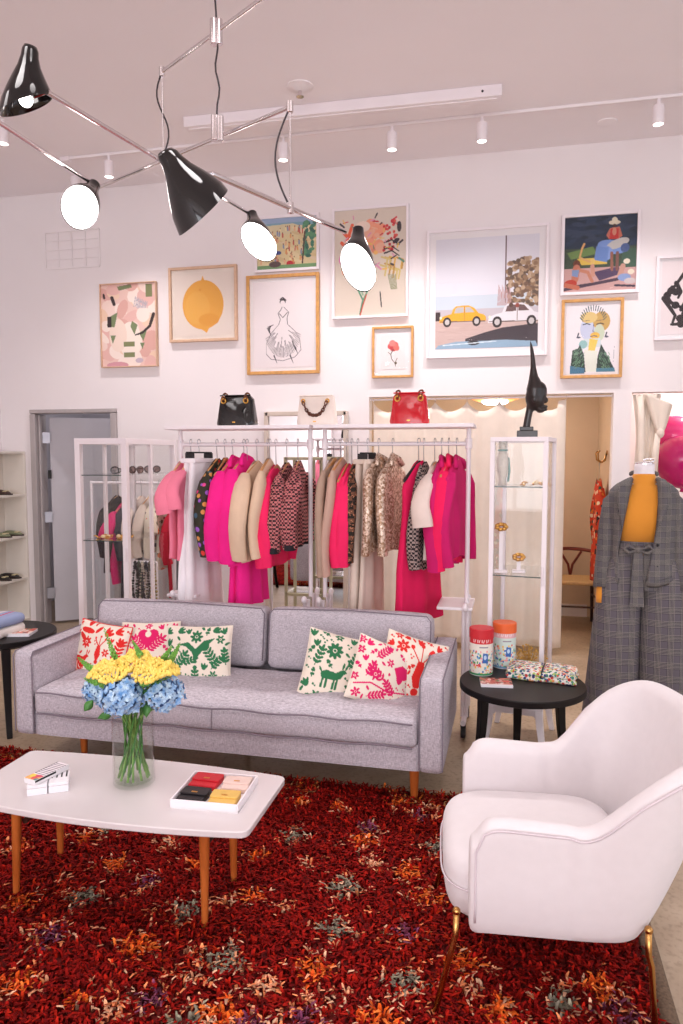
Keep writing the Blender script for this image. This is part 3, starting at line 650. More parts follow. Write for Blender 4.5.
# portrait
r = seedrand(14); cv = Cv(140, 180, (240, 232, 236))
cv.ell(.52, .32, .22, .22, (238, 226, 228)); cv.ell(.42, .36, .14, .16, (204, 208, 232)); cv.ell(.68, .26, .16, .14, (206, 166, 96)); cv.ell(.44, .2, .16, .08, (226, 196, 130)); cv.ell(.64, .42, .1, .12, (206, 214, 190)); cv.ell(.56, .46, .09, .05, (238, 190, 84))
cv.poly([(.36, .5), (.66, .5), (.7, .62), (.3, .62)], (214, 222, 226)); cv.poly([(.46, .5), (.62, .52), (.52, .8), (.42, .8)], (238, 206, 96)); cv.ell(.34, .58, .08, .06, (150, 190, 190))
cv.poly([(.28, .58), (.24, .64), (.14, .66), (.1, .98), (.4, .98), (.36, .72)], (40, 60, 52)); cv.poly([(.68, .58), (.74, .66), (.9, .88), (.96, .97), (.6, .98), (.62, .76)], (42, 62, 54)); cv.poly([(.36, .66), (.62, .68), (.6, .97), (.4, .97)], (232, 232, 220)); cv.poly([(.1, .88), (.38, .92), (.38, 1), (.1, 1)], (70, 120, 150)); cv.poly([(.6, .92), (.94, .92), (.96, .98), (.6, .98)], (74, 128, 150))
for i in range(60): cv.line([((x := .14 + .2 * r.random()), (y := .66 + .28 * r.random())), (x + .03, y - .03)], .004, (110, 150, 120)); cv.line([((x := .66 + .2 * r.random()), (y := .72 + .22 * r.random())), (x - .02, y - .03)], .004, (110, 150, 120))
for i in range(15):
    a0 = math.pi * (1.05 + .9 * i / 14); cv.line([(.52 + .2 * math.cos(a0), .26 + .16 * math.sin(a0)), (.52 + .25 * math.cos(a0), .23 + .2 * math.sin(a0))], .009, (58, 90, 96))
for x, rr in ((.4, 1), (.66, 1)): cv.line([(x - .07, .3), (x, .285), (x + .06, .3)], .009, (40, 44, 60)); cv.line([(x - .08, .25), (x + .05, .24)], .005, (120, 100, 90))
cv.line([(.53, .3), (.52, .4), (.55, .41)], .005, (90, 96, 140)); cv.line([(.48, .47), (.54, .46), (.6, .47)], .008, (70, 60, 110))
for x in (.25, .78): cv.line([(x, .42), (x - .02, .47)], .012, (60, 60, 80)); cv.ell(x, .48, .04, .012, (80, 80, 100))
cv.line([(.93, .62), (.92, .84)], .003, (110, 110, 130))
picture('portrait_painting', 'watercolour portrait face in gold frame, below the dark blue painting', (562, 300, 622, 377), cv, fw_gold, .022, .012)
# black ink
cv = Cv(170, 200, (240, 226, 228)); K = (40, 30, 34)
for q in ([(.62, .06), (.5, .1), (.4, .2), (.3, .32), (.24, .38)], [(.24, .36), (.14, .46), (.22, .56), (.36, .62), (.46, .66)], [(.5, .1), (.62, .18), (.68, .3), (.6, .42), (.48, .4)], [(.4, .66), (.5, .5), (.6, .46), (.7, .54)], [(.46, .66), (.42, .8), (.34, .86), (.24, .86)], [(.6, .6), (.6, .8), (.7, .9)], [(.3, .3), (.38, .42), (.34, .5)], [(.7, .5), (.82, .44), (.86, .3)], [(.1, .5), (.2, .62), (.3, .74), (.26, .84)], [(.5, .2), (.44, .34), (.5, .46)]): cv.line([(x - .06, y) for x, y in q], .038, K, .02)
for x, y in ((.22, .4), (.16, .46), (.3, .42), (.46, .72), (.4, .86), (.5, .66), (.6, .14), (.3, .6), (.38, .78)): cv.ell(x - .06, y, .065, .05, K)
picture('ink_drawing', 'black brush ink drawing in white frame, cut by the right photo edge', (657, 256, 728, 338), cv, fw_white, .022, .02)

# ============================================================ MIRROR, CURTAINS, FITTING ROOM
t = thing('standing_mirror', 'tall mirror with slim beige frame behind the clothes racks', 'mirror', (-1.70, WY - .05, 0))
mb = MB(); fm = mat('beige_frame', (206, 192, 180), .5)
for x in (-2.032, -1.345): mb.box((x, WY - .035, 1.0), (.035, .05, 1.92))
for z in (.05, 1.945): mb.box((-1.69, WY - .035, z), (.70, .05, .035))
mesh(mb, 'frame', fm, t, bevel=.003)
mesh(MB().box((-1.69, WY - .03, 1.0), (.66, .01, 1.88)), 'mirror_glass', mat('mirror_silver', (236, 236, 238), .02, 1.0, var=0.0), t)

def curtain(name, label, pts_top, x0, x1, y, z0, folds, amp, n=160, lean=0.0):
    mb = MB(); nz = 30; rings = []
    for j in range(nz + 1):
        s = j / nz; row = []
        for i in range(n + 1):
            u = i / n; x = x0 + (x1 - x0) * u; zt = pts_top(u)
            z = zt + (z0 - zt) * s
            a = amp * (.5 + .8 * s)
            yy = y + a * math.sin(u * folds * 2 * math.pi + .6 * math.sin(s * 3)) + a * .5 * math.sin(u * folds * 4.3 * math.pi + 1 + s)
            row.append((x + lean * s * (u - .5), yy, z))
        rings.append(row)
    mb.loft(rings, closed=False)
    o = mesh(mb, name, M['curtain'], loc=((x0 + x1) / 2, y, z0), smooth=180)
    s = o.modifiers.new('thick', 'SOLIDIFY'); s.thickness = .003
    return tag(o, label, 'curtain')
k = 6
curtain('curtain', 'long cream linen curtain drawn across the fitting room opening', lambda u: 2.035 - .085 * abs(math.sin(u * k * math.pi)) ** .7 * (1 if u < .96 else .2), o1a + .03, .40, WY + .045, .06, 6, .016)
t = thing('curtain_rail', 'slim white curtain rail under the top of the fitting room opening', 'curtain rail', ((o1a + o1b) / 2, WY + .05, 2.06))
mesh(MB().tube([(o1a + .005, WY + .045, 2.055), (o1b - .005, WY + .045, 2.055)], .008), 'rod', M['white'], t)
mb = MB()
for i in range(k + 1):
    x = o1a + .03 + (.37 - o1a) * i / k; c = Vector((x, WY + .045, 2.045)); mb.tube([c + Vector((0, .014 * math.cos(a_), .018 * math.sin(a_))) for a_ in np.linspace(0, 2 * math.pi, 13)[:-1]], .002, 5, loop=True)
mesh(mb, 'curtain_ring', M['chrome'], t)
# second curtain gathered and knotted beside the opening
mb = MB(); n = 60; rows = []
for j in range(26):
    s = j / 25; z = 2.06 - s * 1.62; wdt = .062 - .020 * math.sin(min(1, s * 2.2) * math.pi) * (s < .45) + .01 * s
    rows.append([(.985 + math.cos(2 * math.pi * i / n) * wdt * 1.5 * (1 + .12 * math.sin(i * 1.25)) + .02 * s, WY + .03 + math.sin(2 * math.pi * i / n) * .035 * (1 + .35 * math.sin(i * 1.1 + 2 * s)), z) for i in range(n)])
mb.loft(rows)
t = thing('tied_curtain', 'cream curtain gathered and knotted high beside the right opening, behind the mannequin', 'curtain', (.985, WY, .4))
mesh(mb, 'gathered_cloth', M['curtain'], t, smooth=180)
mb = MB(); rg = []
for k in range(15):
    s = k / 14; hw_ = .075 * (1 - s) ** .8 + .022; cx_ = 1.055 + .02 * s
    rg.append([(cx_ + hw_ * math.cos(a) * (1 + .1 * math.sin(7 * a + s)), WY - .035 + .026 * math.sin(a) * (1 + .3 * math.sin(5 * a)), 2.02 - .25 * s - .045 * math.cos(a) * (1 - s)) for a in [2 * math.pi * i / 30 for i in range(30)]])
mb.loft(rg); mb.ell((1.075, WY - .045, 1.765), (.030, .028, .040), 14, 10); mb.tube([(1.06, WY - .04, 1.76), (1.045, WY - .04, 1.6), (1.04, WY - .035, 1.3)], [.02, .026, .022], 10)
mb.tube([(.93, WY - .03, 2.04), (.94, WY - .05, 1.85), (.95, WY - .045, 1.5), (.955, WY - .04, 1.0)], [.022, .026, .024, .022], 8)
mesh(mb, 'knot', M['curtain'], t, smooth=180)
# light fixture in the fitting room
p = atY(495, 400, 6.75)
t = thing('ceiling_lamp', 'round wood rimmed ceiling lamp seen above the curtain in the fitting room', 'lamp', (p.x, 6.75, 2.6))
mesh(MB().lathe([(.02, 2.6), (.02, 2.20), (.06, 2.16), (.06, 2.12), (.005, 2.12)], (p.x, 6.75, 0), 20), 'stem', M['brass'], t)
mesh(MB().lathe([(.10, 2.15), (.17, 2.13), (.215, 2.115), (.21, 2.10), (.15, 2.08), (.10, 2.09)], (p.x, 6.75, 0), 32), 'rim', mat('orange_wood', (226, 150, 90), .5, var=.1), t)
mesh(MB().lathe([(.005, 2.125), (.115, 2.12), (.115, 2.07), (.09, 2.055), (.005, 2.05)], (p.x, 6.75, 0), 32), 'diffuser', M['bulb'], t)
pl = bpy.data.lights.new('fitting_room_light', 'POINT'); pl.energy = 16; pl.color = (1, .86, .7); pl.shadow_soft_size = .12
o = bpy.data.objects.new('fitting_room_light', pl); C.objects.link(o); o.location = (p.x, 6.75, 1.98)
# ring of hooks and the dress on the side wall
hx = .80
t = thing('wall_hook', 'pair of curved brass hooks on the fitting room side wall', 'hooks', (hx, 6.7, 1.5))
mb = MB().lathe([(.001, 0), (.02, 0), (.02, .01), (.001, .012)], (0, 0, 0), 14, T=Matrix.Translation((hx, 6.7, 1.62)) @ Matrix.Rotation(-math.pi / 2, 4, 'Y'))
mesh(mb, 'wall_plate', M['brass'], t)
for dy, zt in ((-.03, .05), (.035, .045)):
    mesh(MB().tube([(hx - .008, 6.7, 1.62), (hx - .02, 6.7 + dy, 1.555), (hx - .05, 6.7 + dy * 1.6, 1.535), (hx - .08, 6.7 + dy * 2.2, 1.56), (hx - .085, 6.7 + dy * 2.6, 1.57 + zt), (hx - .07, 6.7 + dy * 2.8, 1.59 + zt)], .0065, 8), 'hook', M['brass'], t, smooth=180)
# ============================================================ RUG
def rug():
    rx0, rx1, ry0, ry1 = -3.3, .43, .55, 3.33
    t = thing('shag_rug', 'deep red shag rug with scattered orange and cream stars under the coffee table and armchair', 'rug', ((rx0 + rx1) / 2, (ry0 + ry1) / 2, 0))
    mesh(MB().box(((rx0 + rx1) / 2, (ry0 + ry1) / 2, .006), (rx1 - rx0, ry1 - ry0, .010)), 'backing', mat('rug_backing', (112, 22, 16), .95, var=.3, vscale=60), t)
    bm_ = mat('braided_edge', (112, 92, 74), .95, var=.25, vscale=120, bump=.6, bscale=260)
    mb = MB().tube([(rx1 + .028, ry0 + (ry1 - ry0) * i / 60, .016) for i in range(61)], .026, 10, flat=.5)
    mesh(mb, 'braided_border', bm_, t)
    # stars of the weave: position on the floor, kind, size
    marks = []
    def S(px, py, kind, s): p = atZ(px, py, .03); marks.append((p.x, p.y, kind, s))
    O, G, P, W_ = 0, 1, 2, 3   # orange, grey, purple, small cream
    for q in ((294, 833, G, 1), (364, 838, O, 1), (368, 826, P, .8), (407, 871, O, 1), (345, 886, G, 1.1), (336, 928, G, 1), (402, 930, P, .8), (429, 897, O, 1), (316, 967, O, 1.1), (407, 980, G, 1.1), (379, 1016, O, 1.2), (303, 1018, P, 1),
              (254, 893, O, .9), (256, 853, O, .8), (118, 862, O, .9), (136, 943, O, 1.2), (223, 957, G, 1.2), (150, 995, P, 1), (225, 1013, O, 1.3), (78, 994, O, .7), (50, 933, P, 1), (84, 895, G, 1), (16, 980, O, 1.1), (88, 836, O, .9), (108, 828, G, .6), (188, 908, G, 1), (170, 842, W_, 1),
              (435, 845, G, .8), (372, 861, W_, .8), (308, 861, W_, .7), (340, 806, O, .7), (420, 815, P, .7), (300, 800, O, .7), (460, 960, O, 1), (560, 1000, G, 1), (500, 1010, O, 1.1), (600, 985, O, 1.1), (620, 1010, P, 1), (470, 985, W_, .8),
              (200, 862, O, .8), (150, 880, P, .8), (20, 900, O, .8), (268, 985, W_, 1), (190, 975, W_, .8), (110, 1010, W_, 1), (250, 1022, P, .8), (20, 845, O, .8), (190, 1020, G, 1), (285, 905, W_, .6), (330, 1000, W_, .7), (230, 900, W_, .7), (395, 802, O, .8), (432, 806, W_, .8)): S(*q)
    for i in range(14): marks.append((rng.uniform(rx0, rx1), rng.uniform(ry0, 1.6), int(rng.integers(0, 4)), 1))
    n = 98000
    y = ry0 + (ry1 - ry0) * rng.random(n) ; x = rx0 + (rx1 - rx0) * rng.random(n)
    keep = ~((x < -2.5) & (y < 1.9)); x, y = x[keep], y[keep]; n = len(x)
    col = np.zeros((n, 3)); base = np.array([srgb(c) for c in ((150, 18, 12), (128, 12, 10), (166, 26, 12), (104, 8, 10), (154, 20, 14), (178, 44, 14))])
    f = np.array([noise.noise(Vector((a * 2.2, b * 2.2, 1))) for a, b in zip(x, y)])
    k = np.clip((rng.random(n) * 5 + f * 2.5), 0, 5.99).astype(int); col[:] = base[k]
    pal = {0: ((236, 104, 34), (244, 132, 60), (222, 84, 30)), 1: ((136, 128, 112), (150, 144, 122), (132, 122, 106)), 2: ((124, 60, 92), (140, 74, 100), (110, 48, 70)), 3: ((240, 170, 130), (236, 150, 104), (232, 190, 160))}
    cream = [srgb(c) for c in ((238, 168, 128), (238, 146, 96), (232, 184, 150))]
    for mx_, my_, kd, s in marks:
        dx, dy = x - mx_, y - my_; s *= .047
        a = np.arctan2(dy, dx); rr = np.hypot(dx, dy) / s
        star = 1.0 + .55 * np.cos(4 * a) ** 3 + .25 * rng.standard_normal(n) * .5
        if kd != 3:
            m = (rr < .85 * star) & (rng.random(n) < .93); c = np.array([srgb(q) for q in pal[kd]]); col[m] = c[rng.integers(0, 3, m.sum())]
        ring = (rr > .85 * star) & (rr < 1.45 * star) & (rng.random(n) < (.38 if kd in (1, 2) else .2)) if kd != 3 else (rr < .9 * star) & (rng.random(n) < .8)
        col[ring] = np.array(cream)[rng.integers(0, 3, ring.sum())]
        for j in range(2):
            ax, ay = mx_ + rng.uniform(-3.4, 3.4) * s, my_ + rng.uniform(-2.2, 2.2) * s
            m = (np.hypot(x - ax, y - ay) < .28 * s) & (rng.random(n) < .8); col[m] = cream[j % 3]
    back = (y > ry1 - .16) & (f > -.1) & (rng.random(n) < .32); col[back] = np.array([srgb((214, 112, 44)), srgb((160, 120, 80)), srgb((190, 70, 40))])[rng.integers(0, 3, back.sum())]
    col *= (1 + .22 * rng.standard_normal((n, 1))).clip(.55, 1.6)
    # each tuft: a bent flat yarn, three cross sections
    h = .034 + .016 * rng.random(n); ang = rng.random(n) * 2 * math.pi; lean = .012 + .028 * rng.random(n); wd = .0035 + .0025 * rng.random(n)
    dx, dy = np.cos(ang), np.sin(ang); dx = dx * .7 + .15 + f * .6; dy = dy * .7 - .35; px_, py_ = -dy, dx
    nr = np.hypot(px_, py_) + 1e-6; px_, py_ = px_ / nr, py_ / nr
    V = np.zeros((n, 6, 3))
    for j, (sz, sl, sw) in enumerate(((.0, 0, 1), (.62, .45, 1.0), (1.0, 1.25, .45))):
        cx, cy, cz = x + dx * lean * sl, y + dy * lean * sl, .006 + h * sz * (1 - .25 * sl)
        for e, sg in enumerate((-1, 1)):
            V[:, j * 2 + e, 0] = cx + sg * px_ * wd * sw; V[:, j * 2 + e, 1] = cy + sg * py_ * wd * sw; V[:, j * 2 + e, 2] = cz
    root = np.array(t.location); V -= root
    me = bpy.data.meshes.new('shag_pile'); me.vertices.add(n * 6); me.vertices.foreach_set('co', V.ravel())
    b = (np.arange(n) * 6)[:, None]; F = np.concatenate([b + [0, 1, 3, 2], b + [2, 3, 5, 4]], 1).reshape(-1, 4)
    me.loops.add(F.size); me.loops.foreach_set('vertex_index', F.ravel()); me.polygons.add(len(F))
    me.polygons.foreach_set('loop_start', np.arange(0, F.size, 4)); me.polygons.foreach_set('loop_total', np.full(len(F), 4)); me.update(calc_edges=True)
    at = me.attributes.new('Col', 'FLOAT_COLOR', 'POINT'); cc = np.ones((n, 6, 4)); cc[:, :, :3] = col[:, None, :]; at.data.foreach_set('color', cc.astype(np.float32).ravel())
    me.materials.append(mat('wool_yarn', (255, 255, 255), .85, attr=True, spec=.15)); me.validate()
    o = bpy.data.objects.new('shag_pile', me); C.objects.link(o); o.parent = t; o['kind'] = 'stuff'
rug()

# ============================================================ SOFA
def rbox(x0, x1, y0, y1, z0, z1, puff=.0, nx=24, ny=16, r=.03, dimples=None, frontsag=0):
    # a cushion: a closed rounded box whose top is gently crowned
    mb = MB(); cx, cy, cz = (x0 + x1) / 2, (y0 + y1) / 2, (z0 + z1) / 2; hx, hy, hz = (x1 - x0) / 2, (y1 - y0) / 2, (z1 - z0) / 2
    def P(face, u, v):
        if face == 't': p = [u * hx, v * hy, hz]
        elif face == 'b': p = [u * hx, -v * hy, -hz]
        elif face == 'f': p = [u * hx, -hy, v * hz]
        elif face == 'k': p = [-u * hx, hy, v * hz]
        elif face == 'l': p = [-hx, -u * hy, v * hz]
        else: p = [hx, u * hy, v * hz]
        q = [min(max(p[0], -hx + r), hx - r), min(max(p[1], -hy + r), hy - r), min(max(p[2], -hz + r), hz - r)]
        d = [p[i] - q[i] for i in range(3)]; L = math.sqrt(sum(a * a for a in d)) or 1
        if L > 1e-9: p = [q[i] + d[i] / L * r for i in range(3)]
        fx, fy, fz = p[0] / hx, p[1] / hy, p[2] / hz
        b = (1 - fx ** 4) * (1 - fy ** 4)
        p[2] += puff * b * (1 if p[2] > 0 else -.15)
        p[1] += (puff * .6 * (1 - fx ** 4) * (1 - fz ** 2)) * (-1 if p[1] < 0 else 1) * .5
        if dimples and p[2] > 0:
            for ax, ay, rr_, dp in dimples:
                e = math.hypot(cx + p[0] - ax, (cy + p[1] - ay)); p[2] -= dp * math.exp(-(e / rr_) ** 2)
        return (cx + p[0], cy + p[1], cz + p[2])
    sp = lambda n: [math.sin(math.pi / 2 * (-1 + 2 * i / n)) * .5 + (-1 + 2 * i / n) * .5 for i in range(n + 1)]
    for f_, nu, nv in (('t', nx, ny), ('b', nx, ny), ('f', nx, 8), ('k', nx, 8), ('l', ny, 8), ('r', ny, 8)):
        us, vs_ = sp(nu), sp(nv)
        vv = [P(f_, u, v) for v in vs_ for u in us]
        ff = [(j * (nu + 1) + i, j * (nu + 1) + i + 1, (j + 1) * (nu + 1) + i + 1, (j + 1) * (nu + 1) + i) for j in range(nv) for i in range(nu)]
        mb.add(vv, ff)
    return mb
def weld(o, d=.0004):
    m = o.modifiers.new('weld', 'WELD'); m.merge_threshold = d; return o
SX0, SX1, SYF, SYB = -2.445, -.275, 3.15, 3.98
t = thing('sofa', 'three seat sofa in light grey tweed with wooden legs behind the coffee table', 'sofa', ((SX0 + SX1) / 2, (SYF + SYB) / 2, 0))
for x in (SX0 + .055, SX1 - .055):
    o = weld(mesh(rbox(x - .057, x + .057, SYF, SYB - .03, .18, .615, 0, 6, 20, .028), 'armrest', M['sofa'], t, smooth=60))
    mb = MB()
    for s in (-1, 1): mb.tube([(x + s * .052, SYF + .002, .20), (x + s * .052, SYF + .002, .590), (x + s * .050, SYF + .02, .611), (x + s * .050, SYB - .05, .611)], .0035, 6)
    mesh(mb, 'piping', M['sofapipe'], o)
weld(mesh(rbox(SX0 + .1, SX1 - .1, SYF + .012, SYB - .05, .18, .31, 0, 30, 8, .015), 'base_frame', M['sofa'], t, smooth=60))
dm = [(SX0 + .2 + .215 * i, SYF + .20 + .19 * j, .045, .012) for i in range(9) for j in range(3)]
xm = (SX0 + SX1) / 2
o = weld(mesh(rbox(SX0 + .115, SX1 - .115, SYF - .01, SYB - .25, .292, .425, .030, 110, 30, .032, dm), 'seat_cushion', M['sofa'], t, smooth=60))
mb = MB()
for z in (.412, .304):
    mb.tube([(SX0 + .135 + (SX1 - SX0 - .27) * i / 40, SYF - .014 - .010 * (1 - (2 * i / 40 - 1) ** 4), z + .004 * math.sin(i * .9)) for i in range(41)], .004, 6)
mb.tube([(xm, SYF - .026, .31), (xm, SYF - .028, .36), (xm, SYF - .016, .405)], .0022, 5)
mesh(mb, 'piping', M['sofapipe'], o)
mesh(rbox(SX0 + .05, SX1 - .05, SYB - .14, SYB, .18, .60, 0, 30, 6, .02), 'back_frame', M['sofa'], t, smooth=60)
for x0, x1 in ((SX0 + .115, xm - .012 + .07), (xm + .072, SX1 - .115)):
    mb = rbox(x0, x1, -.085, .085, 0, .33, .01, 40, 14, .045)
    Tb = Matrix.Translation((0, SYB - .205, .43)) @ Matrix.Rotation(R(-9), 4, 'X')
    mb.v = [tuple(Tb @ Vector(p)) for p in mb.v]
    o = weld(mesh(mb, 'back_cushion', M['sofa'], t, smooth=60))
    pp = [(x0 + .01, -.07, .04), (x0 + .008, -.07, .295), (x0 + .03, -.07, .322), ((x0 + x1) / 2, -.072, .336), (x1 - .03, -.07, .322), (x1 - .008, -.07, .295), (x1 - .01, -.07, .04)]
    mesh(MB().tube([Tb @ Vector(p) for p in pp], .0035, 6), 'piping', M['sofapipe'], o, smooth=180)
for x, y, m in ((SX0 + .25, SYF + .22, 'teak'), (SX1 - .14, SYF + .10, 'darkwood'), (SX0 + .25, SYB - .12, 'darkwood'), (SX1 - .2, SYB - .12, 'darkwood'), (xm, SYF + .45, 'darkwood')):
    mesh(MB().lathe([(.014, 0), (.016, .005), (.024, .17), (.024, .19)], (x, y, 0), 16), 'leg', M[m if m == 'teak' else 'teak' if y < SYF + .3 else m], t)

# ---- embroidered pillows
def otomi(kind, col, seed, bg=(240, 228, 212)):
    r = random.Random(seed); cv = Cv(120, 120, bg); c = col; cv.lw = 1.06
    def sprig(x, y, L, a, n=5):
        x1, y1 = x + L * math.cos(a), y + L * math.sin(a); cv.line([(x, y), (x1, y1)], .007, c)
        for i in range(n):
            s = (i + .6) / n; bx, by = x + (x1 - x) * s, y + (y1 - y) * s
            for sd in (-1, 1): cv.leaf(bx, by, L * .34, .036, a + sd * .9, c)
        cv.leaf(x1, y1, L * .3, .04, a, c)
    def flower(x, y, s, n=8):
        for i in range(n): cv.leaf(x, y, s, s * .42, 2 * math.pi * i / n, c)
        cv.ell(x, y, s * .25, s * .25, bg); cv.ell(x, y, s * .16, s * .16, c)
    def tulip(x, y, s, a):
        for d in (-.5, 0, .5): cv.leaf(x, y, s, s * .34, a + d, c)
    def dots_(x, y): [cv.ell(x + dx, y + dy, .014, .014, c) for dx, dy in ((0, 0), (.045, .02), (.02, .05))]
    def beast(x, y, s, m=1):
        P_ = lambda q: [(x + m * u * s, y + v * s) for u, v in q]
        cv.poly(P_([(-.5, -.1), (-.3, -.2), (.1, -.15), (.3, -.3), (.42, -.32), (.55, -.22), (.42, -.14), (.32, .05), (.1, .15), (-.3, .15), (-.48, .1)]), c)
        for lx in (-.38, -.22, .08, .2): cv.line(P_([(lx, .1), (lx - .02, .48)]), .016 * s / .35, c)
        for e in (.34, .44): cv.leaf(x + m * e * s, y - .3 * s, .3 * s, .08 * s, -math.pi / 2 + m * (.1 if e < .4 else .35), c)
        cv.leaf(x - m * .48 * s, y - .1 * s, .22 * s, .08 * s, -math.pi / 2 - m * .6, c)
    def urn(x, y, s):
        cv.poly([(x - .1 * s, y - .5 * s), (x + .1 * s, y - .5 * s), (x + .2 * s, y), (x + .08 * s, y + .3 * s), (x - .08 * s, y + .3 * s), (x - .2 * s, y)], c); cv.ell(x, y + .42 * s, .12 * s, .12 * s, c)
        for a in (-.6, 0, .6): cv.line([(x, y - .4 * s), (x + math.sin(a) * .6 * s, y - .4 * s - math.cos(a) * .55 * s)], .009, c); cv.ell(x + math.sin(a) * .6 * s, y - .4 * s - math.cos(a) * .6 * s, .07 * s, .07 * s, c)
    if kind == 'deer':
        beast(.42, .60, .34); flower(.38, .26, .12, 9); flower(.72, .74, .13, 7); sprig(.62, .46, .2, -1.2, 4); sprig(.86, .5, .22, -1.7, 4); sprig(.14, .5, .24, -1.3, 4); flower(.24, .9, .08, 6)
        tulip(.84, .28, .12, -.9); tulip(.1, .8, .12, -2.2); sprig(.5, .95, .2, -.2, 4); dots_(.55, .14); dots_(.2, .12); tulip(.62, .12, .1, -1.4); flower(.9, .9, .07, 6); tulip(.12, .24, .1, -1.6); tulip(.52, .8, .1, 1.6); cv.ell(.6, .36, .022, .022, c)
    elif kind == 'dove':
        cv.poly([(.5, .5), (.44, .38), (.34, .30), (.20, .28), (.38, .24), (.5, .34), (.62, .22), (.78, .18), (.66, .3), (.56, .42)], c); cv.ell(.5, .52, .022, .022, c); cv.ell(.5, .6, .03, .03, c); flower(.5, .16, .1, 8)
        sprig(.18, .62, .26, -.9, 5); sprig(.82, .56, .28, -2.2, 5); sprig(.3, .54, .2, -.3, 4); sprig(.5, .88, .22, -math.pi / 2, 4); beast(.17, .86, .2, -1); beast(.83, .84, .22, 1); sprig(.74, .62, .2, -.8, 4)
        tulip(.06, .3, .12, -1.6); tulip(.2, .1, .12, -.6); tulip(.74, .08, .12, -.4); tulip(.92, .12, .1, -2); sprig(.95, .56, .2, -1.7, 4); tulip(.32, .94, .1, -2); tulip(.66, .94, .1, -1); dots_(.36, .7); dots_(.62, .7); tulip(.1, .46, .1, -1.3); tulip(.38, .12, .09, -1.9)
    elif kind == 'urn':
        urn(.56, .62, .5); sprig(.22, .8, .34, -1.5, 6); sprig(.86, .72, .3, -1.7, 5); flower(.24, .2, .11, 7); tulip(.5, .12, .12, -1.2); tulip(.8, .14, .12, -.8); dots_(.38, .3); flower(.12, .45, .08, 6); tulip(.34, .92, .12, 1.4); tulip(.8, .94, .12, 1.8); tulip(.9, .4, .12, -2.3); sprig(.05, .95, .18, -1.4, 3); tulip(.66, .26, .1, -.7); cv.leaf(.36, .9, .3, .07, -1.75, c)
    elif kind == 'bird':
        P_ = [(.52, .28), (.66, .2), (.78, .24), (.84, .36), (.74, .42), (.6, .42)]; cv.poly([(x + .1, y + .1) for x, y in P_], c); cv.line([(.86, .34), (.94, .22)], .02, c); sprig(.3, .3, .26, -.8, 5); sprig(.5, .62, .28, -2.6, 5); sprig(.2, .62, .22, -1.2, 4); sprig(.72, .8, .24, -2.4, 5); flower(.34, .56, .1, 7)
        sprig(.3, .92, .26, -.4, 5); cv.line([(.05, .78), (.3, .70), (.6, .76), (.94, .7)], .012, c); tulip(.5, .16, .12, -1.5); tulip(.12, .14, .12, -.8); tulip(.76, .6, .12, -1.6); tulip(.14, .4, .1, -1.8); dots_(.9, .54); tulip(.86, .9, .13, -1.3); flower(.12, .9, .08, 6); cv.ell(.56, .5, .022, .022, c); tulip(.8, .1, .1, -.4); sprig(.92, .95, .16, -1.6, 3)
    elif kind == 'heart':
        cv.ell(.43, .2, .09, .08, c); cv.ell(.6, .2, .09, .08, c); cv.poly([(.35, .24), (.68, .24), (.515, .42)], c); cv.ell(.515, .2, .05, .05, bg)
        for s in (-1, 1): sprig(.515, .46, .3, -math.pi / 2 + s * .9, 6); sprig(.515 + s * .1, .66, .3, -math.pi / 2 + s * 1.3, 6); sprig(.515 + s * .28, .95, .24, -math.pi / 2 + s * .3, 5); tulip(.515 + s * .4, .14, .12, -1.57 + s * .5)
        flower(.515, .8, .12, 8)
    else:
        cv.leaf(.1, .14, .3, .09, .1, c); cv.leaf(.1, .2, .24, .07, .6, c); cv.leaf(.42, .18, .16, .06, -.9, c); flower(.3, .34, .1, 8); tulip(.62, .2, .16, -.9); tulip(.78, .12, .14, -.4); urn(.56, .5, .28); beast(.26, .62, .28); sprig(.14, .94, .26, -1.1, 4); sprig(.62, .92, .3, -1.3, 5); sprig(.86, .6, .3, -1.4, 5); tulip(.1, .5, .12, -2); flower(.86, .9, .09, 7); flower(.4, .88, .09, 7); dots_(.46, .3); tulip(.9, .3, .12, -1.2)
    for k in range(500):
        x, y = r.uniform(.03, .97), r.uniform(.03, .97); rad = .075 if k < 250 else .05
        near = (np.hypot(cv.X - x, cv.Y - y) < rad) & (np.abs(cv.a - np.array(bg)).sum(2) > 1)
        if near.any(): continue
        q = r.random(); a = r.uniform(-2.6, -.5)
        if rad > .06:
            if q < .35: flower(x, y, .07, 6)
            elif q < .7: tulip(x - .045 * math.cos(a), y - .045 * math.sin(a), .1, a)
            else: sprig(x - .05 * math.cos(a), y - .05 * math.sin(a), .1, a, 2)
        elif q < .5: cv.leaf(x - .035 * math.cos(a), y - .035 * math.sin(a), .08, .034, a, c)
        else: cv.ell(x, y, .016, .016, c); cv.ell(x + .03, y + .02, .012, .012, c)
    return cv
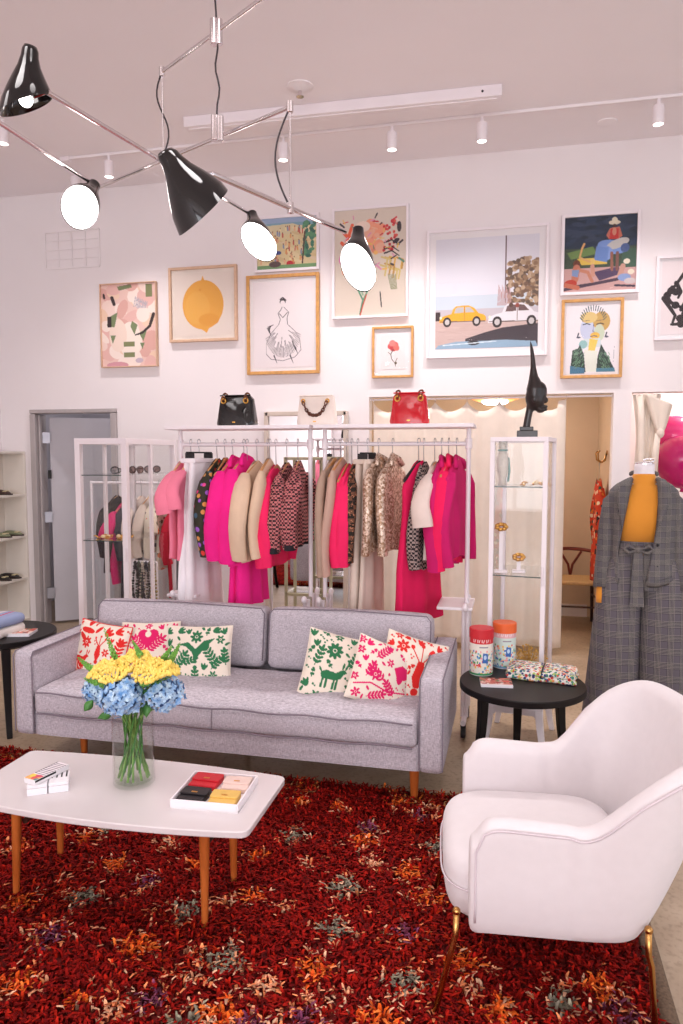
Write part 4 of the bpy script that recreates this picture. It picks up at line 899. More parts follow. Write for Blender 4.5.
def pillow(label, cv, size, loc, rot, thick=.075, grp='embroidered throw pillows on the sofa'):
    Mx = Matrix.Translation(loc) @ (Matrix.Rotation(rot[2], 4, 'Z') @ Matrix.Rotation(rot[0], 4, 'X') @ Matrix.Rotation(rot[1], 4, 'Y'))
    s = size / 2
    def P(sg):
        def f(u, v):
            a, b = 2 * u - 1, 1 - 2 * v
            e = (1 - a * a) * (1 - b * b); pin = 1 - .055 * (1 - a * a * .0) * ((1 - b ** 2) * abs(a) ** 3 + (1 - a ** 2) * abs(b) ** 3)
            wr = .004 * math.sin(9 * a + 4 * b + loc[0] * 9) * (1 - e)
            return Mx @ Vector((a * s * pin, sg * (thick * e ** .42 + wr * 0 + .002), b * s * pin))
        return f
    t = thing('throw_pillow', label, 'pillow', Mx @ Vector((0, 0, -s)), group=grp)
    mb = canvas_mesh(cv, P(-1)); b2 = canvas_mesh(cv, P(1)); k = len(mb.v)
    mb.v += b2.v; mb.f += [tuple(i + k for i in f[::-1]) for f in b2.f]; mb.m += b2.m; mb.c = np.concatenate([mb.c, b2.c]); 
    mesh(mb, 'cover', M['attrfabric'], t, smooth=180, recalc=False)
    n = 24; E = []
    for i in range(4 * n):
        q = i / n; k_ = int(q); f_ = q - k_; a, b = ((-1 + 2 * f_, 1), (1, 1 - 2 * f_), (1 - 2 * f_, -1), (-1, -1 + 2 * f_))[k_]
        E.append(Mx @ Vector((a * s * (1 - .055 * (1 - b ** 2) * abs(a) ** 3 - .055 * (1 - a ** 2) * abs(b) ** 3), 0, b * s * (1 - .055 * ((1 - b ** 2) * abs(a) ** 3 + (1 - a ** 2) * abs(b) ** 3)))))
    mesh(MB().tube(E, .0035, 6, loop=True), 'seam', mat('seam', tuple(int(v) for v in cv.a[1, 1]), .9), t)
    return t
RED, PNK, GRN = (226, 40, 36), (226, 26, 104), (44, 118, 76)
def place_p(px, py, Y): return atY(px, py, Y)
pillow('red and cream embroidered pillow in the left sofa corner', otomi('mix', RED, 1), .345, place_p(101, 654, 3.57), (R(-16), R(4), R(-8)), .06)
pillow('pink and cream embroidered pillow behind the flowers, second from the sofa left arm', otomi('heart', PNK, 2), .34, place_p(150, 653, 3.62), (R(-16), R(-3), R(4)), .055)
pillow('green embroidered pillow with dove pattern, third from the sofa left arm', otomi('dove', GRN, 3), .36, place_p(199, 660, 3.52), (R(-14), R(-2), R(4)), .06)
pillow('green embroidered pillow with a deer, on the sofa right half', otomi('deer', GRN, 4), .36, place_p(338, 671, 3.46), (R(-20), R(16), R(24)), .06)
pillow('pink embroidered pillow with leafy branches, between the deer pillow and the red one', otomi('bird', PNK, 5), .31, place_p(381, 674, 3.43), (R(-18), R(24), R(36)), .055)
pillow('red embroidered pillow with an urn pattern against the right sofa arm', otomi('urn', RED, 6), .325, place_p(412, 670, 3.54), (R(-18), R(20), R(28)), .055)

# ============================================================ COFFEE TABLE
t = thing('coffee_table', 'low white coffee table with boat shaped top and teak legs on the rug', 'coffee table', (-1.33, 2.26, .03))
hl, hw = .535, .205; cx0, cy0 = -1.325, 2.285; poly = []
n = 24
def rnd(pts, r=.03, k=5):
    out = []
    for i, p in enumerate(pts):
        a, b, c_ = Vector(pts[i - 1]), Vector(p), Vector(pts[(i + 1) % len(pts)])
        d1, d2 = (a - b).normalized(), (c_ - b).normalized()
        if d1.dot(d2) < -.95: out.append(tuple(b)); continue
        p0, p1 = b + d1 * r, b + d2 * r
        for j in range(k + 1): s_ = j / k; out.append(tuple((1 - s_) ** 2 * p0 + 2 * s_ * (1 - s_) * b + s_ * s_ * p1))
    return out
pts = [(-hl + 2 * hl * i / n, -hw - .045 * (1 - (2 * i / n - 1) ** 2)) for i in range(n + 1)] + [(hl - 2 * hl * i / n, hw + .03 * (1 - (2 * i / n - 1) ** 2)) for i in range(n + 1)]
poly = [(cx0 + x, cy0 + y) for x, y in rnd(pts, .03)]
mesh(MB().prism(poly, .397, .42), 'tabletop', mat('white_laminate', (216, 208, 209), .25, var=.01), t, bevel=.004)
for sx in (-1, 1):
    mb = MB(); mb.tube([(cx0 + sx * .345, cy0 - .10, .30), (cx0 + sx * .345, cy0 + .11, .30)], .011, 8); mesh(mb, 'stretcher', M['darkwood'], t)
    for sy in (-1, 1):
        bx, by = (-1.715 if sx < 0 else -.985), (2.185 if sy < 0 else 2.45)
        tx, ty = cx0 + sx * .355, (2.16 if sy < 0 else 2.41)
        mesh(MB().tube([(bx, by, .012), (tx, ty, .395)], [.011, .019], 14), 'leg', M['teak'], t)
mesh(MB().tube([(cx0 - .35, cy0, .30), (cx0 + .35, cy0, .30)], .010, 8), 'stretcher', M['darkwood'], t)
TZ = .42
# ---- vase
vp = atZ(125, 790, TZ); vx, vy = vp.x, vp.y + .065; VR, VH = .074, .285
t = thing('glass_vase', 'tall clear glass cylinder vase half full of water on the coffee table', 'vase', (vx, vy, TZ))
mesh(MB().lathe([(.001, TZ + .001), (VR - .004, TZ + .001), (VR, TZ + .006), (VR, TZ + VH), (VR - .004, TZ + VH), (VR - .004, TZ + .016), (.001, TZ + .014)], (vx, vy, 0), 40), 'glass_wall', M['vase'], t)
mesh(MB().lathe([(.001, TZ + .017), (VR - .006, TZ + .018), (VR - .006, TZ + .135), (.001, TZ + .135)], (vx, vy, 0), 36), 'water', M['water'], t)
stem_m = mat('stem_green', (112, 150, 74), .5, var=.3, vscale=20); leaf_m = mat('leaf_green', (64, 120, 52), .5, var=.3, vscale=30); bud_m = mat('spike_green', (110, 168, 70), .6, var=.3, vscale=60)
def petals_m(name, a, b): return mat(name, a, .7, rgb2=b, vscale=48)
blue_m = petals_m('hydrangea_blue', (92, 150, 212), (198, 226, 244)); yel_m = petals_m('yarrow_yellow', (244, 212, 96), (252, 226, 124))
def stem(mb, top, i):
    a = i * 2.4; bx, by = vx + .054 * math.cos(a), vy + .054 * math.sin(a); tx, ty = vx - .046 * math.cos(a + .5), vy - .046 * math.sin(a + .5)
    mb.tube([(bx, by, TZ + .022), (bx * .4 + vx * .6, by * .4 + vy * .6, TZ + .13), (tx * .8 + vx * .2, ty * .8 + vy * .2, TZ + .25), top], [.0045, .004, .004, .0035], 7)
def hydrangea(label, c, r, i):
    t = thing('hydrangea', label, 'flower', c, group='blue hydrangeas in the vase')
    mb = MB(); stem(mb, Vector(c) - Vector((0, 0, r * .5)), i); mesh(mb, 'stem', stem_m, t)
    mesh(MB().ell(c, r * .72), 'core', mat('hydrangea_core', (70, 104, 160), .8), t)
    mb = MB(); rr = random.Random(i + 50)
    n = 130
    for k in range(n):
        ph = k * 2.39996; z = 1 - 2 * (k + .5) / n; q = math.sqrt(1 - z * z); d = Vector((q * math.cos(ph), q * math.sin(ph), z * .86))
        p = Vector(c) + d * r * (.84 + .22 * rr.random()); nrm = (d + Vector((rr.uniform(-.4, .4), rr.uniform(-.4, .4), rr.uniform(-.4, .4)))).normalized()
        u = nrm.orthogonal().normalized(); u = (Matrix.Rotation(rr.random() * 6, 3, nrm) @ u); v = nrm.cross(u); s = r * .19
        for m_ in range(4):
            a = math.pi / 2 * m_; e = u * math.cos(a) + v * math.sin(a); f_ = v * math.cos(a) - u * math.sin(a)
            mb.add([p, p + (e * .55 + f_ * .5) * s + nrm * .1 * s, p + e * 1.15 * s + nrm * .25 * s, p + (e * .55 - f_ * .5) * s + nrm * .1 * s], [(0, 1, 2, 3)])
    mesh(mb, 'petals', blue_m, t, smooth=0)
def yarrow(label, c, rx, i):
    t = thing('yarrow', label, 'flower', c, group='yellow yarrow heads in the vase')
    mb = MB(); stem(mb, Vector(c) - Vector((0, 0, .01)), i)
    rr = random.Random(i + 9)
    for k in range(10): a = k * .63; mb.tube([Vector(c) - Vector((0, 0, .03)), Vector(c) + Vector((rx * .7 * math.cos(a), rx * .7 * math.sin(a), -.005))], .0018, 5)
    mesh(mb, 'stem', stem_m, t); mb = MB(); n = 480
    for k in range(n):
        q = math.sqrt((k + .5) / n); a = k * 2.39996; e = rx * q + rr.uniform(-.005, .005); a += rr.uniform(-.12, .12)
        h = .036 * (1 - q * q) + .005 * rr.random() + .009 * math.sin(a * 3 + q * 5 + i) + .006 * math.sin(q * 14 + a)
        mb.ell((c[0] + e * math.cos(a), c[1] + e * math.sin(a), c[2] + h), (.0062, .0062, .0070), 6, 4)
    mesh(mb, 'flower_head', yel_m, t, smooth=180)
Yb = vy
def bp(px, py, dy=0): return atY(px, py, Yb + dy)
hydrangea('large blue hydrangea hanging at the front of the bouquet', bp(122, 696, -.07), .076, 0)
hydrangea('round blue hydrangea on the right side of the bouquet', bp(164, 693, -.005), .070, 1)
hydrangea('pale blue hydrangea half hidden on the left of the bouquet', bp(98, 690, .05), .055, 2)
yarrow('yellow yarrow head at the left front of the bouquet', bp(111, 674, -.05), .078, 3)
yarrow('yellow yarrow head at the top middle of the bouquet', bp(136, 664, .04), .072, 4)
yarrow('wide yellow yarrow head leaning to the right of the bouquet', bp(157, 674, -.04), .078, 5)
def spike(label, p0, p1, p2, r, i):
    t = thing('green_flower_spike', label, 'flower', p0, group='green flower spikes in the vase')
    mb = MB(); stem(mb, Vector(p0), i); mesh(mb, 'stem', stem_m, t)
    mb = MB(); n = 46; p0, p1, p2 = map(Vector, (p0, p1, p2))
    for k in range(n):
        s = k / n; c = (1 - s) ** 2 * p0 + 2 * s * (1 - s) * p1 + s * s * p2; a = k * 2.4; rr = r * (1.05 - .75 * s)
        tq = (2 * (1 - s) * (p1 - p0) + 2 * s * (p2 - p1)).normalized(); u = tq.orthogonal().normalized(); v = tq.cross(u)
        mb.ell(c + (u * math.cos(a) + v * math.sin(a)) * rr, rr * .8, 7, 5)
    mesh(mb, 'buds', bud_m, t, smooth=180)
sp_ = [((118, 666), (112, 650), (104, 628), .009, 'tall curved green flower spike rising above the left yarrow'), ((98, 672), (88, 668), (78, 657), .010, 'short green spike pointing up left beside the bouquet'), ((106, 684), (95, 684), (84, 678), .010, 'green spike pointing sideways above the pale hydrangea'),
       ((160, 664), (166, 655), (172, 646), .009, 'green spike at the upper right beside the wide yarrow'), ((168, 664), (175, 654), (180, 643), .009, 'outermost green spike at the upper right of the bouquet'), ((140, 655), (137, 648), (132, 640), .007, 'small green bud tip above the middle yarrow'), ((143, 683), (152, 680), (166, 674), .010, 'green spike lying below the wide yarrow')]
for i, (a, b, c_, r_, lab) in enumerate(sp_): spike(lab, bp(*a, .02 if i != 6 else -.05), bp(*b, .02 if i != 6 else -.06), bp(*c_, .02 if i != 6 else -.06), r_, i + 6)
t = thing('bouquet_leaves', 'dark green leaves tucked between the blooms of the bouquet', 'leaves', (vx, vy, TZ + VH))
for px, py, a, L_ in ((93, 700, -2.2, .05), (140, 690, -.4, .06), (112, 714, 3.4, .05), (146, 700, -1.4, .06), (104, 676, 2.6, .05), (150, 684, .3, .06)):
    c = bp(px, py, -.03); d = Vector((math.cos(a), -.3, math.sin(a))).normalized(); s_ = d.cross(Vector((0, 1, .3))).normalized()
    q = [c + d * L_ * (k / 8) for k in range(9)]; rg = [[p + s_ * .32 * L_ * math.sin(math.pi * min(.999, (k + .15) / 8.2)), p + Vector((0, -.004, -.002)), p - s_ * .32 * L_ * math.sin(math.pi * min(.999, (k + .15) / 8.2))] for k, p in enumerate(q)]
    o = mesh(MB().loft(rg, closed=False), 'leaf', leaf_m, t); m_ = o.modifiers.new('s', 'SOLIDIFY'); m_.thickness = .001
mb = MB()
for k in range(16):
    a = k * .7; mb.tube([(vx + .05 * math.cos(a), vy + .05 * math.sin(a), TZ + .03 + .01 * (k % 3)), (vx + .03 * math.cos(a + 1), vy + .03 * math.sin(a + 1), TZ + .14), (vx + .04 * math.cos(a + 2), vy + .04 * math.sin(a + 2), TZ + .28)], .0035, 6)
mesh(mb, 'leaf_stalks', leaf_m, t)
# ---- tray with wallets
c = [atZ(163, 808, TZ), atZ(234.5, 815, TZ), atZ(264, 783, TZ), atZ(199, 778, TZ)]
ctr = sum(c, Vector()) / 4; u = ((c[1] - c[0]) + (c[2] - c[3])).normalized(); ang = math.atan2(u.y, u.x)
tw, td = ((c[1] - c[0]).length + (c[2] - c[3]).length) / 2 - .01, ((c[3] - c[0]).length + (c[2] - c[1]).length) / 2 - .015
t = thing('white_tray', 'square white tray of small wallets near the right end of the coffee table', 'tray', (ctr.x, ctr.y, TZ), ang)
Tt = Matrix.Translation((ctr.x, ctr.y, TZ)) @ Matrix.Rotation(ang, 4, 'Z')
mb = MB().box((0, 0, .004), (tw, td, .008), T=Tt); mesh(mb, 'tray_base', M['whitematte'], t)
mb = MB(); e = .006; hh = .030
for s in (-1, 1): mb.box((s * (tw / 2 - e / 2), 0, hh / 2), (e, td, hh), T=Tt); mb.box((0, s * (td / 2 - e / 2), hh / 2), (tw - 2 * e, e, hh), T=Tt)
mesh(mb, 'tray_rim', M['white'], t, bevel=.001)
for (ux, uy, cc, nm, lab, sc_) in ((-.23, .24, (196, 26, 40), 'red', 'red folded leather wallet at the back of the white tray', 1.06), (.25, .22, (232, 204, 194), 'blush', 'blush pink wallet at the back right of the white tray', 1), (-.24, -.24, (26, 20, 24), 'black', 'black wallet at the front left of the white tray', 1), (.22, -.26, (226, 184, 96), 'yellow', 'yellow wallet at the front of the white tray', 1)):
    m_ = mat('wallet_' + nm, cc, .45, spec=.3, bump=.2, bscale=600); Tw = Tt @ Matrix.Translation((ux * tw, uy * td, .008)) @ Matrix.Rotation(.05 * (ux * 4), 4, 'Z')
    t = thing('wallet', lab, 'wallet', Tw @ Vector((0, 0, 0)), ang, group='small leather wallets in the white tray')
    ww, wd = tw * .40 * sc_, td * .38 * sc_
    mesh(MB().box((0, 0, .009), (ww, wd, .018), T=Tw), 'wallet_body', m_, t, bevel=.004)
    q = [(-ww * .51, -wd * .12), (ww * .51, -wd * .12), (ww * .51, wd * .51), (-ww * .51, wd * .51)]
    mb = MB().prism(rnd(q, .008), .0175, .0235, T=Tw); mesh(mb, 'flap', m_, t, bevel=.0015)
    mesh(MB().box((0, wd * .06, .0238), (ww * .22, wd * .08, .0012), T=Tw), 'emblem', M['gold'], t)
# ---- boxes on the left
d_ = atZ(72, 791, TZ) - atZ(33, 796, TZ); an_ = math.atan2(d_.y, d_.x); Tb = Matrix.Translation(atZ(50, 788, TZ)) @ Matrix.Rotation(an_, 4, 'Z')
paperm = mat('white_card_edge', (236, 232, 236), .7, var=.03, vscale=80, stretch=(1, 1, 30))
for i, dx in enumerate((-.038, .032)):
    t = thing('card_box', ('left' if i == 0 else 'right') + ' one of two white card boxes under the striped box on the coffee table', 'box', Tb @ Vector((dx, 0, 0)), an_, group='white card boxes on the coffee table')
    mesh(MB().box((dx, 0, .012), (.066, .094, .024), T=Tb), 'lower_box', paperm, t, bevel=.0015); mesh(MB().box((dx, .001, .031), (.066, .092, .012), T=Tb), 'upper_box', paperm, t, bevel=.0015)
    mb = MB()
    for k in range(4): mb.box((dx - .024 + .016 * k, .02, .0377), (.005, .05, .0006), T=Tb)
    mesh(mb, 'black_stripes', M['rubber'], t)
cv = Cv(60, 140, (236, 228, 232))
for i in range(9): cv.rect(0, .3 + .075 * i, 1, .325 + .075 * i, (90, 76, 98))
cv.rect(0, 0, 1, .26, (240, 180, 110)); cv.ell(.4, .12, .2, .1, (226, 90, 90)); cv.ell(.75, .18, .2, .08, (240, 214, 90)); cv.ell(.1, .05, .15, .06, (110, 150, 140)); cv.ell(.3, .22, .3, .05, (214, 80, 110)); cv.rect(.93, .3, 1, 1, (60, 50, 64))
d_ = atZ(69, 765, TZ + .055) - atZ(40, 779, TZ + .055); as_ = math.atan2(d_.y, d_.x) + math.pi / 2; Ts = Matrix.Translation(atZ(47, 771, TZ + .056) - Vector((0, 0, .0175))) @ Matrix.Rotation(as_, 4, 'Z')
t = thing('striped_box', 'striped slim box lying on top of the white card boxes', 'box', Ts @ Vector((0, 0, 0)), as_)
mesh(MB().box((0, 0, .009), (.055, .150, .018), T=Ts), 'box_body', paperm, t, bevel=.001)
mesh(canvas_mesh(cv, lambda u, v: Ts @ Vector(((u - .5) * .054, (.5 - v) * .148, .0184))), 'printed_lid', M['attr'], t, smooth=0, recalc=False)
mesh(MB().box((-.0278, .03, .0135), (.0008, .09, .007), T=Ts), 'dark_edge', M['rubber'], t)

# ============================================================ ROUND SIDE TABLES
def side_table(lab, cx, cy, r, h, legs, name='side_table'):
    t = thing(name, lab, 'side table', (cx, cy, 0), group='round black side tables')
    mesh(MB().lathe([(.001, h - .035), (r - .012, h - .035), (r, h - .030), (r, h - .004), (r - .004, h), (.001, h)], (cx, cy, 0), 64), 'tabletop', M['black'], t, smooth=30)
    mesh(MB().lathe([(.001, h - .06), (r * .72, h - .06), (r * .72, h - .035), (.001, h - .035)], (cx, cy, 0), 48), 'apron', M['black'], t, smooth=30)
    for (bx, by) in legs:
        d = Vector((bx - cx, by - cy, 0)); L = d.length; d /= L; s = Vector((-d.y, d.x, 0)); rg = []
        for k in range(11):
            q = k / 10; z = (h - .035) * (1 - q); off = L - .055 + .055 * (q ** 2.2) ; wd = .025 - .010 * q; th = .020 - .007 * q
            c = Vector((cx, cy, z)) + d * off; rg.append([c + d * th + s * wd, c + d * th - s * wd, c - d * th - s * wd, c - d * th + s * wd])
        mesh(MB().loft(rg), 'leg', M['black'], t, bevel=.003)
    return t
RCX, RCY, RH = .065, 3.585, .50
side_table('round black side table with canisters to the right of the sofa', RCX, RCY, .30, RH, [(-.165, 3.46), (.02, 3.36) if 0 else (.31, 3.40 + .0), (.045, 3.86), (.31, 3.72)][:1] + [(.045, 3.86), (.30, 3.66)])
LCX, LCY, LH = -2.96, 3.72, .545
side_table('round black side table at the left photo edge beside the sofa arm', LCX, LCY, .31, LH, [(-2.745, 3.49), (-2.90, 4.01), (-3.24, 3.62)])
# canisters
def tube_can(lab, p, r, h, lidc, cv):
    t = thing('puzzle_canister', lab, 'canister', p, group='printed paper canisters')
    lm = mat('canister_lid', lidc, .45)
    def P(u, v): a = -2 * math.pi * u + math.pi * .5; return (p.x + r * math.cos(a), p.y + r * math.sin(a), p.z + h * (1 - v) * .80 + .004)
    mesh(MB().lathe([(.001, 0), (r - .002, 0), (r - .0015, h * .82), (.001, h * .82)], p, 32), 'tube', M['whitematte'], t)
    mesh(canvas_mesh(cv, P), 'printed_label', M['attr'], t, smooth=180, recalc=False)
    mesh(MB().lathe([(.001, h * .79), (r + .0025, h * .79), (r + .0025, h * .985), (r, h), (.001, h)], p, 36), 'lid', lm, t, smooth=30)
def word(cv, x, y, s, c, text):
    glyph = {'P': [[(0, 0), (0, 1)], [(0, 0), (.5, .1), (.5, .4), (0, .5)]], 'U': [[(0, 0), (0, .9), (.3, 1), (.55, .9), (.55, 0)]], 'Z': [[(0, 0), (.55, 0), (0, 1), (.55, 1)]], 'L': [[(0, 0), (0, 1), (.5, 1)]], 'E': [[(.5, 0), (0, 0), (0, 1), (.5, 1)], [(0, .5), (.4, .5)]]}
    for ch_ in text:
        for st in glyph[ch_]: cv.line([(x + a * s, y + b * s * 1.5) for a, b in st], s * .13, c)
        x += s * .85
def can_art(seed, band, tint):
    r = random.Random(seed); cv = Cv(260, 90, tint); cv.rect(0, 0, 1, .17, band)
    for k in range(3):
        b = k / 3 + .03; 
        for i in range(9): cv.line([(b + .03 * i, .05), (b + .03 * i + (.012 if i % 2 else 0), .12)], .0035, (250, 240, 240))
    for i in range(300):
        x, y = r.random(), .36 + .62 * r.random()
        c = r.choice([(60, 110, 180), (220, 70, 60), (90, 160, 90), (240, 190, 80), (240, 150, 150), (110, 180, 200), (240, 236, 230)])
        cv.rect(x, y, x + r.uniform(.01, .04), y + r.uniform(.02, .08), c) if r.random() < .5 else cv.ell(x, y, .012, .03, c)
    for x in (.1, .4, .7): cv.poly([(x, .42), (x + .07, .40), (x + .08, .66), (x, .68)], (56, 104, 176)); cv.ell(x + .04, .52, .02, .06, (190, 214, 236)); cv.line([(x, .25), (x + .12, .25)], .004, (150, 140, 150))
    cv.rect(0, .94, 1, 1, (56, 150, 90) if seed == 1 else (120, 170, 200)); return cv
p1 = atZ(481, 673, RH); p2 = atZ(501.5, 669, RH)
tube_can('printed canister with red lid on the right side table', p1, .0585, .235, (204, 32, 44), can_art(1, (206, 40, 48), (232, 226, 214)))
tube_can('printed canister with orange lid behind the red lidded one', Vector((p2.x + .012, p2.y + .055, RH)), .0585, .235, (236, 104, 48), can_art(2, (226, 176, 180), (206, 222, 214)))
def magazine(lab, px, py, Z, ang, w_, d_, seed, th=.012):
    Tm = Matrix.Translation(atZ(px, py, Z)) @ Matrix.Rotation(ang, 4, 'Z'); t = thing('magazine', lab, 'magazine', Tm @ Vector((0, 0, 0)), ang)
    mesh(MB().box((0, 0, th / 2), (w_, d_, th), T=Tm), 'pages', paperm, t, bevel=.001)
    r = random.Random(seed); cv = Cv(90, 70, (196, 120, 104))
    for i in range(60): cv.ell(r.random(), r.random(), .04 + .08 * r.random(), .03 + .1 * r.random(), r.choice([(206, 80, 70), (230, 190, 176), (170, 60, 56), (236, 220, 210), (120, 130, 90), (226, 120, 100), (90, 70, 60)]), r.random() * 3)
    cv.rect(0, .86, 1, 1, (232, 222, 222)); mesh(canvas_mesh(cv, lambda u, v: Tm @ Vector(((u - .5) * w_, (.5 - v) * d_, th + .0006))), 'cover', M['attr'], t, smooth=0, recalc=False)
magazine('open faced red covered magazine in front of the canisters on the right side table', 496, 684, RH, R(6), .15, .115, 3)
magazine('red covered magazine on the left side table', 19, 634, LH, R(16), .17, .14, 5, .016)
# folded scarf with ribbon
Ts = Matrix.Translation(atZ(542, 676, RH)) @ Matrix.Rotation(R(-8), 4, 'Z')
t = thing('folded_scarf', 'folded multicoloured floral scarf tied with dark ribbon on the right side table', 'scarf', Ts @ Vector((0, 0, 0)), R(-8))
fl = dots('floral_scarf', (226, 222, 214), [(40, 90, 120), (200, 60, 50), (60, 130, 110), (230, 150, 90), (50, 60, 110), (170, 190, 100)], scale=75, size=.55)
for k, (z, sx, sy) in enumerate(((0, .335, .22), (.021, .325, .205))):
    mb = rbox(-sx / 2, sx / 2, -sy / 2, sy / 2, z, z + .022, .010, 30, 20, .010, [(.005, y_, .02, .010) for y_ in (-.08, -.03, .03, .08)])
    mb.v = [tuple(Ts @ Vector((x + .006 * math.sin(40 * y), y + .006 * math.sin(35 * x), zz))) for x, y, zz in mb.v]
    weld(mesh(mb, 'folded_layer', fl, t, smooth=180))
mesh(MB().tube([Ts @ Vector((.005 + .002 * math.sin(a), .108 * math.cos(a), .024 + .027 * math.sin(a))) for a in np.linspace(0, 2 * math.pi, 41)[:-1]], .004, 6, loop=True), 'ribbon', M['rubber'], t)
# folded blankets
for k, (z, cA, cB, lab) in enumerate(((0, (226, 218, 212), (140, 164, 200), 'lower folded white and blue blanket on the left side table'), (.058, (146, 158, 192), (206, 200, 208), 'upper folded blue blanket with pink stripe on the left side table'))):
    m_, tt, b_ = nt('striped_blanket'); b_.inputs['Roughness'].default_value = .95
    tc = N(tt, 'ShaderNodeTexCoord'); sp2 = N(tt, 'ShaderNodeSeparateXYZ'); tt.links.new(tc.outputs['Object'], sp2.inputs[0])
    cr = N(tt, 'ShaderNodeValToRGB'); cr.color_ramp.interpolation = 'CONSTANT'; mr = N(tt, 'ShaderNodeMapRange'); mr.inputs[1].default_value = -.16; mr.inputs[2].default_value = .16
    tt.links.new(sp2.outputs['X'], mr.inputs[0]); tt.links.new(mr.outputs[0], cr.inputs['Fac']); tt.links.new(cr.outputs[0], b_.inputs['Base Color'])
    e = cr.color_ramp.elements; cols = (cB, cA, cB, cA, (196, 70, 96) if k else cB, cA)
    while len(e) < 6: e.new(.5)
    for i_, c_ in enumerate(cols): e[i_].position = (0, .3, .42, .66, .76, .8)[i_]; e[i_].color = (*srgb(c_), 1)
    bx, by = -2.99, 3.66
    mb = rbox(-.16, .16, -.13, .13, z, z + .056, .004, 30, 20, .027)
    mb.v = [(bx + x + .006 * math.sin(30 * y), by + y, LH + zz + .003 * math.sin(25 * x)) for x, y, zz in mb.v]
    tag(weld(mesh(mb, 'folded_blanket', m_, loc=(bx, by, LH + z), smooth=180)), lab, 'blanket', 'folded blankets')
# ============================================================ CLOTHES RACKS
RY = 4.25
def rack(lab, x0, x1, oe):
    t = thing('clothes_rack', lab, 'clothes rack', ((x0 + x1) / 2, RY, 0), group='white rolling clothes racks')
    mesh(MB().box(((x0 + x1) / 2, RY, 1.765), (x1 - x0 + .07, .30, .022)), 'top_shelf', M['white'], t, bevel=.004)
    mesh(MB().tube([(x0, RY, 1.665), (x1, RY, 1.665)], .0125, 12), 'hanging_rail', M['white'], t)
    for x in (x0, x1):
        mesh(MB().tube([(x, RY, .74), (x, RY, 1.755)], .0135, 12), 'post', M['white'], t)
        mb = MB()
        for z in (1.665,): mb.lathe([(.001, -.03), (.02, -.03), (.02, .03), (.001, .03)], (x, RY, z), 14)
        mesh(mb, 'clamp', M['white'], t, bevel=.003)
        mb = MB()
        for dy in (-.10, .10):
            mb.tube([(x + (.012), RY + dy, .10), (x + .012, RY + dy, .74)], .012, 10); mb.tube([(x - .012, RY + dy, .10), (x - .012, RY + dy, .74)], .010, 10)
            mb.ell((x, RY + dy * 1.5, .745), (.017, .022, .024), 12, 8)
        mb.tube([(x, RY - .2, .095), (x, RY + .2, .095)], .016, 10)
        mesh(mb, 'lower_frame', M['white'], t)
        if (x == x1) == bool(oe): mesh(MB().box((x + (.06 if x == x0 else -.06), RY, .735), (.20, .30, .018)), 'end_shelf', M['white'], t, bevel=.004)
        for dy in (-.17, .17):
            mb = MB().lathe([(.001, -.014), (.032, -.014), (.036, -.008), (.036, .008), (.032, .014), (.001, .014)], (0, 0, 0), 18, T=Matrix.Translation((x, RY + dy, .038)) @ Matrix.Rotation(math.pi / 2, 4, 'Y'))
            mb.box((x, RY + dy, .076), (.03, .05, .012)); mesh(mb, 'caster', M['rubber'], t)
rack('white rolling clothes rack carrying the black patent handbag', -2.03, -1.185, 0)
rack('white rolling clothes rack carrying the red patent handbag', -1.095, -.245, 1)

def fab(name, c, **k):
    k.setdefault('rough', .9); k.setdefault('bump', .15); k.setdefault('bscale', 300); return mat(name, c, k.pop('rough'), **k)
F = dict(blush=fab('blush_jersey', (240, 130, 156)), white=fab('white_twill', (244, 238, 242)), floral=dots('dark_floral', (46, 44, 30), [(150, 90, 190), (224, 70, 140), (214, 60, 50), (60, 90, 110), (220, 150, 80), (150, 90, 190)], 24, .38),
         hot=fab('hot_pink_wool', (244, 26, 140)), cream=fab('cream_boucle', (226, 196, 168), bump=.6, bscale=160), coral=fab('neon_pink', (246, 34, 100)), hound=houndstooth('pink_houndstooth', (40, 22, 26), (196, 120, 120), (150, 40, 60), 84),
         taupe=fab('taupe_knit', (178, 150, 132), bump=.5, bscale=120), taupe2=fab('rose_taupe_knit', (200, 164, 148), bump=.5, bscale=120), pat=houndstooth('dark_check', (34, 26, 20), (110, 70, 52), (180, 120, 90), 40), beige=fab('beige_gabardine', (216, 198, 184)), crim=fab('crimson_crepe', (222, 12, 84)),
         tweed=houndstooth('black_cream_tweed', (26, 22, 26), (170, 150, 144), (60, 40, 44), 80), ivory=fab('ivory_knit', (234, 216, 206)), mag=fab('magenta_wool', (206, 16, 104)), rose=fab('rose_red_wool', (242, 20, 92)), blackf=fab('black_cloth', (30, 26, 34)), red=fab('red_cloth', (196, 30, 56)),
         flor2=dots('cream_floral', (224, 210, 190), [(60, 90, 60), (214, 110, 60), (80, 60, 60), (120, 140, 110)], 16, .34), navy=fab('navy_cloth', (28, 30, 48)), greenf=dots('green_print', (38, 70, 50), [(90, 120, 90), (24, 40, 34)], 20, .3), orflor=dots('orange_floral', (206, 60, 30), [(30, 26, 28), (236, 220, 190), (230, 130, 50), (40, 70, 60), (30, 26, 28)], 24, .42))
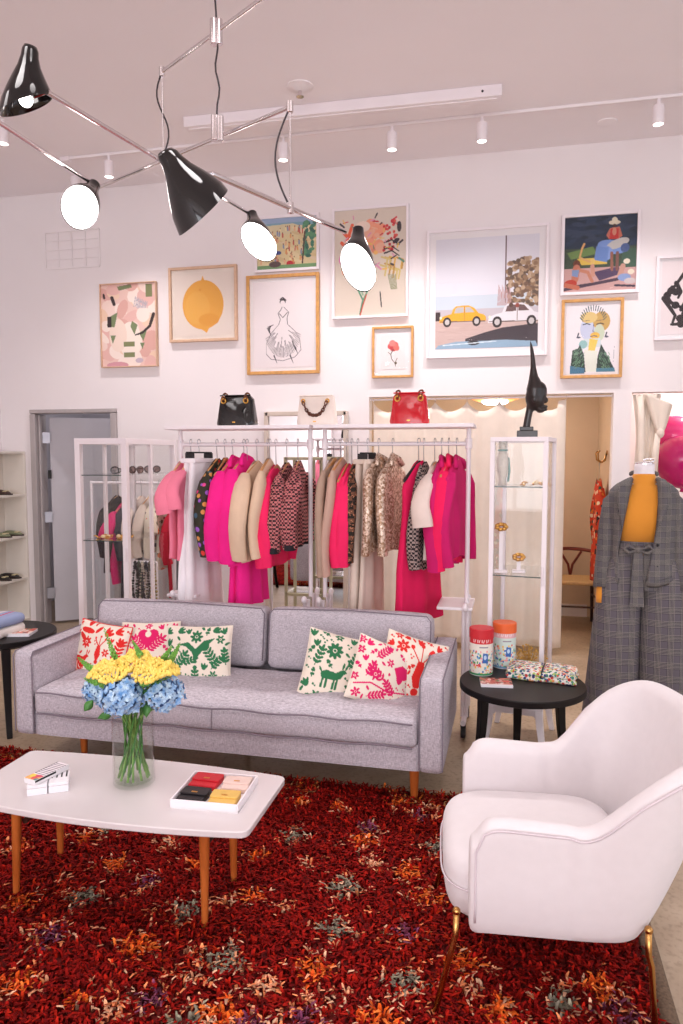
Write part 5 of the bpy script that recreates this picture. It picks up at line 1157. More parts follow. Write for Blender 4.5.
def sequin():
    m, t, b = nt('gold_sequins'); L = t.links; b.inputs['Metallic'].default_value = .45; b.inputs['Roughness'].default_value = .35
    tc = N(t, 'ShaderNodeTexCoord'); vo = N(t, 'ShaderNodeTexVoronoi'); vo.inputs['Scale'].default_value = 95; L.new(tc.outputs['Object'], vo.inputs['Vector'])
    cr = N(t, 'ShaderNodeValToRGB'); sp = N(t, 'ShaderNodeSeparateColor'); L.new(vo.outputs['Color'], sp.inputs[0]); L.new(sp.outputs[0], cr.inputs['Fac'])
    e = cr.color_ramp.elements; e[0].color = (*srgb((160, 124, 96)), 1); e[1].color = (*srgb((246, 224, 206)), 1); e[0].position = .2
    L.new(cr.outputs[0], b.inputs['Base Color'])
    nm = N(t, 'ShaderNodeBump'); nm.inputs['Strength'].default_value = .9; nm.inputs['Distance'].default_value = .003; L.new(sp.outputs[1], nm.inputs['Height']); L.new(nm.outputs[0], b.inputs['Normal']); return m
F['seq'] = sequin()
hang_group = 'hangers on the clothes racks'
def hanger(x, y, zr, yaw, wdt, lab, wood=True, grp=hang_group, drop=.085):
    t = thing('hanger', lab, 'hanger', (x, y, zr), yaw, grp)
    T_ = Matrix.Translation((x, y, zr)) @ Matrix.Rotation(yaw, 4, 'Z')
    q = [T_ @ Vector((0, .016 * math.cos(a), .003 + .016 * math.sin(a))) for a in np.linspace(-.6, math.pi * 1.05, 9)] + [T_ @ Vector((0, -.004, -.03)), T_ @ Vector((0, 0, -drop))]
    mesh(MB().tube(q, .0022, 6), 'hook', M['steel'], t, smooth=180)
    m_ = M['hangerwood'] if wood else M['rubber']
    rg = []
    for k in range(13):
        a = -1 + k / 6; zz = -drop - .095 * abs(a) ** 1.25; hw_ = .010 + .010 * (1 - abs(a)); c = Vector((.006 * (1 - a * a), a * wdt, zz))
        rg.append([T_ @ (c + Vector((sx_ * .006, 0, sz_ * hw_))) for sx_, sz_ in ((-1, -1), (1, -1), (1, 1), (-1, 1))])
    mesh(MB().loft(rg), 'shoulder_bar', m_, t, bevel=.003)
    return t
def garment(name, lab, px, zt, zb, m, w=.20, wh=None, th=.03, thb=None, sleeve='long', sl=None, yaw=0.0, bow=.03, sr=.05, flare=0, seed=0, wood=True, cat='garment', grp=None, rail=1.665, Y=None, cuff=None, neck=.07, collar=False, pxrow=443, X=None, hlab=None, drop=.09, hang=True, open_=False):
    Y = Y or RY; x = X if X is not None else atY(px, pxrow, Y).x; wh = wh or w * .9; thb = thb or th * 1.3; r = random.Random(seed * 7 + int(px * 13))
    t = thing(name, lab, cat, (x, Y, zt), yaw, grp)
    T_ = Matrix.Translation((x, Y, 0)) @ Matrix.Rotation(yaw, 4, 'Z')
    ph = r.random() * 6; rings = []; n = 40; nz = 22
    for j in range(nz + 1):
        s = j / nz; z0 = zt + (zb - zt) * s
        if s < .12: k = s / .12; hw_ = neck + (w - neck) * math.sin(k * math.pi / 2) ** .8; tk = th * (.55 + .45 * k)
        else: k = (s - .12) / .88; hw_ = w * (1 - .14 * math.sin(min(1, k * 1.6) * math.pi)) + (wh - w) * k ** 1.4; tk = th + (thb - th) * k
        row = []
        for i in range(n):
            a = 2 * math.pi * i / n; ca, sa = math.cos(a), math.sin(a)
            y = hw_ * math.copysign(abs(ca) ** .8, ca); fold = .28 * math.sin(ca * 7 + ph + s * 1.2) * s + .16 * math.sin(ca * 13 + ph * 2) * s + .12 * math.sin(s * 9 + ph + ca * 2)
            x_ = tk * math.copysign(abs(sa) ** .7, sa) + tk * fold * (1 if sa > -.2 else .6)
            z = z0 - (.5 * abs(y) * (1 - s) ** 3) + .008 * math.sin(ca * 6 + ph) * s
            row.append(T_ @ Vector((x_, y + .008 * math.sin(s * 7 + ph), z)))
        rings.append(row)
    mesh(MB().loft(rings), 'bodice' if sleeve else 'cloth', m, t, smooth=60)
    if sleeve:
        L_ = sl or (zt - zb) * .85
        for sd in (-1, 1):
            p0 = Vector((0, sd * (w - .06), zt - .085)); bw = bow * (1 + .3 * r.random())
            pts = []
            for k in range(9):
                q = k / 8; pts.append(T_ @ (p0 + Vector((.012 * math.sin(q * 5 + ph) + .006, sd * (bw * math.sin(q * math.pi * .9) + .075 * min(1, q * 1.7) ** .8 - (.02 if sleeve == 'long' else -.04) * q ** 2), -L_ * q))))
            rr = [sr * v for v in ((.55, 1.0, 1.02, 1.0, .98, .94, .9, .9, .9) if sleeve == 'long' else (.7, 1, 1.05, 1.1, 1.15, 1.2, 1.25, 1.3, 1.3))]
            mb = MB().tube(pts, rr, 18, flat=.62)
            o = mesh(mb, 'sleeve', m, t, smooth=70)
            if cuff: mesh(MB().tube([pts[-1] + Vector((0, 0, .02)), pts[-1] - Vector((0, 0, .012))], sr * .95, 18, flat=.66), 'cuff', cuff, o, smooth=60)
    if collar:
        mesh(MB().tube([T_ @ Vector((.028, -.085, zt - .055)), T_ @ Vector((.016, -.06, zt - .018)), T_ @ Vector((-.006, 0, zt + .006)), T_ @ Vector((.016, .06, zt - .018)), T_ @ Vector((.028, .085, zt - .055))], .014, 8, flat=1.2), 'collar', m, t, smooth=180)
    if hang: hanger(x, Y, rail + .014, yaw, w * .9, ' '.join((('wooden' if wood else 'black') + ' hanger holding the ' + (hlab or lab.split(',')[0])).split()[:16]), wood, drop=rail + .014 - zt + .022)
    return t
def trousers(name, lab, px, zt, zb, m, w=.11, wh=.16, yaw=0, seed=0, wood=False, cat='trousers', th=.022, Y=None, legs=2, gap=.035, hlab=None, clip=True, pxrow=443):
    Y = Y or RY; x = atY(px, pxrow, Y).x; t = thing(name, lab, cat, (x, Y, zt), yaw); T_ = Matrix.Translation((x, Y, 0)) @ Matrix.Rotation(yaw, 4, 'Z')
    for g in range(legs):
        rings = []; n = 32; nz = 18; ph = seed + g * 2.1; off = (g - (legs - 1) / 2) * gap
        for j in range(nz + 1):
            s = j / nz; hw_ = w + (wh - w) * s; row = []
            for i in range(n):
                a = 2 * math.pi * i / n; ca, sa = math.cos(a), math.sin(a)
                row.append(T_ @ Vector((off + th * (1 + .4 * s) * math.copysign(abs(sa) ** .7, sa) * (1 + .3 * math.sin(ca * 8 + ph) * (.3 + s)), hw_ * ca + .01 * math.sin(s * 5 + ph), zt + (zb - zt) * s)))
            rings.append(row)
        mesh(MB().loft(rings), 'trouser_leg', m, t, smooth=60)
    mesh(MB().box((0, 0, zt - .01), (gap * legs + .012, w * 2 + .002, .03), T=T_), 'waistband', m, t, bevel=.008)
    h = thing('hanger', 'clip hanger holding the ' + (hlab or lab.split(',')[0]), 'hanger', (x, Y, 1.68), yaw, hang_group)
    q = [T_ @ Vector((0, .016 * math.cos(a), 1.682 + .016 * math.sin(a))) for a in np.linspace(-.6, math.pi * 1.05, 9)] + [T_ @ Vector((0, 0, 1.64)), T_ @ Vector((0, 0, zt + .045))]
    mesh(MB().tube(q, .0022, 6), 'hook', M['steel'], h, smooth=180)
    mesh(MB().tube([T_ @ Vector((0, -w - .01, zt + .04)), T_ @ Vector((0, w + .01, zt + .04))], .005, 8), 'bar', M['rubber'], h)
    for sd in (-1, 1): mesh(MB().box((0, sd * w * .8, zt + .02), (gap * legs * .6, .018, .035), T=T_), 'clip', M['rubber'], h, bevel=.003)
def zy(py, x=-1.1, Y=4.15):    # height of a picture row at a rack depth
    d = Y * math.cos(YAW) - x * math.sin(YAW); return CAM_H - (py - 455) * d / 727
# left rack
garment('t_shirt', 'outermost blush pink top at the left rack end', 182, zy(459, -1.9), zy(558, -1.9), F['blush'], w=.19, th=.022, sleeve='short', sl=.24, sr=.045, yaw=R(-2), seed=1, cat='top')
garment('t_shirt', 'second blush pink top next to the white trousers', 191, zy(458, -1.85), zy(560, -1.85), F['blush'], w=.19, th=.024, sleeve='short', sl=.22, sr=.045, yaw=R(-4), seed=2, cat='top')
trousers('white_jumpsuit', 'long white trousers hanging from clips beside the blush tops', 199, zy(459, -1.75), zy(620, -1.7), F['white'], w=.12, wh=.20, yaw=R(-12), seed=1, gap=.05, th=.028)
garment('blouse', 'dark flowered blouse beside the white trousers', 217, zy(458, -1.6), zy(556, -1.6), F['floral'], w=.185, th=.022, yaw=R(-6), seed=4, sr=.045, cat='blouse')
garment('blouse', 'dark flowered blouse beside the hot pink blazers', 225, zy(457, -1.55), zy(554, -1.55), F['floral'], w=.17, th=.018, yaw=R(-4), seed=5, sr=.042, cat='blouse')
garment('blazer', 'left hot pink blazer beside the dark flowered blouses', 233, zy(458, -1.5), zy(562, -1.5), F['hot'], w=.205, th=.030, yaw=R(-10), seed=6, sr=.056, sl=.52, bow=.035, collar=True, cat='blazer')
garment('blazer', 'right hot pink blazer beside the cream cardigans', 244, zy(456, -1.45), zy(566, -1.45), F['hot'], w=.20, th=.032, yaw=R(-8), seed=7, sr=.058, sl=.55, bow=.03, collar=True, cat='blazer')
trousers('trousers', 'hot pink wide trousers showing below the hot pink blazers', 247, 1.30, zy(608, -1.5, 4.1), F['hot'], w=.14, wh=.17, yaw=R(-10), seed=5, gap=.06, th=.035, hlab='hot pink wide trousers')
garment('cardigan', 'cream cardigan beside the hot pink blazers', 257, zy(460, -1.3), zy(562, -1.3), F['cream'], w=.20, th=.022, yaw=R(-9), seed=8, sr=.056, sl=.5, bow=.06, cat='cardigan')
garment('cardigan', 'cream cardigan beside the neon pink tops', 268, zy(458, -1.25), zy(556, -1.25), F['cream'], w=.20, th=.022, yaw=R(-3), seed=9, sr=.058, sl=.5, bow=.01, cat='cardigan')
garment('sweater', 'left neon pink top beside the cream cardigans', 270, zy(466, -1.25), zy(568, -1.25), F['coral'], w=.17, th=.018, yaw=R(-6), seed=10, sr=.040, cat='top')
garment('sweater', 'right neon pink top beside the houndstooth jackets', 276, zy(464, -1.2), zy(567, -1.2), F['coral'], w=.175, th=.02, yaw=R(-6), seed=11, sr=.045, cat='top')
garment('jacket', 'left pink and black houndstooth jacket', 287, zy(462, -1.15), zy(546, -1.15), F['hound'], w=.18, th=.020, yaw=R(-6), seed=12, sr=.045, sl=.44, cat='jacket', cuff=F['blackf'])
garment('jacket', 'right pink and black houndstooth jacket at the rack end', 298, zy(460, -1.1), zy(545, -1.1), F['hound'], w=.17, th=.022, yaw=R(0), seed=13, sr=.055, sl=.43, cat='jacket', cuff=F['blackf'])
# right rack
garment('coat', 'taupe ribbed coat at the left end of the right rack', 334, zy(457, -1.0), zy(570, -1.0), F['taupe'], w=.185, th=.018, yaw=R(-12), seed=14, sr=.042, sl=.6, cat='coat')
garment('coat', 'rose taupe knitted coat beside the taupe one', 341, zy(457, -.95), zy(568, -.95), F['taupe2'], w=.18, th=.020, yaw=R(-12), seed=15, sr=.042, sl=.6, cat='coat')
garment('sweater', 'bright pink top beside the rose taupe coat', 347, zy(463, -.9), zy(567, -.9), F['coral'], w=.16, th=.016, yaw=R(-10), seed=16, sr=.038, cat='top')
garment('sweater', 'bright pink top beside the dark checked dress', 352, zy(463, -.9), zy(566, -.9), F['coral'], w=.155, th=.018, yaw=R(-8), seed=17, sr=.044, cat='top')
garment('dress', 'dark brown checked dress between pink tops and beige trousers', 358, zy(461, -.85), zy(562, -.85), F['pat'], w=.15, th=.016, yaw=R(-8), seed=18, sr=.036, cat='dress')
trousers('trousers', 'beige wide trousers on clips in the middle of the right rack', 368, zy(460, -.8), zy(625, -.75), F['beige'], w=.10, wh=.19, yaw=R(-12), seed=9, gap=.05, th=.024)
garment('sequin_jacket', 'gold sequin jacket beside the beige trousers', 379, zy(456, -.7), zy(552, -.7), F['seq'], w=.185, th=.022, yaw=R(-14), seed=20, sr=.050, sl=.48, bow=.0, cat='jacket', collar=True)
garment('sequin_jacket', 'gold sequin jacket beside the crimson jumpsuit', 393, zy(456, -.65), zy(551, -.65), F['seq'], w=.185, th=.026, yaw=R(-14), seed=21, sr=.055, sl=.48, bow=-.01, cat='jacket', collar=True)
garment('jumpsuit', 'long crimson sleeveless jumpsuit flaring toward the floor', 419, zy(460, -.55), zy(625, -.55), F['crim'], w=.17, wh=.24, th=.030, thb=.05, sleeve=None, yaw=R(-26), seed=22, wood=False, cat='jumpsuit', neck=.06)
garment('tweed_jacket', 'black and cream tweed jacket beside the crimson jumpsuit', 424, zy(461, -.5), zy(570, -.5), F['tweed'], w=.14, th=.022, yaw=R(-12), seed=23, sr=.04, wood=False, cat='jacket')
garment('sweater', 'ivory knitted short sleeved top left of the magenta jackets', 435, zy(461, -.42), zy(560, -.42), F['ivory'], w=.165, th=.020, sleeve='short', sl=.28, sr=.048, yaw=R(-14), seed=24, cat='top')
garment('blazer', 'first magenta blazer beside the ivory top', 442, zy(458, -.38), zy(566, -.38), F['mag'], w=.17, th=.024, yaw=R(-12), seed=25, sr=.046, sl=.55, cat='blazer', collar=True)
garment('blazer', 'rose red blazer between the two magenta blazers', 449, zy(457, -.34), zy(563, -.34), F['rose'], w=.175, th=.026, yaw=R(-12), seed=26, sr=.050, sl=.55, cat='blazer', collar=True)
garment('blazer', 'last magenta blazer at the right rack end', 457, zy(458, -.29), zy(558, -.29), F['mag'], w=.175, th=.026, yaw=R(-16), seed=27, sr=.050, sl=.52, cat='blazer', collar=True)

# ---- handbags on the racks
def bag(name, lab, pxa, pxb, pyt, pyb, m, taper=.82, chain=False, Y=RY, yaw=0):
    a, b = atY(pxa, pyb, Y), atY(pxb, pyb, Y); zb = 1.776; wd = (b.x - a.x) * .96; h = atY(pxa, pyt, Y).z - atY(pxa, pyb, Y).z; cx = (a.x + b.x) / 2
    t = thing(name, lab, 'handbag', (cx, Y, zb), yaw); T_ = Matrix.Translation((cx, Y, zb)) @ Matrix.Rotation(yaw, 4, 'Z')
    rings = []; n = 48
    for j in range(17):
        s = j / 16; q = (1 - (1 - taper) * s); dp = .065 * (1 - .55 * s ** 1.5)
        k = min(1, s * 9) ** .5 if s < .11 else 1; kk = 1 if s < .97 else .93
        rings.append([T_ @ Vector((wd / 2 * q * (.93 + .07 * k) * kk * math.copysign(abs(math.cos(2 * math.pi * i / n)) ** .35, math.cos(2 * math.pi * i / n)),
             dp * kk * math.copysign(abs(math.sin(2 * math.pi * i / n)) ** .6, math.sin(2 * math.pi * i / n)) * (1 + .05 * math.sin(s * 7 + i)), h * s - (.012 * math.cos(2 * math.pi * i / n * 1) ** 2 * (s > .9) if not chain else 0))) for i in range(n)])
    mesh(MB().loft(rings), 'bag_body', m, t, smooth=50)
    mesh(MB().tube([T_ @ Vector((wd / 2 * taper * u, -.034, h * .975)) for u in (-.97, -.5, 0, .5, .97)], .004, 8), 'rim_piping', m, t)
    for sd in (-1, 1):
        gx = sd * wd * .29 * taper / .82; gz = h * (.80 if not chain else .80)
        if not chain:
            c = T_ @ Vector((gx, -.048, gz)); mesh(MB().tube([c + Vector((.014 * math.cos(a), -.002 * math.sin(a), .014 * math.sin(a))) for a in np.linspace(0, 2 * math.pi, 21)[:-1]], .0045, 8, loop=True), 'eyelet', M['gold'], t, smooth=180)
            mb = MB()
            for k in range(4):
                c2_ = T_ @ Vector((gx, -.050 + .026 * k, gz + .012 + .030 * math.sin(k * 1.05 + .1))); rot = Matrix.Rotation(k * 1.3, 3, 'Y')
                mb.tube([c2_ + rot @ Vector((.009 * math.cos(a), .004 * math.sin(2 * a), .013 * math.sin(a))) for a in np.linspace(0, 2 * math.pi, 15)[:-1]], .004, 6, loop=True)
            mesh(mb, 'chain_link', mat('tortoise_resin', (110, 60, 26), .2, var=.4, vscale=80), t, smooth=180)
        else:
            mesh(MB().tube([T_ @ Vector((gx + .010 * math.cos(a), -.050, gz + .010 * math.sin(a))) for a in np.linspace(0, 2 * math.pi, 17)[:-1]], .004, 8, loop=True), 'eyelet', M['gold'], t, smooth=180)
    if chain:
        mb = MB(); nl = 15
        for k in range(nl):
            q = (k + .5) / nl * 2 - 1; x = q * wd * .29 * taper / .82; z = h * .80 - .085 * (1 - abs(q) ** 2.6); c = T_ @ Vector((x, -.062, z)); tl = math.atan2(.085 * 2.6 * abs(q) ** 1.6 * (1 if q > 0 else -1), wd * .29)
            rr = Matrix.Rotation(-tl, 3, 'Y') @ Matrix.Rotation((k % 2) * 1.2, 3, 'X'); mb.tube([c + rr @ Vector((.013 * math.cos(a), 0, .008 * math.sin(a))) for a in np.linspace(0, 2 * math.pi, 13)[:-1]], .0036, 6, loop=True)
        mesh(mb, 'chain_strap', mat('bronze_chain', (104, 64, 50), .35, .5, var=.3, vscale=90), t, smooth=180)
    mesh(MB().box((0, -.066, h * .12), (.018, .004, .006), T=T_), 'emblem', M['gold'], t)
bag('handbag', 'black patent leather handbag with gold eyelets on the left clothes rack', 217.5, 258, 393, 424, mat('black_patent', (8, 7, 9), .08, coat=.25, bump=.25, bscale=14), .80)
bag('handbag', 'white handbag with heavy bronze chain strap above the gap between the racks', 297, 338, 392, 422, mat('white_leather', (240, 226, 216), .35, bump=.1, bscale=60), .86, chain=True)
bag('handbag', 'red patent leather handbag with gold eyelets on the right clothes rack', 389, 431, 390, 422, mat('red_patent', (200, 6, 30), .16, coat=.25, bump=.5, bscale=26), .80)

# ============================================================ GLASS DISPLAY CASES
def case(name, lab, x0, x1, y0, y1, zb, zt, shelves, legs, yaw=0, mids=(), post=.03):
    t = thing(name, lab, 'display cabinet', ((x0 + x1) / 2, (y0 + y1) / 2, 0), yaw, 'white glass display cabinets'); cx, cy = (x0 + x1) / 2, (y0 + y1) / 2
    T_ = Matrix.Translation((cx, cy, 0)) @ Matrix.Rotation(yaw, 4, 'Z'); hx, hy = (x1 - x0) / 2, (y1 - y0) / 2; p = post
    for z in (zb + p / 2, zt - p / 2):
        mb = MB(); [mb.box((0, s * (hy - p / 2), z), (hx * 2, p, p), T=T_) for s in (-1, 1)]; [mb.box((s * (hx - p / 2), 0, z), (p, 2 * hy - 2 * p, p), T=T_) for s in (-1, 1)]
        mesh(mb, 'rail_frame', M['white'], t, bevel=.002)
    mesh(MB().box((0, 0, zb + p + .004), (2 * hx - .01, 2 * hy - .01, .008), T=T_), 'bottom_panel', M['white'], t)
    mesh(MB().box((0, 0, zt - .006), (2 * hx - .012, 2 * hy - .012, .006), T=T_), 'top_pane', M['glass'], t)
    for sx_ in (-1, 1):
        for sy_ in (-1, 1): mesh(MB().box((sx_ * (hx - p / 2), sy_ * (hy - p / 2), (zb + zt) / 2), (p, p, zt - zb - 2 * p), T=T_), 'corner_post', M['white'], t, bevel=.002)
    for m_ in mids:
        for sx_ in (-1, 1): mesh(MB().box((sx_ * (hx - p * .3), m_, (zb + zt) / 2), (p * .5, p * .7, zt - zb - 2 * p), T=T_), 'mid_post', M['white'], t)
    for sy_ in (-1, 1): mesh(MB().box((0, sy_ * (hy - p / 2), (zb + zt) / 2), (2 * hx - 2 * p, .004, zt - zb - 2 * p), T=T_), 'glass_pane', M['glass'], t)
    for sx_ in (-1, 1): mesh(MB().box((sx_ * (hx - p / 2), 0, (zb + zt) / 2), (.004, 2 * hy - 2 * p, zt - zb - 2 * p), T=T_), 'glass_pane', M['glass'], t)
    gs = mat('shelf_glass', (70, 84, 80), .1)
    for z in shelves: 
        o = mesh(MB().box((0, 0, z), (2 * hx - p * .8, 2 * hy - p * .8, .006), T=T_), 'glass_shelf', M['glass'], t); mesh(MB().box((0, -(hy - p * .42), z), (2 * hx - p * 2, .003, .0062), T=T_), 'polished_edge', gs, o)
    for sy_ in (-1,): mesh(MB().tube([T_ @ Vector((hx - .014, -(hy + .012), (zb + zt) / 2 - .05)), T_ @ Vector((hx - .014, -(hy + .012), (zb + zt) / 2 + .05))], .005, 8), 'handle', M['white'], t)
    if legs:
        for sx_ in (-1, 1):
            for sy_ in (-1, 1):
                rg = []
                for k in range(7):
                    q = k / 6; off = .03 * q ** 1.5; c = Vector((sx_ * (hx - .02 + off), sy_ * (hy - .02 + off * .5), zb * (1 - q))); w_ = .02 - .006 * q; rg.append([T_ @ (c + Vector((a * w_, b * w_, 0))) for a, b in ((-1, -1), (1, -1), (1, 1), (-1, 1))])
                mesh(MB().loft(rg), 'leg', M['white'], t, bevel=.003)
        for sy_ in (-1, 1):
            mb = MB(); P_ = [(-hx + .02, zb), (hx - .02, zb), (hx - .02, zb - .07), (hx - .05, zb - .035), (-hx + .05, zb - .035), (-hx + .02, zb - .07)]
            mb.add([T_ @ Vector((x, sy_ * (hy - .02), z)) for x, z in P_] + [T_ @ Vector((x, sy_ * (hy - .02) + .015, z)) for x, z in P_], [(0, 1, 2, 3, 4, 5), (11, 10, 9, 8, 7, 6)] + [(i, (i + 1) % 6, 6 + (i + 1) % 6, 6 + i) for i in range(6)])
            mesh(mb, 'apron', M['white'], t)
    return T_, t
LCx0, LCx1, LCy0, LCy1 = -3.075, -2.665, 4.70, 5.50
case('display_cabinet', 'tall white glass display cabinet in front of the grey door', LCx0, LCx1, LCy0, LCy1, .05, 1.72, (1.455, .98), False, mids=(-.02,), post=.042)
RCx0, RCx1 = atY(496, 440, 3.95).x, atY(555, 440, 3.95).x
Tc, _ = case('display_cabinet', 'narrow white glass display cabinet carrying the black carved head', RCx0, RCx1, 3.95, 4.36, .235, 1.695, (1.432, .955), True, yaw=R(-9), post=.024)
def on_case(px, py, Y): return atY(px, py, Y)
# contents, left case
def sunglasses(lab, x, y, z, yaw, c=(40, 28, 28)):
    t = thing('sunglasses', lab, 'sunglasses', (x, y, z), yaw, 'sunglasses in the display cabinet'); T_ = Matrix.Translation((x, y, z)) @ Matrix.Rotation(yaw, 4, 'Z'); m_ = mat('sunglass_frame', c, .2)
    mb = MB(); ml = MB()
    for s in (-1, 1):
        mb.tube([T_ @ Vector((s * .036 + .029 * math.cos(a), 0, .032 + .025 * math.sin(a))) for a in np.linspace(0, 2 * math.pi, 21)[:-1]], .0045, 7, loop=True)
        ml.add([T_ @ Vector((s * .036, 0, .032))] + [T_ @ Vector((s * .036 + .027 * math.cos(a), 0, .032 + .023 * math.sin(a))) for a in np.linspace(0, 2 * math.pi, 17)[:-1]], [(0, i + 1, (i + 1) % 16 + 1) for i in range(16)])
        mesh(MB().tube([T_ @ Vector((s * .066, 0, .042)), T_ @ Vector((s * .068, .07, .036)), T_ @ Vector((s * .064, .125, .006))], .0035, 6), 'temple_arm', m_, t)
    mb.tube([T_ @ Vector((-.012, 0, .042)), T_ @ Vector((.012, 0, .042))], .004, 6); mesh(mb, 'frame', m_, t); mesh(ml, 'lenses', glassmat('brown_lens', (.35, .24, .22)), t)
for i, (px, Y, yw, lab) in enumerate(((118, 4.78, .3, 'black sunglasses on the upper shelf of the left cabinet, nearest the front glass'), (146, 4.95, 1.2, 'brown round sunglasses on the upper shelf of the left cabinet, beside the centre post'), (166, 5.2, .9, 'dark sunglasses on the upper shelf of the left cabinet, half behind the pink top'))):
    x = min(-2.74, max(-2.93, atY(px, 478, Y).x)); sunglasses(lab, x, Y + .03, 1.458, yw, ((30, 22, 30), (70, 44, 40), (40, 30, 34))[i])
def bangles(lab, x, y, z, n, s=1.0, grp='gold jewellery in the display cabinets'):
    t = thing('jewellery', lab, 'jewellery', (x, y, z), group=grp); r = random.Random(int(x * 1000))
    for k in range(n):
        c = Vector((x + r.uniform(-.05, .05) * s, y + r.uniform(-.03, .03), z + .012)); ax = Matrix.Rotation(r.uniform(-.5, .5), 3, 'X') @ Matrix.Rotation(r.uniform(-.5, .5), 3, 'Y')
        mesh(MB().tube([c + ax @ Vector((.022 * s * math.cos(a), .022 * s * math.sin(a), .003 * math.sin(3 * a))) for a in np.linspace(0, 2 * math.pi, 21)[:-1]], .0045, 7, loop=True), 'bangle', M['gold'], t, smooth=180)
        if k % 2 == 0: mesh(MB().ell(c + Vector((.0, -.02, .006)), (.014, .01, .012)), 'stone', mat('cream_stone', (226, 196, 150), .3), t, smooth=180)
bangles('gold bangles and shells along the front of the lower left cabinet shelf', -2.95, 4.84, .984, 5); bangles('gold bangles on the right of the lower left cabinet shelf', -2.79, 4.86, .984, 5)
# contents, right case
def fig(z0, x, y):
    t = thing('bird_figurine', 'slim ceramic animal figurine with teal bands on the upper shelf of the right cabinet', 'figurine', (x, y, z0))
    m1, m2 = mat('stone_ceramic', (196, 184, 170), .4, var=.2, vscale=60), mat('teal_glaze', (84, 132, 122), .3)
    mb = MB().lathe([(.001, 0), (.022, 0), (.018, .03), (.030, .08), (.034, .13), (.026, .17), (.017, .19), (.022, .21), (.021, .235), (.012, .245), (.001, .246)], (x, y, z0), 20); mb.ell((x + .012, y - .016, z0 + .215), (.008, .014, .007), 8, 6)
    mesh(mb, 'body', m1, t, smooth=180)
    mb = MB(); [mb.lathe([(.024, -.005), (.027, 0), (.024, .005)], (x, y, z0 + q), 18) for q in (.19, .24)]; mb.tube([(x + .03, y - .004, z0 + .15), (x + .037, y, z0 + .08), (x + .03, y, z0 + .02)], .006, 8); mesh(mb, 'teal_band', m2, t)
cc = Tc @ Vector((0, 0, 0)); fig(1.436, cc.x - .115, cc.y - .06)
bangles('two small gold rings at the middle of the upper right cabinet shelf', cc.x + .03, cc.y - .1, 1.436, 2, .8); bangles('small gold bangle at the right of the upper right cabinet shelf', cc.x + .10, cc.y - .1, 1.436, 1, .9)
def jstand(lab, x, y, z0, h, gold):
    t = thing('jewellery_stand', lab, 'jewellery stand', (x, y, z0)); mesh(MB().box((x, y, z0 + .006), (.07, .06, .012)), 'base', M['white'], t, bevel=.002); mesh(MB().box((x, y, z0 + h / 2 + .012), (.022, .02, h)), 'upright', M['white'], t, bevel=.002)
    mb = MB(); c = Vector((x, y - .018, z0 + h + .012))
    for k in range(7): a = k * .9; mb.ell(c + Vector((.024 * math.cos(a), -.004, .014 * math.sin(a))), (.014, .01, .011), 8, 6)
    mb.tube([c + Vector((.03 * math.cos(a), .0, .02 * math.sin(a))) for a in np.linspace(0, 2 * math.pi, 15)[:-1]], .004, 6, loop=True); mesh(mb, 'gold_ornament', M['gold'], t, smooth=180)
jstand('tall white jewellery stand with gold brooch at the left of the lower right cabinet shelf', cc.x - .115, cc.y - .1, .960, .24, 1)
jstand('low white jewellery stand with amber gold ornament on the lower right cabinet shelf', cc.x - .02, cc.y - .08, .960, .075, 1)
t = thing('dried_arrangement', 'golden dried twigs in an amber base at the bottom of the right cabinet', 'ornament', (cc.x + .04, cc.y, .27)); r = random.Random(4)
mb = MB(); 
for k in range(90):
    a = r.random() * 6.28; q = r.random(); x = cc.x + .04 + .11 * q * math.cos(a); y = cc.y + .08 * q * math.sin(a); z = .40 + .12 * (1 - q * .6) * r.random() ** .5 + .03
    mb.tube([(cc.x + .04 + .02 * math.cos(a), cc.y, .33), ((x + cc.x + .04) / 2, (y + cc.y) / 2, (z + .36) / 2 + .01), (x, y, z)], .0012, 4); mb.ell((x, y, z), .006, 6, 4)
mesh(mb, 'twigs', mat('gold_twigs', (214, 170, 88), .6, var=.2, vscale=50), t); mb = MB()
for k in range(26): a = k * 2.4; q = math.sqrt(k / 26); mb.ell((cc.x + .04 + .10 * q * math.cos(a), cc.y + .08 * q * math.sin(a), .30 + .04 * (1 - q)), (.028, .024, .03), 10, 7)
mesh(mb, 'amber_base', mat('amber', (216, 130, 40), .4, var=.3, vscale=40), t, smooth=180)
# ---- carved head
bx = atY(527, 436, 4.1).x; by = 4.08; t = thing('carved_head', 'black carved wooden head with tall pointed crest on top of the right cabinet', 'sculpture', (bx, by, 1.695))
k_ = 4.0 / 720; ebony = mat('ebony', (30, 19, 17), .35, var=.3, vscale=30, coat=.2)
def q_(px, py): return Vector((bx + (px - 527) * k_, by, 1.695 + (436.5 - py) * k_))
mb = MB(); mb.box((bx, by, 1.695 + .018), (.108, .085, .036)); mb.box((bx - .004, by, 1.695 + .046), (.072, .06, .022)); mesh(mb, 'plinth', ebony, t, bevel=.003)
mb = MB(); path = [(526, 428, 4.2), (527.5, 418, 4), (529, 410, 4.2), (531, 404, 6), (533, 397, 9), (533.5, 390, 9.5), (533, 384, 7.5), (532, 378, 5), (531.5, 370, 3.2), (531, 362, 2.6), (530, 354, 2.1), (529, 348, 1.3), (528.3, 344.5, .4)]
mb.tube([q_(a, b) for a, b, _ in path], [c_ * k_ for *_, c_ in path], 18, flat=.85)
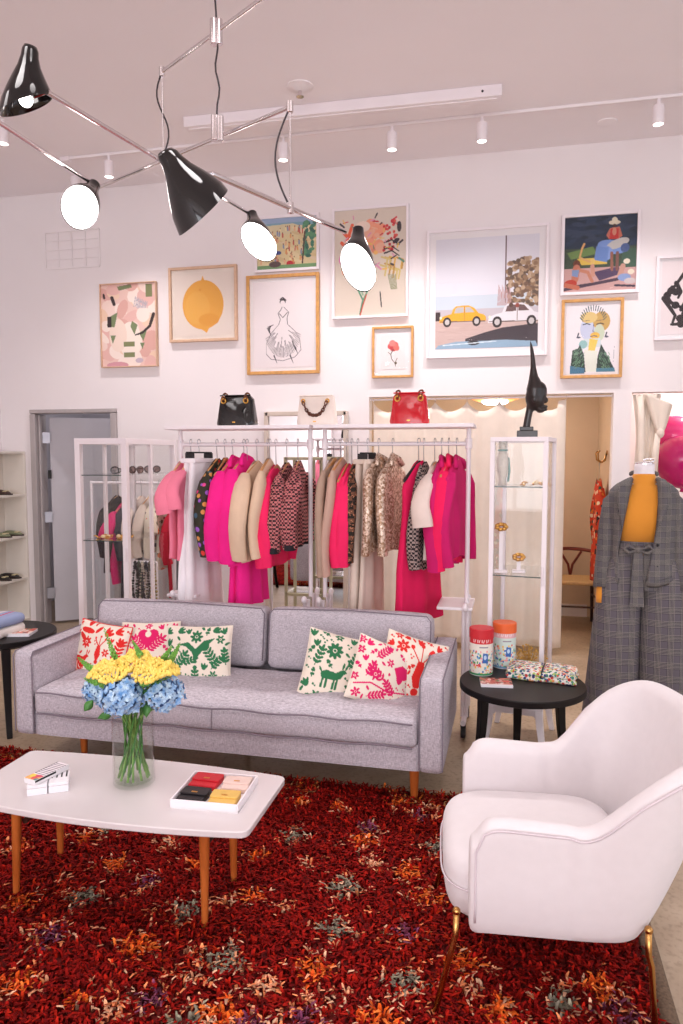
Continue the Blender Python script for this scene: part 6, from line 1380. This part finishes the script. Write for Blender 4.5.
mb.ell(q_(534, 398), (9.5 * k_, .045, 13 * k_)); mb.ell(q_(538, 393), (7 * k_, .038, 10 * k_)); mb.ell(q_(543.5, 401), (2.6 * k_, .012, 3.0 * k_)); mb.ell(q_(543, 407), (3.0 * k_, .016, 1.5 * k_)); mb.ell(q_(543, 410), (2.8 * k_, .016, 1.5 * k_)); mb.ell(q_(539, 410), (4.5 * k_, .03, 3.2 * k_)); mb.ell(q_(533, 400) + Vector((0, -.042, 0)), (2.2 * k_, .01, 4 * k_))
o = mesh(mb, 'head', ebony, t, smooth=180); rm = o.modifiers.new('blend', 'REMESH'); rm.mode = 'VOXEL'; rm.voxel_size = .0035; rm.use_smooth_shade = True; sm = o.modifiers.new('smooth', 'SMOOTH'); sm.iterations = 3
# ============================================================ ARMCHAIR
def armchair(ox, oy, yaw):
    t = thing('armchair', 'white upholstered barrel armchair with thin brass legs in the right foreground', 'armchair', (ox, oy, 0), yaw)
    T_ = Matrix.Translation((ox, oy, .0)) @ Matrix.Rotation(yaw, 4, 'Z')
    HW, XF, XB, Z0 = .305, -.235, .285, .245
    # plan path of the shell from the near arm front, round the back, to the far arm front
    path = []
    n1, n2 = 16, 26; xs = .10; rr = XB - xs
    for i in range(n1): path.append(Vector((XF + (xs - XF) * i / n1, -HW, 0)))
    for i in range(n2 + 1):
        a = -math.pi / 2 + math.pi * i / n2; ca, sa = math.cos(a), math.sin(a)
        path.append(Vector((xs + rr * abs(ca) ** .62, HW * math.copysign(abs(sa) ** .80, sa), 0)))
    for i in range(n1): path.append(Vector((xs + (XF - xs) * (i + 1) / n1, HW, 0)))
    m = len(path); rings = []; pipes = []
    def ss(a, b, x): k = min(1, max(0, (x - a) / (b - a))); return k * k * (3 - 2 * k)
    for i, p in enumerate(path):
        tq = (path[min(i + 1, m - 1)] - path[max(i - 1, 0)]).normalized(); nrm = Vector((tq.y, -tq.x, 0))   # outward
        end = min(i, m - 1 - i) / n1                      # 0 at arm fronts
        bk = ss(.02, XB - .04, p.x)                       # 0 arms, 1 back
        ztop = .602 - .012 * ss(0, 1, min(1, end * 1.0)) + .24 * ss(.05, .25, p.x)
        front = 1 - math.sqrt(max(0, 1 - max(0, 1 - end * 4.5) ** 2))
        ztop -= .055 * front
        lean = (.045 + .085 * bk) if p.x > .05 else .045 * ss(-.2, .05, p.x) + .012
        thk = .075 - .010 * bk
        def at_(z, off): 
            s = (z - Z0) / (.85 - Z0); return p + nrm * (off + (lean * s if bk > 0 else .03 * s)) + Vector((.06 * bk * s, 0, z))
        zt = ztop; zi = .36; r_ = thk / 2; ring = []
        for k in range(6): ring.append(at_(Z0 + (zt - r_ - Z0) * k / 5 , -.018 * (1 - min(1, k / 1.5)) if k < 2 else .004 * math.sin(math.pi * k / 5)))
        for k in range(1, 8): a = math.pi * k / 8; ring.append(at_(zt - r_ + r_ * math.sin(a), -r_ + r_ * math.cos(a)))
        for k in range(6): ring.append(at_(zt - r_ - (zt - r_ - zi) * k / 5, -thk - .018 * math.sin(math.pi * k / 5) * 0))
        ring.append(at_(Z0, -thk)); rings.append([T_ @ q for q in ring])
        pipes.append(T_ @ (at_(zt - r_ * .55, .004)))
    # rounded arm fronts
    def shrink(ring, dx, k):
        c = sum(ring, Vector()) / len(ring); d = T_.to_3x3() @ Vector((dx, 0, 0)); return [c + (p - c) * Vector((1, 1, 1)).x * 1 + (c - p) * (1 - k) * .35 + d for p in ring]
    rings = [shrink(rings[0], -.018, .55), shrink(rings[0], -.012, .85)] + rings + [shrink(rings[-1], -.012, .85), shrink(rings[-1], -.018, .55)]
    sh = mesh(MB().loft(rings), 'shell', M['whitecloth'], t, smooth=75, sub=1)
    mesh(MB().tube(rings[2][1:6] + pipes[1:-1] + rings[-3][5:0:-1], .0035, 6), 'piping', M['piping'], sh, smooth=180)
    # seat: one thick pad with a rounded nose, running down to the frame
    rg = []; n = 60
    def seat_ring(z, g):
        out = []
        for i in range(n):
            a = 2 * math.pi * i / n; ca, sa = math.cos(a), math.sin(a); x0, x1 = -.325, .23
            cx_ = (x0 + x1) / 2; hx_ = (x1 - x0) / 2 - g; hy_ = .262 - g
            x = cx_ + hx_ * math.copysign(abs(ca) ** (.55 if ca < 0 else .4), ca); y = hy_ * math.copysign(abs(sa) ** .45, sa)
            if x < XF - .02: y *= 1 + .05 * (1 - ((x - x0) / (XF - x0)) ** 2) * 0
            out.append((x, y, z))
        return out
    for z, g in ((.245, .03), (.262, .012), (.30, .004), (.37, 0), (.395, .001), (.42, .010), (.437, .028), (.447, .06), (.454, .12), (.458, .2)): rg.append([T_ @ Vector(q) for q in seat_ring(z, g)])
    se = mesh(MB().loft(rg), 'seat', M['whitecloth'], t, smooth=75, sub=1)
    mesh(MB().tube([T_ @ (Vector(q) + Vector((-.002, 0, 0))) for q in seat_ring(.352, -.002)], .003, 6, loop=True), 'piping', M['piping'], se, smooth=180)
    mesh(MB().box((.0, 0, .262), (.38, .46, .03), T=T_), 'underside', M['piping'], t, bevel=.01)
    for sx_, top, bot in ((-1, (-.285, .27), (-.345, .305)), (1, (.230, .262), (.255, .300))):
        for sy_ in (-1, 1):
            pts = [(top[0], sy_ * (top[1] + (.012 if sx_ < 0 else .035)), .315), (top[0] + sx_ * .002, sy_ * (top[1] + (.014 if sx_ < 0 else .036)), .245), (top[0] + sx_ * .010, sy_ * (top[1] + (.018 if sx_ < 0 else .038)), .215), (bot[0], sy_ * bot[1] * (1 if sx_ < 0 else 1.02), .012)]
            o = mesh(MB().tube([T_ @ Vector(q) for q in pts], .0088, 12), 'leg', M['brass'], t, smooth=180)
            mesh(MB().ell(T_ @ Vector(pts[0]), .012, 12, 8), 'ball_tip', M['brass'], o, smooth=180)
armchair(.125, 2.30, R(5.5))

# ============================================================ MANNEQUIN
MY = 4.12; mc = atY(644.5, 462, MY); MX = mc.x; mz = lambda py: atY(645, py, MY - .08).z
plaid_j = plaid('grey_glen_check', (92, 88, 92), (40, 38, 42), .05); plaid_t = plaid('grey_glen_check_trousers', (94, 88, 96), (40, 38, 44), .062)
mustard = mat('mustard_knit', (224, 146, 44), .85, var=.03, bump=.35, bscale=220, sheen=.2)
myaw = R(-4)
t = thing('mannequin', 'dress form in grey checked jacket, mustard top and wide checked trousers beside the armchair', 'mannequin', (MX, MY, 0), myaw)
Tm = Matrix.Translation((MX, MY, 0)) @ Matrix.Rotation(myaw, 4, 'Z')
def ering(z, hx_, hy_, cx_=0, cy_=0, n=40, pw=.85, ripple=0, k=9, ph=0):
    return [Tm @ Vector((cx_ + hx_ * math.copysign(abs(math.cos(a)) ** pw, math.cos(a)) * (1 + ripple * math.sin(k * a + ph)), cy_ + hy_ * math.copysign(abs(math.sin(a)) ** pw, math.sin(a)) * (1 + ripple * math.sin(k * a + ph)), z)) for a in [2 * math.pi * i / n for i in range(n)]]
zn = mz(464); 
body = [(.20, .02, .02), (.95, .11, .09), (1.00, .145, .10), (1.06, .115, .085), (1.12, .112, .082), (1.22, .145, .108), (1.30, .138, .105), (1.38, .128, .085), (1.42, .10, .07), (1.445, .07, .058), (1.46, .054, .052), (zn - .02, .050, .05), (zn, .049, .049)]
mesh(MB().loft([ering(z, a, b) for z, a, b in body[1:]]), 'dress_form', mat('white_form', (232, 226, 230), .45), t, smooth=180)
mesh(MB().lathe([(.001, zn + .012), (.03, zn + .012), (.050, zn + .004), (.050, zn - .004), (.001, zn - .004)], (0, 0, 0), 32, T=Tm), 'neck_cap', M['chrome'], t)
mb = MB().tube([Tm @ Vector((.02 + .026 * math.cos(a), .012 * math.sin(a) - .01, zn + .018 + .008 * math.sin(a))) for a in np.linspace(0, 2 * math.pi, 17)[:-1]], .004, 6, loop=True); mesh(mb, 'neck_handle', M['chrome'], t)
mesh(MB().tube([Tm @ Vector((0, 0, .0)), Tm @ Vector((0, 0, 1.0))], .014, 12), 'pole', M['chrome'], t)
mesh(MB().lathe([(.001, 0), (.15, 0), (.15, .008), (.02, .016), (.001, .016)], (0, 0, 0), 36, T=Tm), 'base', M['chrome'], t)
zw = mz(546)
sw = [(zw - .05, .125, .092), (zw + .03, .128, .095), (1.16, .132, .10), (1.24, .148, .118), (1.30, .150, .120), (1.37, .142, .10), (1.41, .115, .082), (1.435, .080, .070), (1.45, .062, .060), (mz(476), .056, .055), (mz(474), .051, .051)]
mesh(MB().loft([ering(z, a, b) for z, a, b in sw]), 'sweater', mustard, t, smooth=180)
# trousers: waistband plus two wide flaring legs
zc = mz(612); zh = .045
for sd in (-1, 1):
    rg = []; nz = 26
    for j in range(nz + 1):
        s = j / nz; z = zw + .01 + (zh - zw) * s; k = max(0, (zc - z) / (zc - zh)) if z < zc else 0
        ou = .132 + .062 * min(1, s * 5) + .092 * s; hx_ = ou / 2 + .006; cx_ = sd * (ou / 2 - .002); hy_ = .095 + .02 * min(1, s * 4) + .045 * s
        rg.append(ering(z, hx_, hy_, cx_, 0, 44, .75, .014 * s, 5, sd * 1.3 + s))
    o = mesh(MB().loft(rg, caps=True), 'trouser_leg', plaid_t, t, smooth=180)
mesh(MB().loft([ering(zw - .03, .137, .105), ering(zw - .0, .134, .101), ering(zw + .022, .132, .100)], caps=False), 'waistband', plaid_t, t, smooth=180).modifiers.new('s', 'SOLIDIFY').thickness = .006
mb = MB(); bxx = -.028
kn = Vector((bxx, -.125, zw - .015)); mb.ell(Tm @ kn, (.024, .018, .020), 12, 8)
for s_, a in ((-1, .25), (1, .1)):
    mb.tube([Tm @ (kn + Vector((s_ * .01, 0, 0))), Tm @ (kn + Vector((s_ * .05, -.008, .022))), Tm @ (kn + Vector((s_ * .072, -.004, .004))), Tm @ (kn + Vector((s_ * .045, -.006, -.018))), Tm @ (kn + Vector((s_ * .01, -.004, -.006)))], [.010, .016, .018, .016, .010], 10, flat=.7)
mb.loft([[Tm @ (kn + Vector((x_ + .0 * s, -.008 - .02 * s + y_, -.01 - .285 * s))) for x_, y_ in ((-.022 - .014 * s, 0), (.022 + .012 * s, 0), (.022 + .012 * s, .008), (-.022 - .014 * s, .008))] for s in [i / 10 for i in range(11)]])
mb.loft([[Tm @ (kn + Vector((x_ + .045 + .02 * s, -.002 - .012 * s + y_, -.01 - .20 * s))) for x_, y_ in ((-.02 - .012 * s, 0), (.02 + .010 * s, 0), (.02 + .010 * s, .008), (-.02 - .012 * s, .008))] for s in [i / 10 for i in range(11)]])
mesh(mb, 'tie_belt', plaid_j, t, smooth=60)
# jacket
jz = [(1.475, .070, .070, .055, .050), (1.462, .095, .084, .060, .054), (1.44, .132, .100, .066, .056), (1.41, .162, .114, .074, .058), (1.36, .174, .130, .082, .058), (1.30, .172, .142, .092, .055), (1.22, .166, .145, .105, .050), (1.12, .160, .140, .118, .040), (1.06, .164, .142, .120, .030), (1.0, .176, .150, .122, .020), (.93, .186, .160, .122, .014), (mz(577), .196, .170, .120, .010)]
rows = []; n = 72
for z, hx_, hy_, gl, gr in jz:
    row = []; a0 = -math.pi / 2 + math.asin(min(.95, gr / hx_)); a1 = 1.5 * math.pi - math.asin(min(.95, gl / hx_))
    for i in range(n + 1):
        a = a0 + (a1 - a0) * i / n; rp = 1 + .025 * math.sin(9 * a) * max(0, (1.1 - z)) * 4
        row.append(Tm @ Vector((hx_ * math.cos(a) * rp, hy_ * math.sin(a) * rp, z + .006 * math.sin(6 * a) * (z < 1))))
    rows.append(row)
def dense(rows, k=3):
    out = []
    for i in range(len(rows) - 1):
        for j in range(k): s = j / k; out.append([a.lerp(b, s) for a, b in zip(rows[i], rows[i + 1])])
    return out + [rows[-1]]
o = mesh(MB().loft(dense(rows), closed=False), 'jacket', plaid_j, t, smooth=180); md = o.modifiers.new('s', 'SOLIDIFY'); md.thickness = .008; md.offset = 1
for sd, ang_ in ((-1, 0), (1, 0)):   # collar and lapels folded outward
    idx = 0 if sd > 0 else -1; edge = [rows[i][idx] for i in range(0, 7)]
    inner_ = []; outer_ = []
    for i, e in enumerate(edge):
        wv = (.012, .040, .055, .062, .055, .035, .006)[i]; d = Tm.to_3x3() @ Vector((sd * wv, -.010, .012 if i < 3 else -.004)); inner_.append(e + Tm.to_3x3() @ Vector((0, -.006, 0))); outer_.append(e + d + Tm.to_3x3() @ Vector((0, -.012 + (.02 if i < 1 else 0), 0)))
    mb = MB().loft(dense([[a, a.lerp(b, .5) + Tm.to_3x3() @ Vector((0, -.012, 0)), b] for a, b in zip(inner_, outer_)], 4), closed=False); q = mesh(mb, 'lapel', plaid_j, o, smooth=180); q.modifiers.new('s', 'SOLIDIFY').thickness = .006
mb = MB(); mb.tube([Tm @ Vector((.066 * math.cos(a), .066 * math.sin(a) + .004, mz(474) - .004 + .012 * math.sin(a))) for a in np.linspace(.15, math.pi - .15, 25)], .009, 10, flat=1.3); mesh(mb, 'collar', plaid_j, o, smooth=180)
for sd in (-1, 1):
    pts = [(sd * .120, 0, 1.395), (sd * .150, 0, 1.35), (sd * .168, -.005, 1.22), (sd * .180, -.012, 1.10), (sd * .192, -.035, .99), (sd * .198, -.062, .895)]
    o2 = mesh(MB().tube([Tm @ Vector(p) for p in pts], [.036, .056, .055, .050, .047, .048], 20, flat=.95), 'sleeve', plaid_j, o, smooth=180)
    mesh(MB().tube([Tm @ Vector(p) for p in ((sd * .198, -.058, .91), (sd * .200, -.066, .86), (sd * .201, -.072, .815))], [.026, .028, .026], 16), 'sweater_cuff', mustard, t, smooth=180)
[mesh(MB().ell(Tm @ Vector((.062, -.140, z)), (.008, .006, .008), 8, 6), 'button', M['rubber'], o, smooth=180) for z in (1.14, 1.03)]


# ============================================================ FITTING ROOM CHAIR AND DRESS
red_ = mat('red_brown_lacquer', (112, 34, 28), .35, var=.1); cxx, cyy = .56, 7.08
fz = (.46)
t = thing('wooden_armchair', 'dark red wooden chair with woven seat inside the fitting room', 'chair', (cxx, cyy, 0))
for dx, dy, m_ in ((-.24, -.2, 'darkwood'), (.24, -.2, 'darkwood'), (-.2, .2, 'darkwood'), (.2, .2, 'darkwood')):
    top = .70 if dy > 0 else .64
    mesh(MB().tube([(cxx + dx * 1.05, cyy + dy * 1.1, 0), (cxx + dx, cyy + dy, .43), (cxx + dx * .96, cyy + dy * .8, top)] if dx < 0 or dy > 0 else [(cxx + dx * 1.05, cyy + dy * 1.1, 0), (cxx + dx, cyy + dy, .43), (cxx + dx, cyy + dy * .9, .62)], [.013, .018, .013], 10), 'leg', M[m_], t, smooth=60)
mesh(MB().tube([(cxx + .27 * math.sin(a), cyy + .02 + .27 * -math.cos(a) * -1 if False else cyy + .24 * math.cos(a), .70 - .04 * abs(math.sin(a)) * (a if a > 0 else -a) / 2) for a in np.linspace(-2.0, 2.0, 25)], .017, 10), 'top_rail', red_, t, smooth=180)
mb = MB(); [mb.tube([(cxx, cyy + .2, .44), (cxx + s * .02, cyy + .215, .55), (cxx + s * .10, cyy + .22, .68)], .012, 8) for s in (-1, 1)]; mesh(mb, 'back_splat', red_, t)
mesh(MB().box((cxx, cyy, .435), (.46, .42, .035)), 'woven_seat', mat('paper_cord', (206, 170, 120), .8, var=.15, vscale=120, stretch=(1, 8, 1)), t, bevel=.012)
mb = MB(); [mb.tube([(cxx + s * .24, cyy - .2, .27), (cxx + s * .2, cyy + .2, .27)], .009, 8) for s in (-1, 1)]; mb.tube([(cxx - .24, cyy - .2, .22), (cxx + .24, cyy - .2, .22)], .009, 8); mesh(mb, 'stretcher', M['darkwood'], t)
dp = atY(604, 478, 6.55)
garment('hanging_dress', 'orange and black floral dress hanging on the fitting room side wall', 604, 1.40, .50, F['orflor'], w=.13, wh=.17, th=.03, thb=.04, sleeve='long', sl=.55, sr=.035, yaw=R(4), seed=40, cat='dress', Y=6.7, X=.735, rail=1.50, hlab='orange floral dress')

# ============================================================ BALLOONS in the second fitting room
bal = mat('pink_balloon', (222, 50, 134), .18, var=.03, coat=.4); bal2 = mat('deep_pink_balloon', (196, 18, 112), .18, var=.03, coat=.4)
def balloon(lab, px, py, Y, r, m_, el=1.15):
    c = atY(px, py, Y); t = thing('balloon', lab, 'balloon', c - Vector((0, 0, r * el)), group='pink balloons'); rg = []
    mesh(MB().lathe([(.001, -1.12 * r * el), (.02 * 1, -1.10 * r * el), (.012, -1.02 * r * el)] + [(r * math.sin(a) * (1 - .08 * math.cos(a)), -r * el * math.cos(a)) for a in np.linspace(.08, math.pi - .02, 26)], c, 36), 'skin', m_, t, smooth=180)
    mesh(MB().tube([c - Vector((0, 0, r * el * 1.1)), c - Vector((.01, 0, r * el + .25)), (c.x, c.y, max(.0, c.z - r * el - .6))], .0015, 5), 'string', M['whitematte'], t)
balloon('pale pink balloon, upper one behind the mannequin shoulder', 673, 438, 6.7, .19, bal, 1.0); balloon('deep pink balloon, lower one behind the mannequin shoulder', 683, 462, 6.45, .22, bal2, 1.0); balloon('pink balloon hidden mostly beyond the right photo edge', 706, 446, 6.8, .19, bal2, 1.0)

# ============================================================ SHOE SHELF on the left wall
SX = -4.40; shy0, shy1 = 3.9, 5.55
p = ray(27, 500); shy1 = SX / p.x * p.y
t = thing('shoe_shelf', 'tall cream open shelf unit of shoes against the left wall', 'shelf unit', (SX - .12, (shy0 + shy1) / 2, 0))
zs = [X_ for X_ in (1.635, 1.31, .985, .665, .345)]
def zx(py): r_ = ray(25, py); return CAM_H + r_.z * (SX / r_.x)
zs = [zx(451.5), zx(494), zx(535.5), zx(577.5), zx(619)]
mesh(MB().box((SX - .115, shy1 - .012, zs[0] / 2), (.23, .024, zs[0])), 'side_panel', M['shelf'], t, bevel=.002); mesh(MB().box((SX - .115, shy0, zs[0] / 2), (.23, .024, zs[0])), 'side_panel', M['shelf'], t, bevel=.002)
mesh(MB().box((SX - .232, (shy0 + shy1) / 2, zs[0] / 2), (.012, shy1 - shy0, zs[0])), 'back_panel', M['shelf'], t)
mesh(MB().box((SX - .115, (shy0 + shy1) / 2, .03), (.22, shy1 - shy0 - .03, .06)), 'plinth', M['shelf'], t)
for z in zs: mesh(MB().box((SX - .113, (shy0 + shy1) / 2, z - .010), (.225, shy1 - shy0 - .026, .020)), 'shelf_board', M['shelf'], t, bevel=.002)
def shoe(lab, y, z, c, style, sole=(60, 44, 36)):
    t = thing('shoe', lab, 'shoe', (SX - .11, y, z), group='shoes on the wall shelf'); m_ = mat('shoe_upper', c, .5, var=.1); ms = mat('shoe_sole', sole, .6)
    for s in (-1, 1):
        yy = y + s * .0; rg = []; x0 = SX - .21
        if s > 0: continue
        for k in range(15):
            q = k / 14; wd = .034 + .008 * math.sin(q * math.pi * 1.1) - .012 * (q > .9); h = (.045 - .022 * q) if style != 'boot' else (.07 - .05 * q); e = math.sin(math.pi * min(1, max(0.04, q))) ** .35
            rg.append([(x0 + .205 * q, yy + wd * e * math.cos(a), z + .012 + h * e * max(0, math.sin(a)) ** (.8)) for a in [math.pi * i / 12 for i in range(13)]])
        mesh(MB().loft(rg, closed=True), 'upper', m_, t, smooth=180)
        mesh(MB().loft([[(x0 + .21 * q - .002, yy + (.038 + .008 * math.sin(q * 3.4)) * math.sin(math.pi * min(.97, max(.05, q))) ** .35 * sx_, z + zz) for sx_, zz in ((-1, .0), (1, .0), (1, .013), (-1, .013))] for q in [k / 12 for k in range(13)]]), 'sole', ms, t)
        mesh(MB().box((x0 + .15, yy, z + .035), (.03, .06, .01)), 'strap_bow', mat('shoe_trim', (214, 200, 160), .5), t, bevel=.003)
for i, (py, z, c, lab) in enumerate(((8, zs[1], (70, 46, 40), 'brown strappy shoe on the second shelf from the top'), (6, zs[2], (128, 134, 104), 'sage green slipper on the middle shelf, nearer one'), (18, zs[2], (128, 134, 104), 'sage green slipper on the middle shelf, nearer the doorway'), (4, zs[3], (26, 18, 18), 'black shoe on the fourth shelf, left one'), (14, zs[3], (26, 18, 18), 'black shoe on the fourth shelf, right one'), (4, zs[4], (22, 18, 20), 'black heeled shoe on the lowest shelf behind the blankets'))):
    r_ = ray(py, 520); xx = SX - .05; shoe(lab, xx / r_.x * r_.y, z, c, 'flat')

# ============================================================ RACK BEHIND THE LEFT CABINET
BY = 5.62; xa, xb = -3.52, -2.1
t = thing('back_clothes_rail', 'thin white wall side clothes rail behind the glass cabinet', 'clothes rack', ((xa + xb) / 2, BY, 0))
mesh(MB().tube([(xa, BY, 1.365), (xb, BY, 1.365)], .012, 10), 'hanging_rail', M['white'], t)
for x in (xa, xb):
    mesh(MB().tube([(x, BY, .03), (x, BY, 1.38)], .013, 10), 'post', M['white'], t); mesh(MB().tube([(x, BY - .2, .015), (x, BY + .2, .015)], .014, 8), 'foot', M['white'], t)
g2 = 'garments on the rail behind the cabinet'
specs = [(112, 'black_top', 'black top on the back rail, farthest left through the cabinet glass', 'blackf', 1.26, .62, 'long'), (118, 'dress', 'magenta dress with gold hem on the back rail seen through the cabinet glass', 'mag', 1.2, .52, 'short'), (125, 'jacket', 'navy jacket on the back rail behind the cabinet post', 'navy', 1.24, .30, 'long'),
         (136, 'blouse', 'ivory blouse on the back rail behind the cabinet side glass', 'ivory', 1.26, .80, 'long'), (145, 'blouse', 'beige shirt on the back rail behind the cabinet side glass', 'beige', 1.27, .82, 'long'), (154, 'blouse', 'cream blouse with flower print on the back rail', 'flor2', 1.27, .80, 'long'),
         (163, 'dress', 'cream flowered dress on the back rail nearer the clothes rack', 'flor2', 1.26, .66, 'short'), (173, 'dress', 'red dress on the back rail beside the blush pink tops', 'red', 1.22, .42, 'long'), (181, 'skirt', 'green printed dress on the back rail behind the blush pink tops', 'greenf', 1.24, .40, None), (188, 'dress', 'long red dress at the end of the back rail', 'red', 1.25, .26, 'short')]
for i, (px, nm, lab, mk, zt, zb, sl) in enumerate(specs):
    garment(nm, lab, px + 6, zt, zb, F[mk], w=.19, th=.026, sleeve=sl, sl=.42 if sl == 'long' else .2, sr=.05, yaw=R(-10 + 5 * (i % 3)), seed=60 + i, cat='garment', grp=g2, Y=BY, rail=1.365, pxrow=510, drop=.07)
p = atY(131, 526, 5.52)
t = thing('round_fan', 'round pink and burgundy disc bag with cream rim hanging behind the cabinet post', 'bag', (p.x, 5.52, p.z))
Tf = Matrix.Translation((p.x, 5.52, p.z)) @ Matrix.Rotation(R(25), 4, 'Z') @ Matrix.Rotation(R(90), 4, 'X')
mesh(MB().lathe([(.001, -.02), (.095, -.02), (.095, .02), (.001, .02)], (0, 0, 0), 32, T=Tf), 'disc', dots('pink_panels', (170, 60, 100), [(130, 30, 66), (214, 150, 170), (130, 30, 66)], 9, .5), t); mesh(MB().tube([Tf @ Vector((.098 * math.cos(a), .098 * math.sin(a), 0)) for a in np.linspace(0, 2 * math.pi, 33)[:-1]], .013, 8, loop=True), 'rim', mat('cream_rim', (226, 196, 160), .6), t, smooth=180)
mesh(MB().tube([Tf @ Vector((-.0, .10, 0)), (p.x, 5.58, (p.z + 1.45) / 2), (p.x, 5.605, 1.372), (p.x, 5.625, 1.382)], .004, 6), 'strap', M['rubber'], t)
# necklace stand
nx0, nx1 = atY(134, 580, 5.2).x, atY(157, 580, 5.2).x
t = thing('necklace_stand', 'low white stand with hanging bead necklaces inside the left glass cabinet', 'stand', ((nx0 + nx1) / 2, 5.2, .104))
mb = MB(); zt_ = atY(145, 562, 5.2).z
for x in (nx0, nx1): mb.tube([(x, 5.2, .11), (x, 5.2, zt_)], .010, 8); mb.tube([(x, 5.08, .113), (x, 5.32, .113)], .010, 8)
mb.tube([(nx0, 5.2, zt_), (nx1, 5.2, zt_)], .010, 8); mesh(mb, 'stand_frame', M['white'], t)
for i in range(6):
    x = nx0 + (nx1 - nx0) * (i + .7) / 6.4; cc_ = ((30, 26, 30), (60, 74, 60), (190, 176, 160), (28, 26, 40), (70, 66, 46), (150, 130, 60))[i]
    o = thing('bead_necklace', ('black', 'grey green', 'ivory', 'dark blue', 'olive', 'ochre')[i] + ' bead necklace hanging on the low white stand in the left cabinet', 'necklace', (x, 5.19, zt_), group='bead necklaces'); mb = MB(); L_ = .30 + .05 * (i % 3)
    for k in range(44): a = 2 * math.pi * k / 44; mb.ell((x + .018 * math.sin(a) * (1.2 - math.cos(a) * .4), 5.185 - .006 * math.sin(2 * a), zt_ - L_ / 2 + L_ / 2 * math.cos(a)), (.0085 if k % 3 else .012), 7, 5)
    mesh(mb, 'beads', mat('bead', cc_, .25), o, smooth=180)
# ---- olive metal stand in front of the mirror
ol = mat('olive_metal', (176, 170, 140), .45); ax_, bx_ = atY(290, 455, 5.5).x, atY(327, 455, 5.5).x; oy = 5.5
t = thing('olive_stand', 'slim olive metal display stand between the mirror and the clothes racks', 'stand', ((ax_ + bx_) / 2, oy, 0)); zt_ = atY(300, 457, oy).z
mb = MB()
for x in (ax_, bx_):
    for y in (oy - .12, oy + .12): mb.box((x, y, zt_ / 2), (.022, .022, zt_))
for z in (zt_ - .012, .52, .12):
    for y in (oy - .12, oy + .12): mb.box(((ax_ + bx_) / 2, y, z), (bx_ - ax_, .022, .022))
    for x in (ax_, bx_): mb.box((x, oy, z), (.022, .24, .022))
mesh(mb, 'stand_frame', ol, t, bevel=.002)
mesh(MB().box(((ax_ + bx_) / 2, oy, .535), (bx_ - ax_, .24, .010)), 'shelf_panel', M['glass'], t)
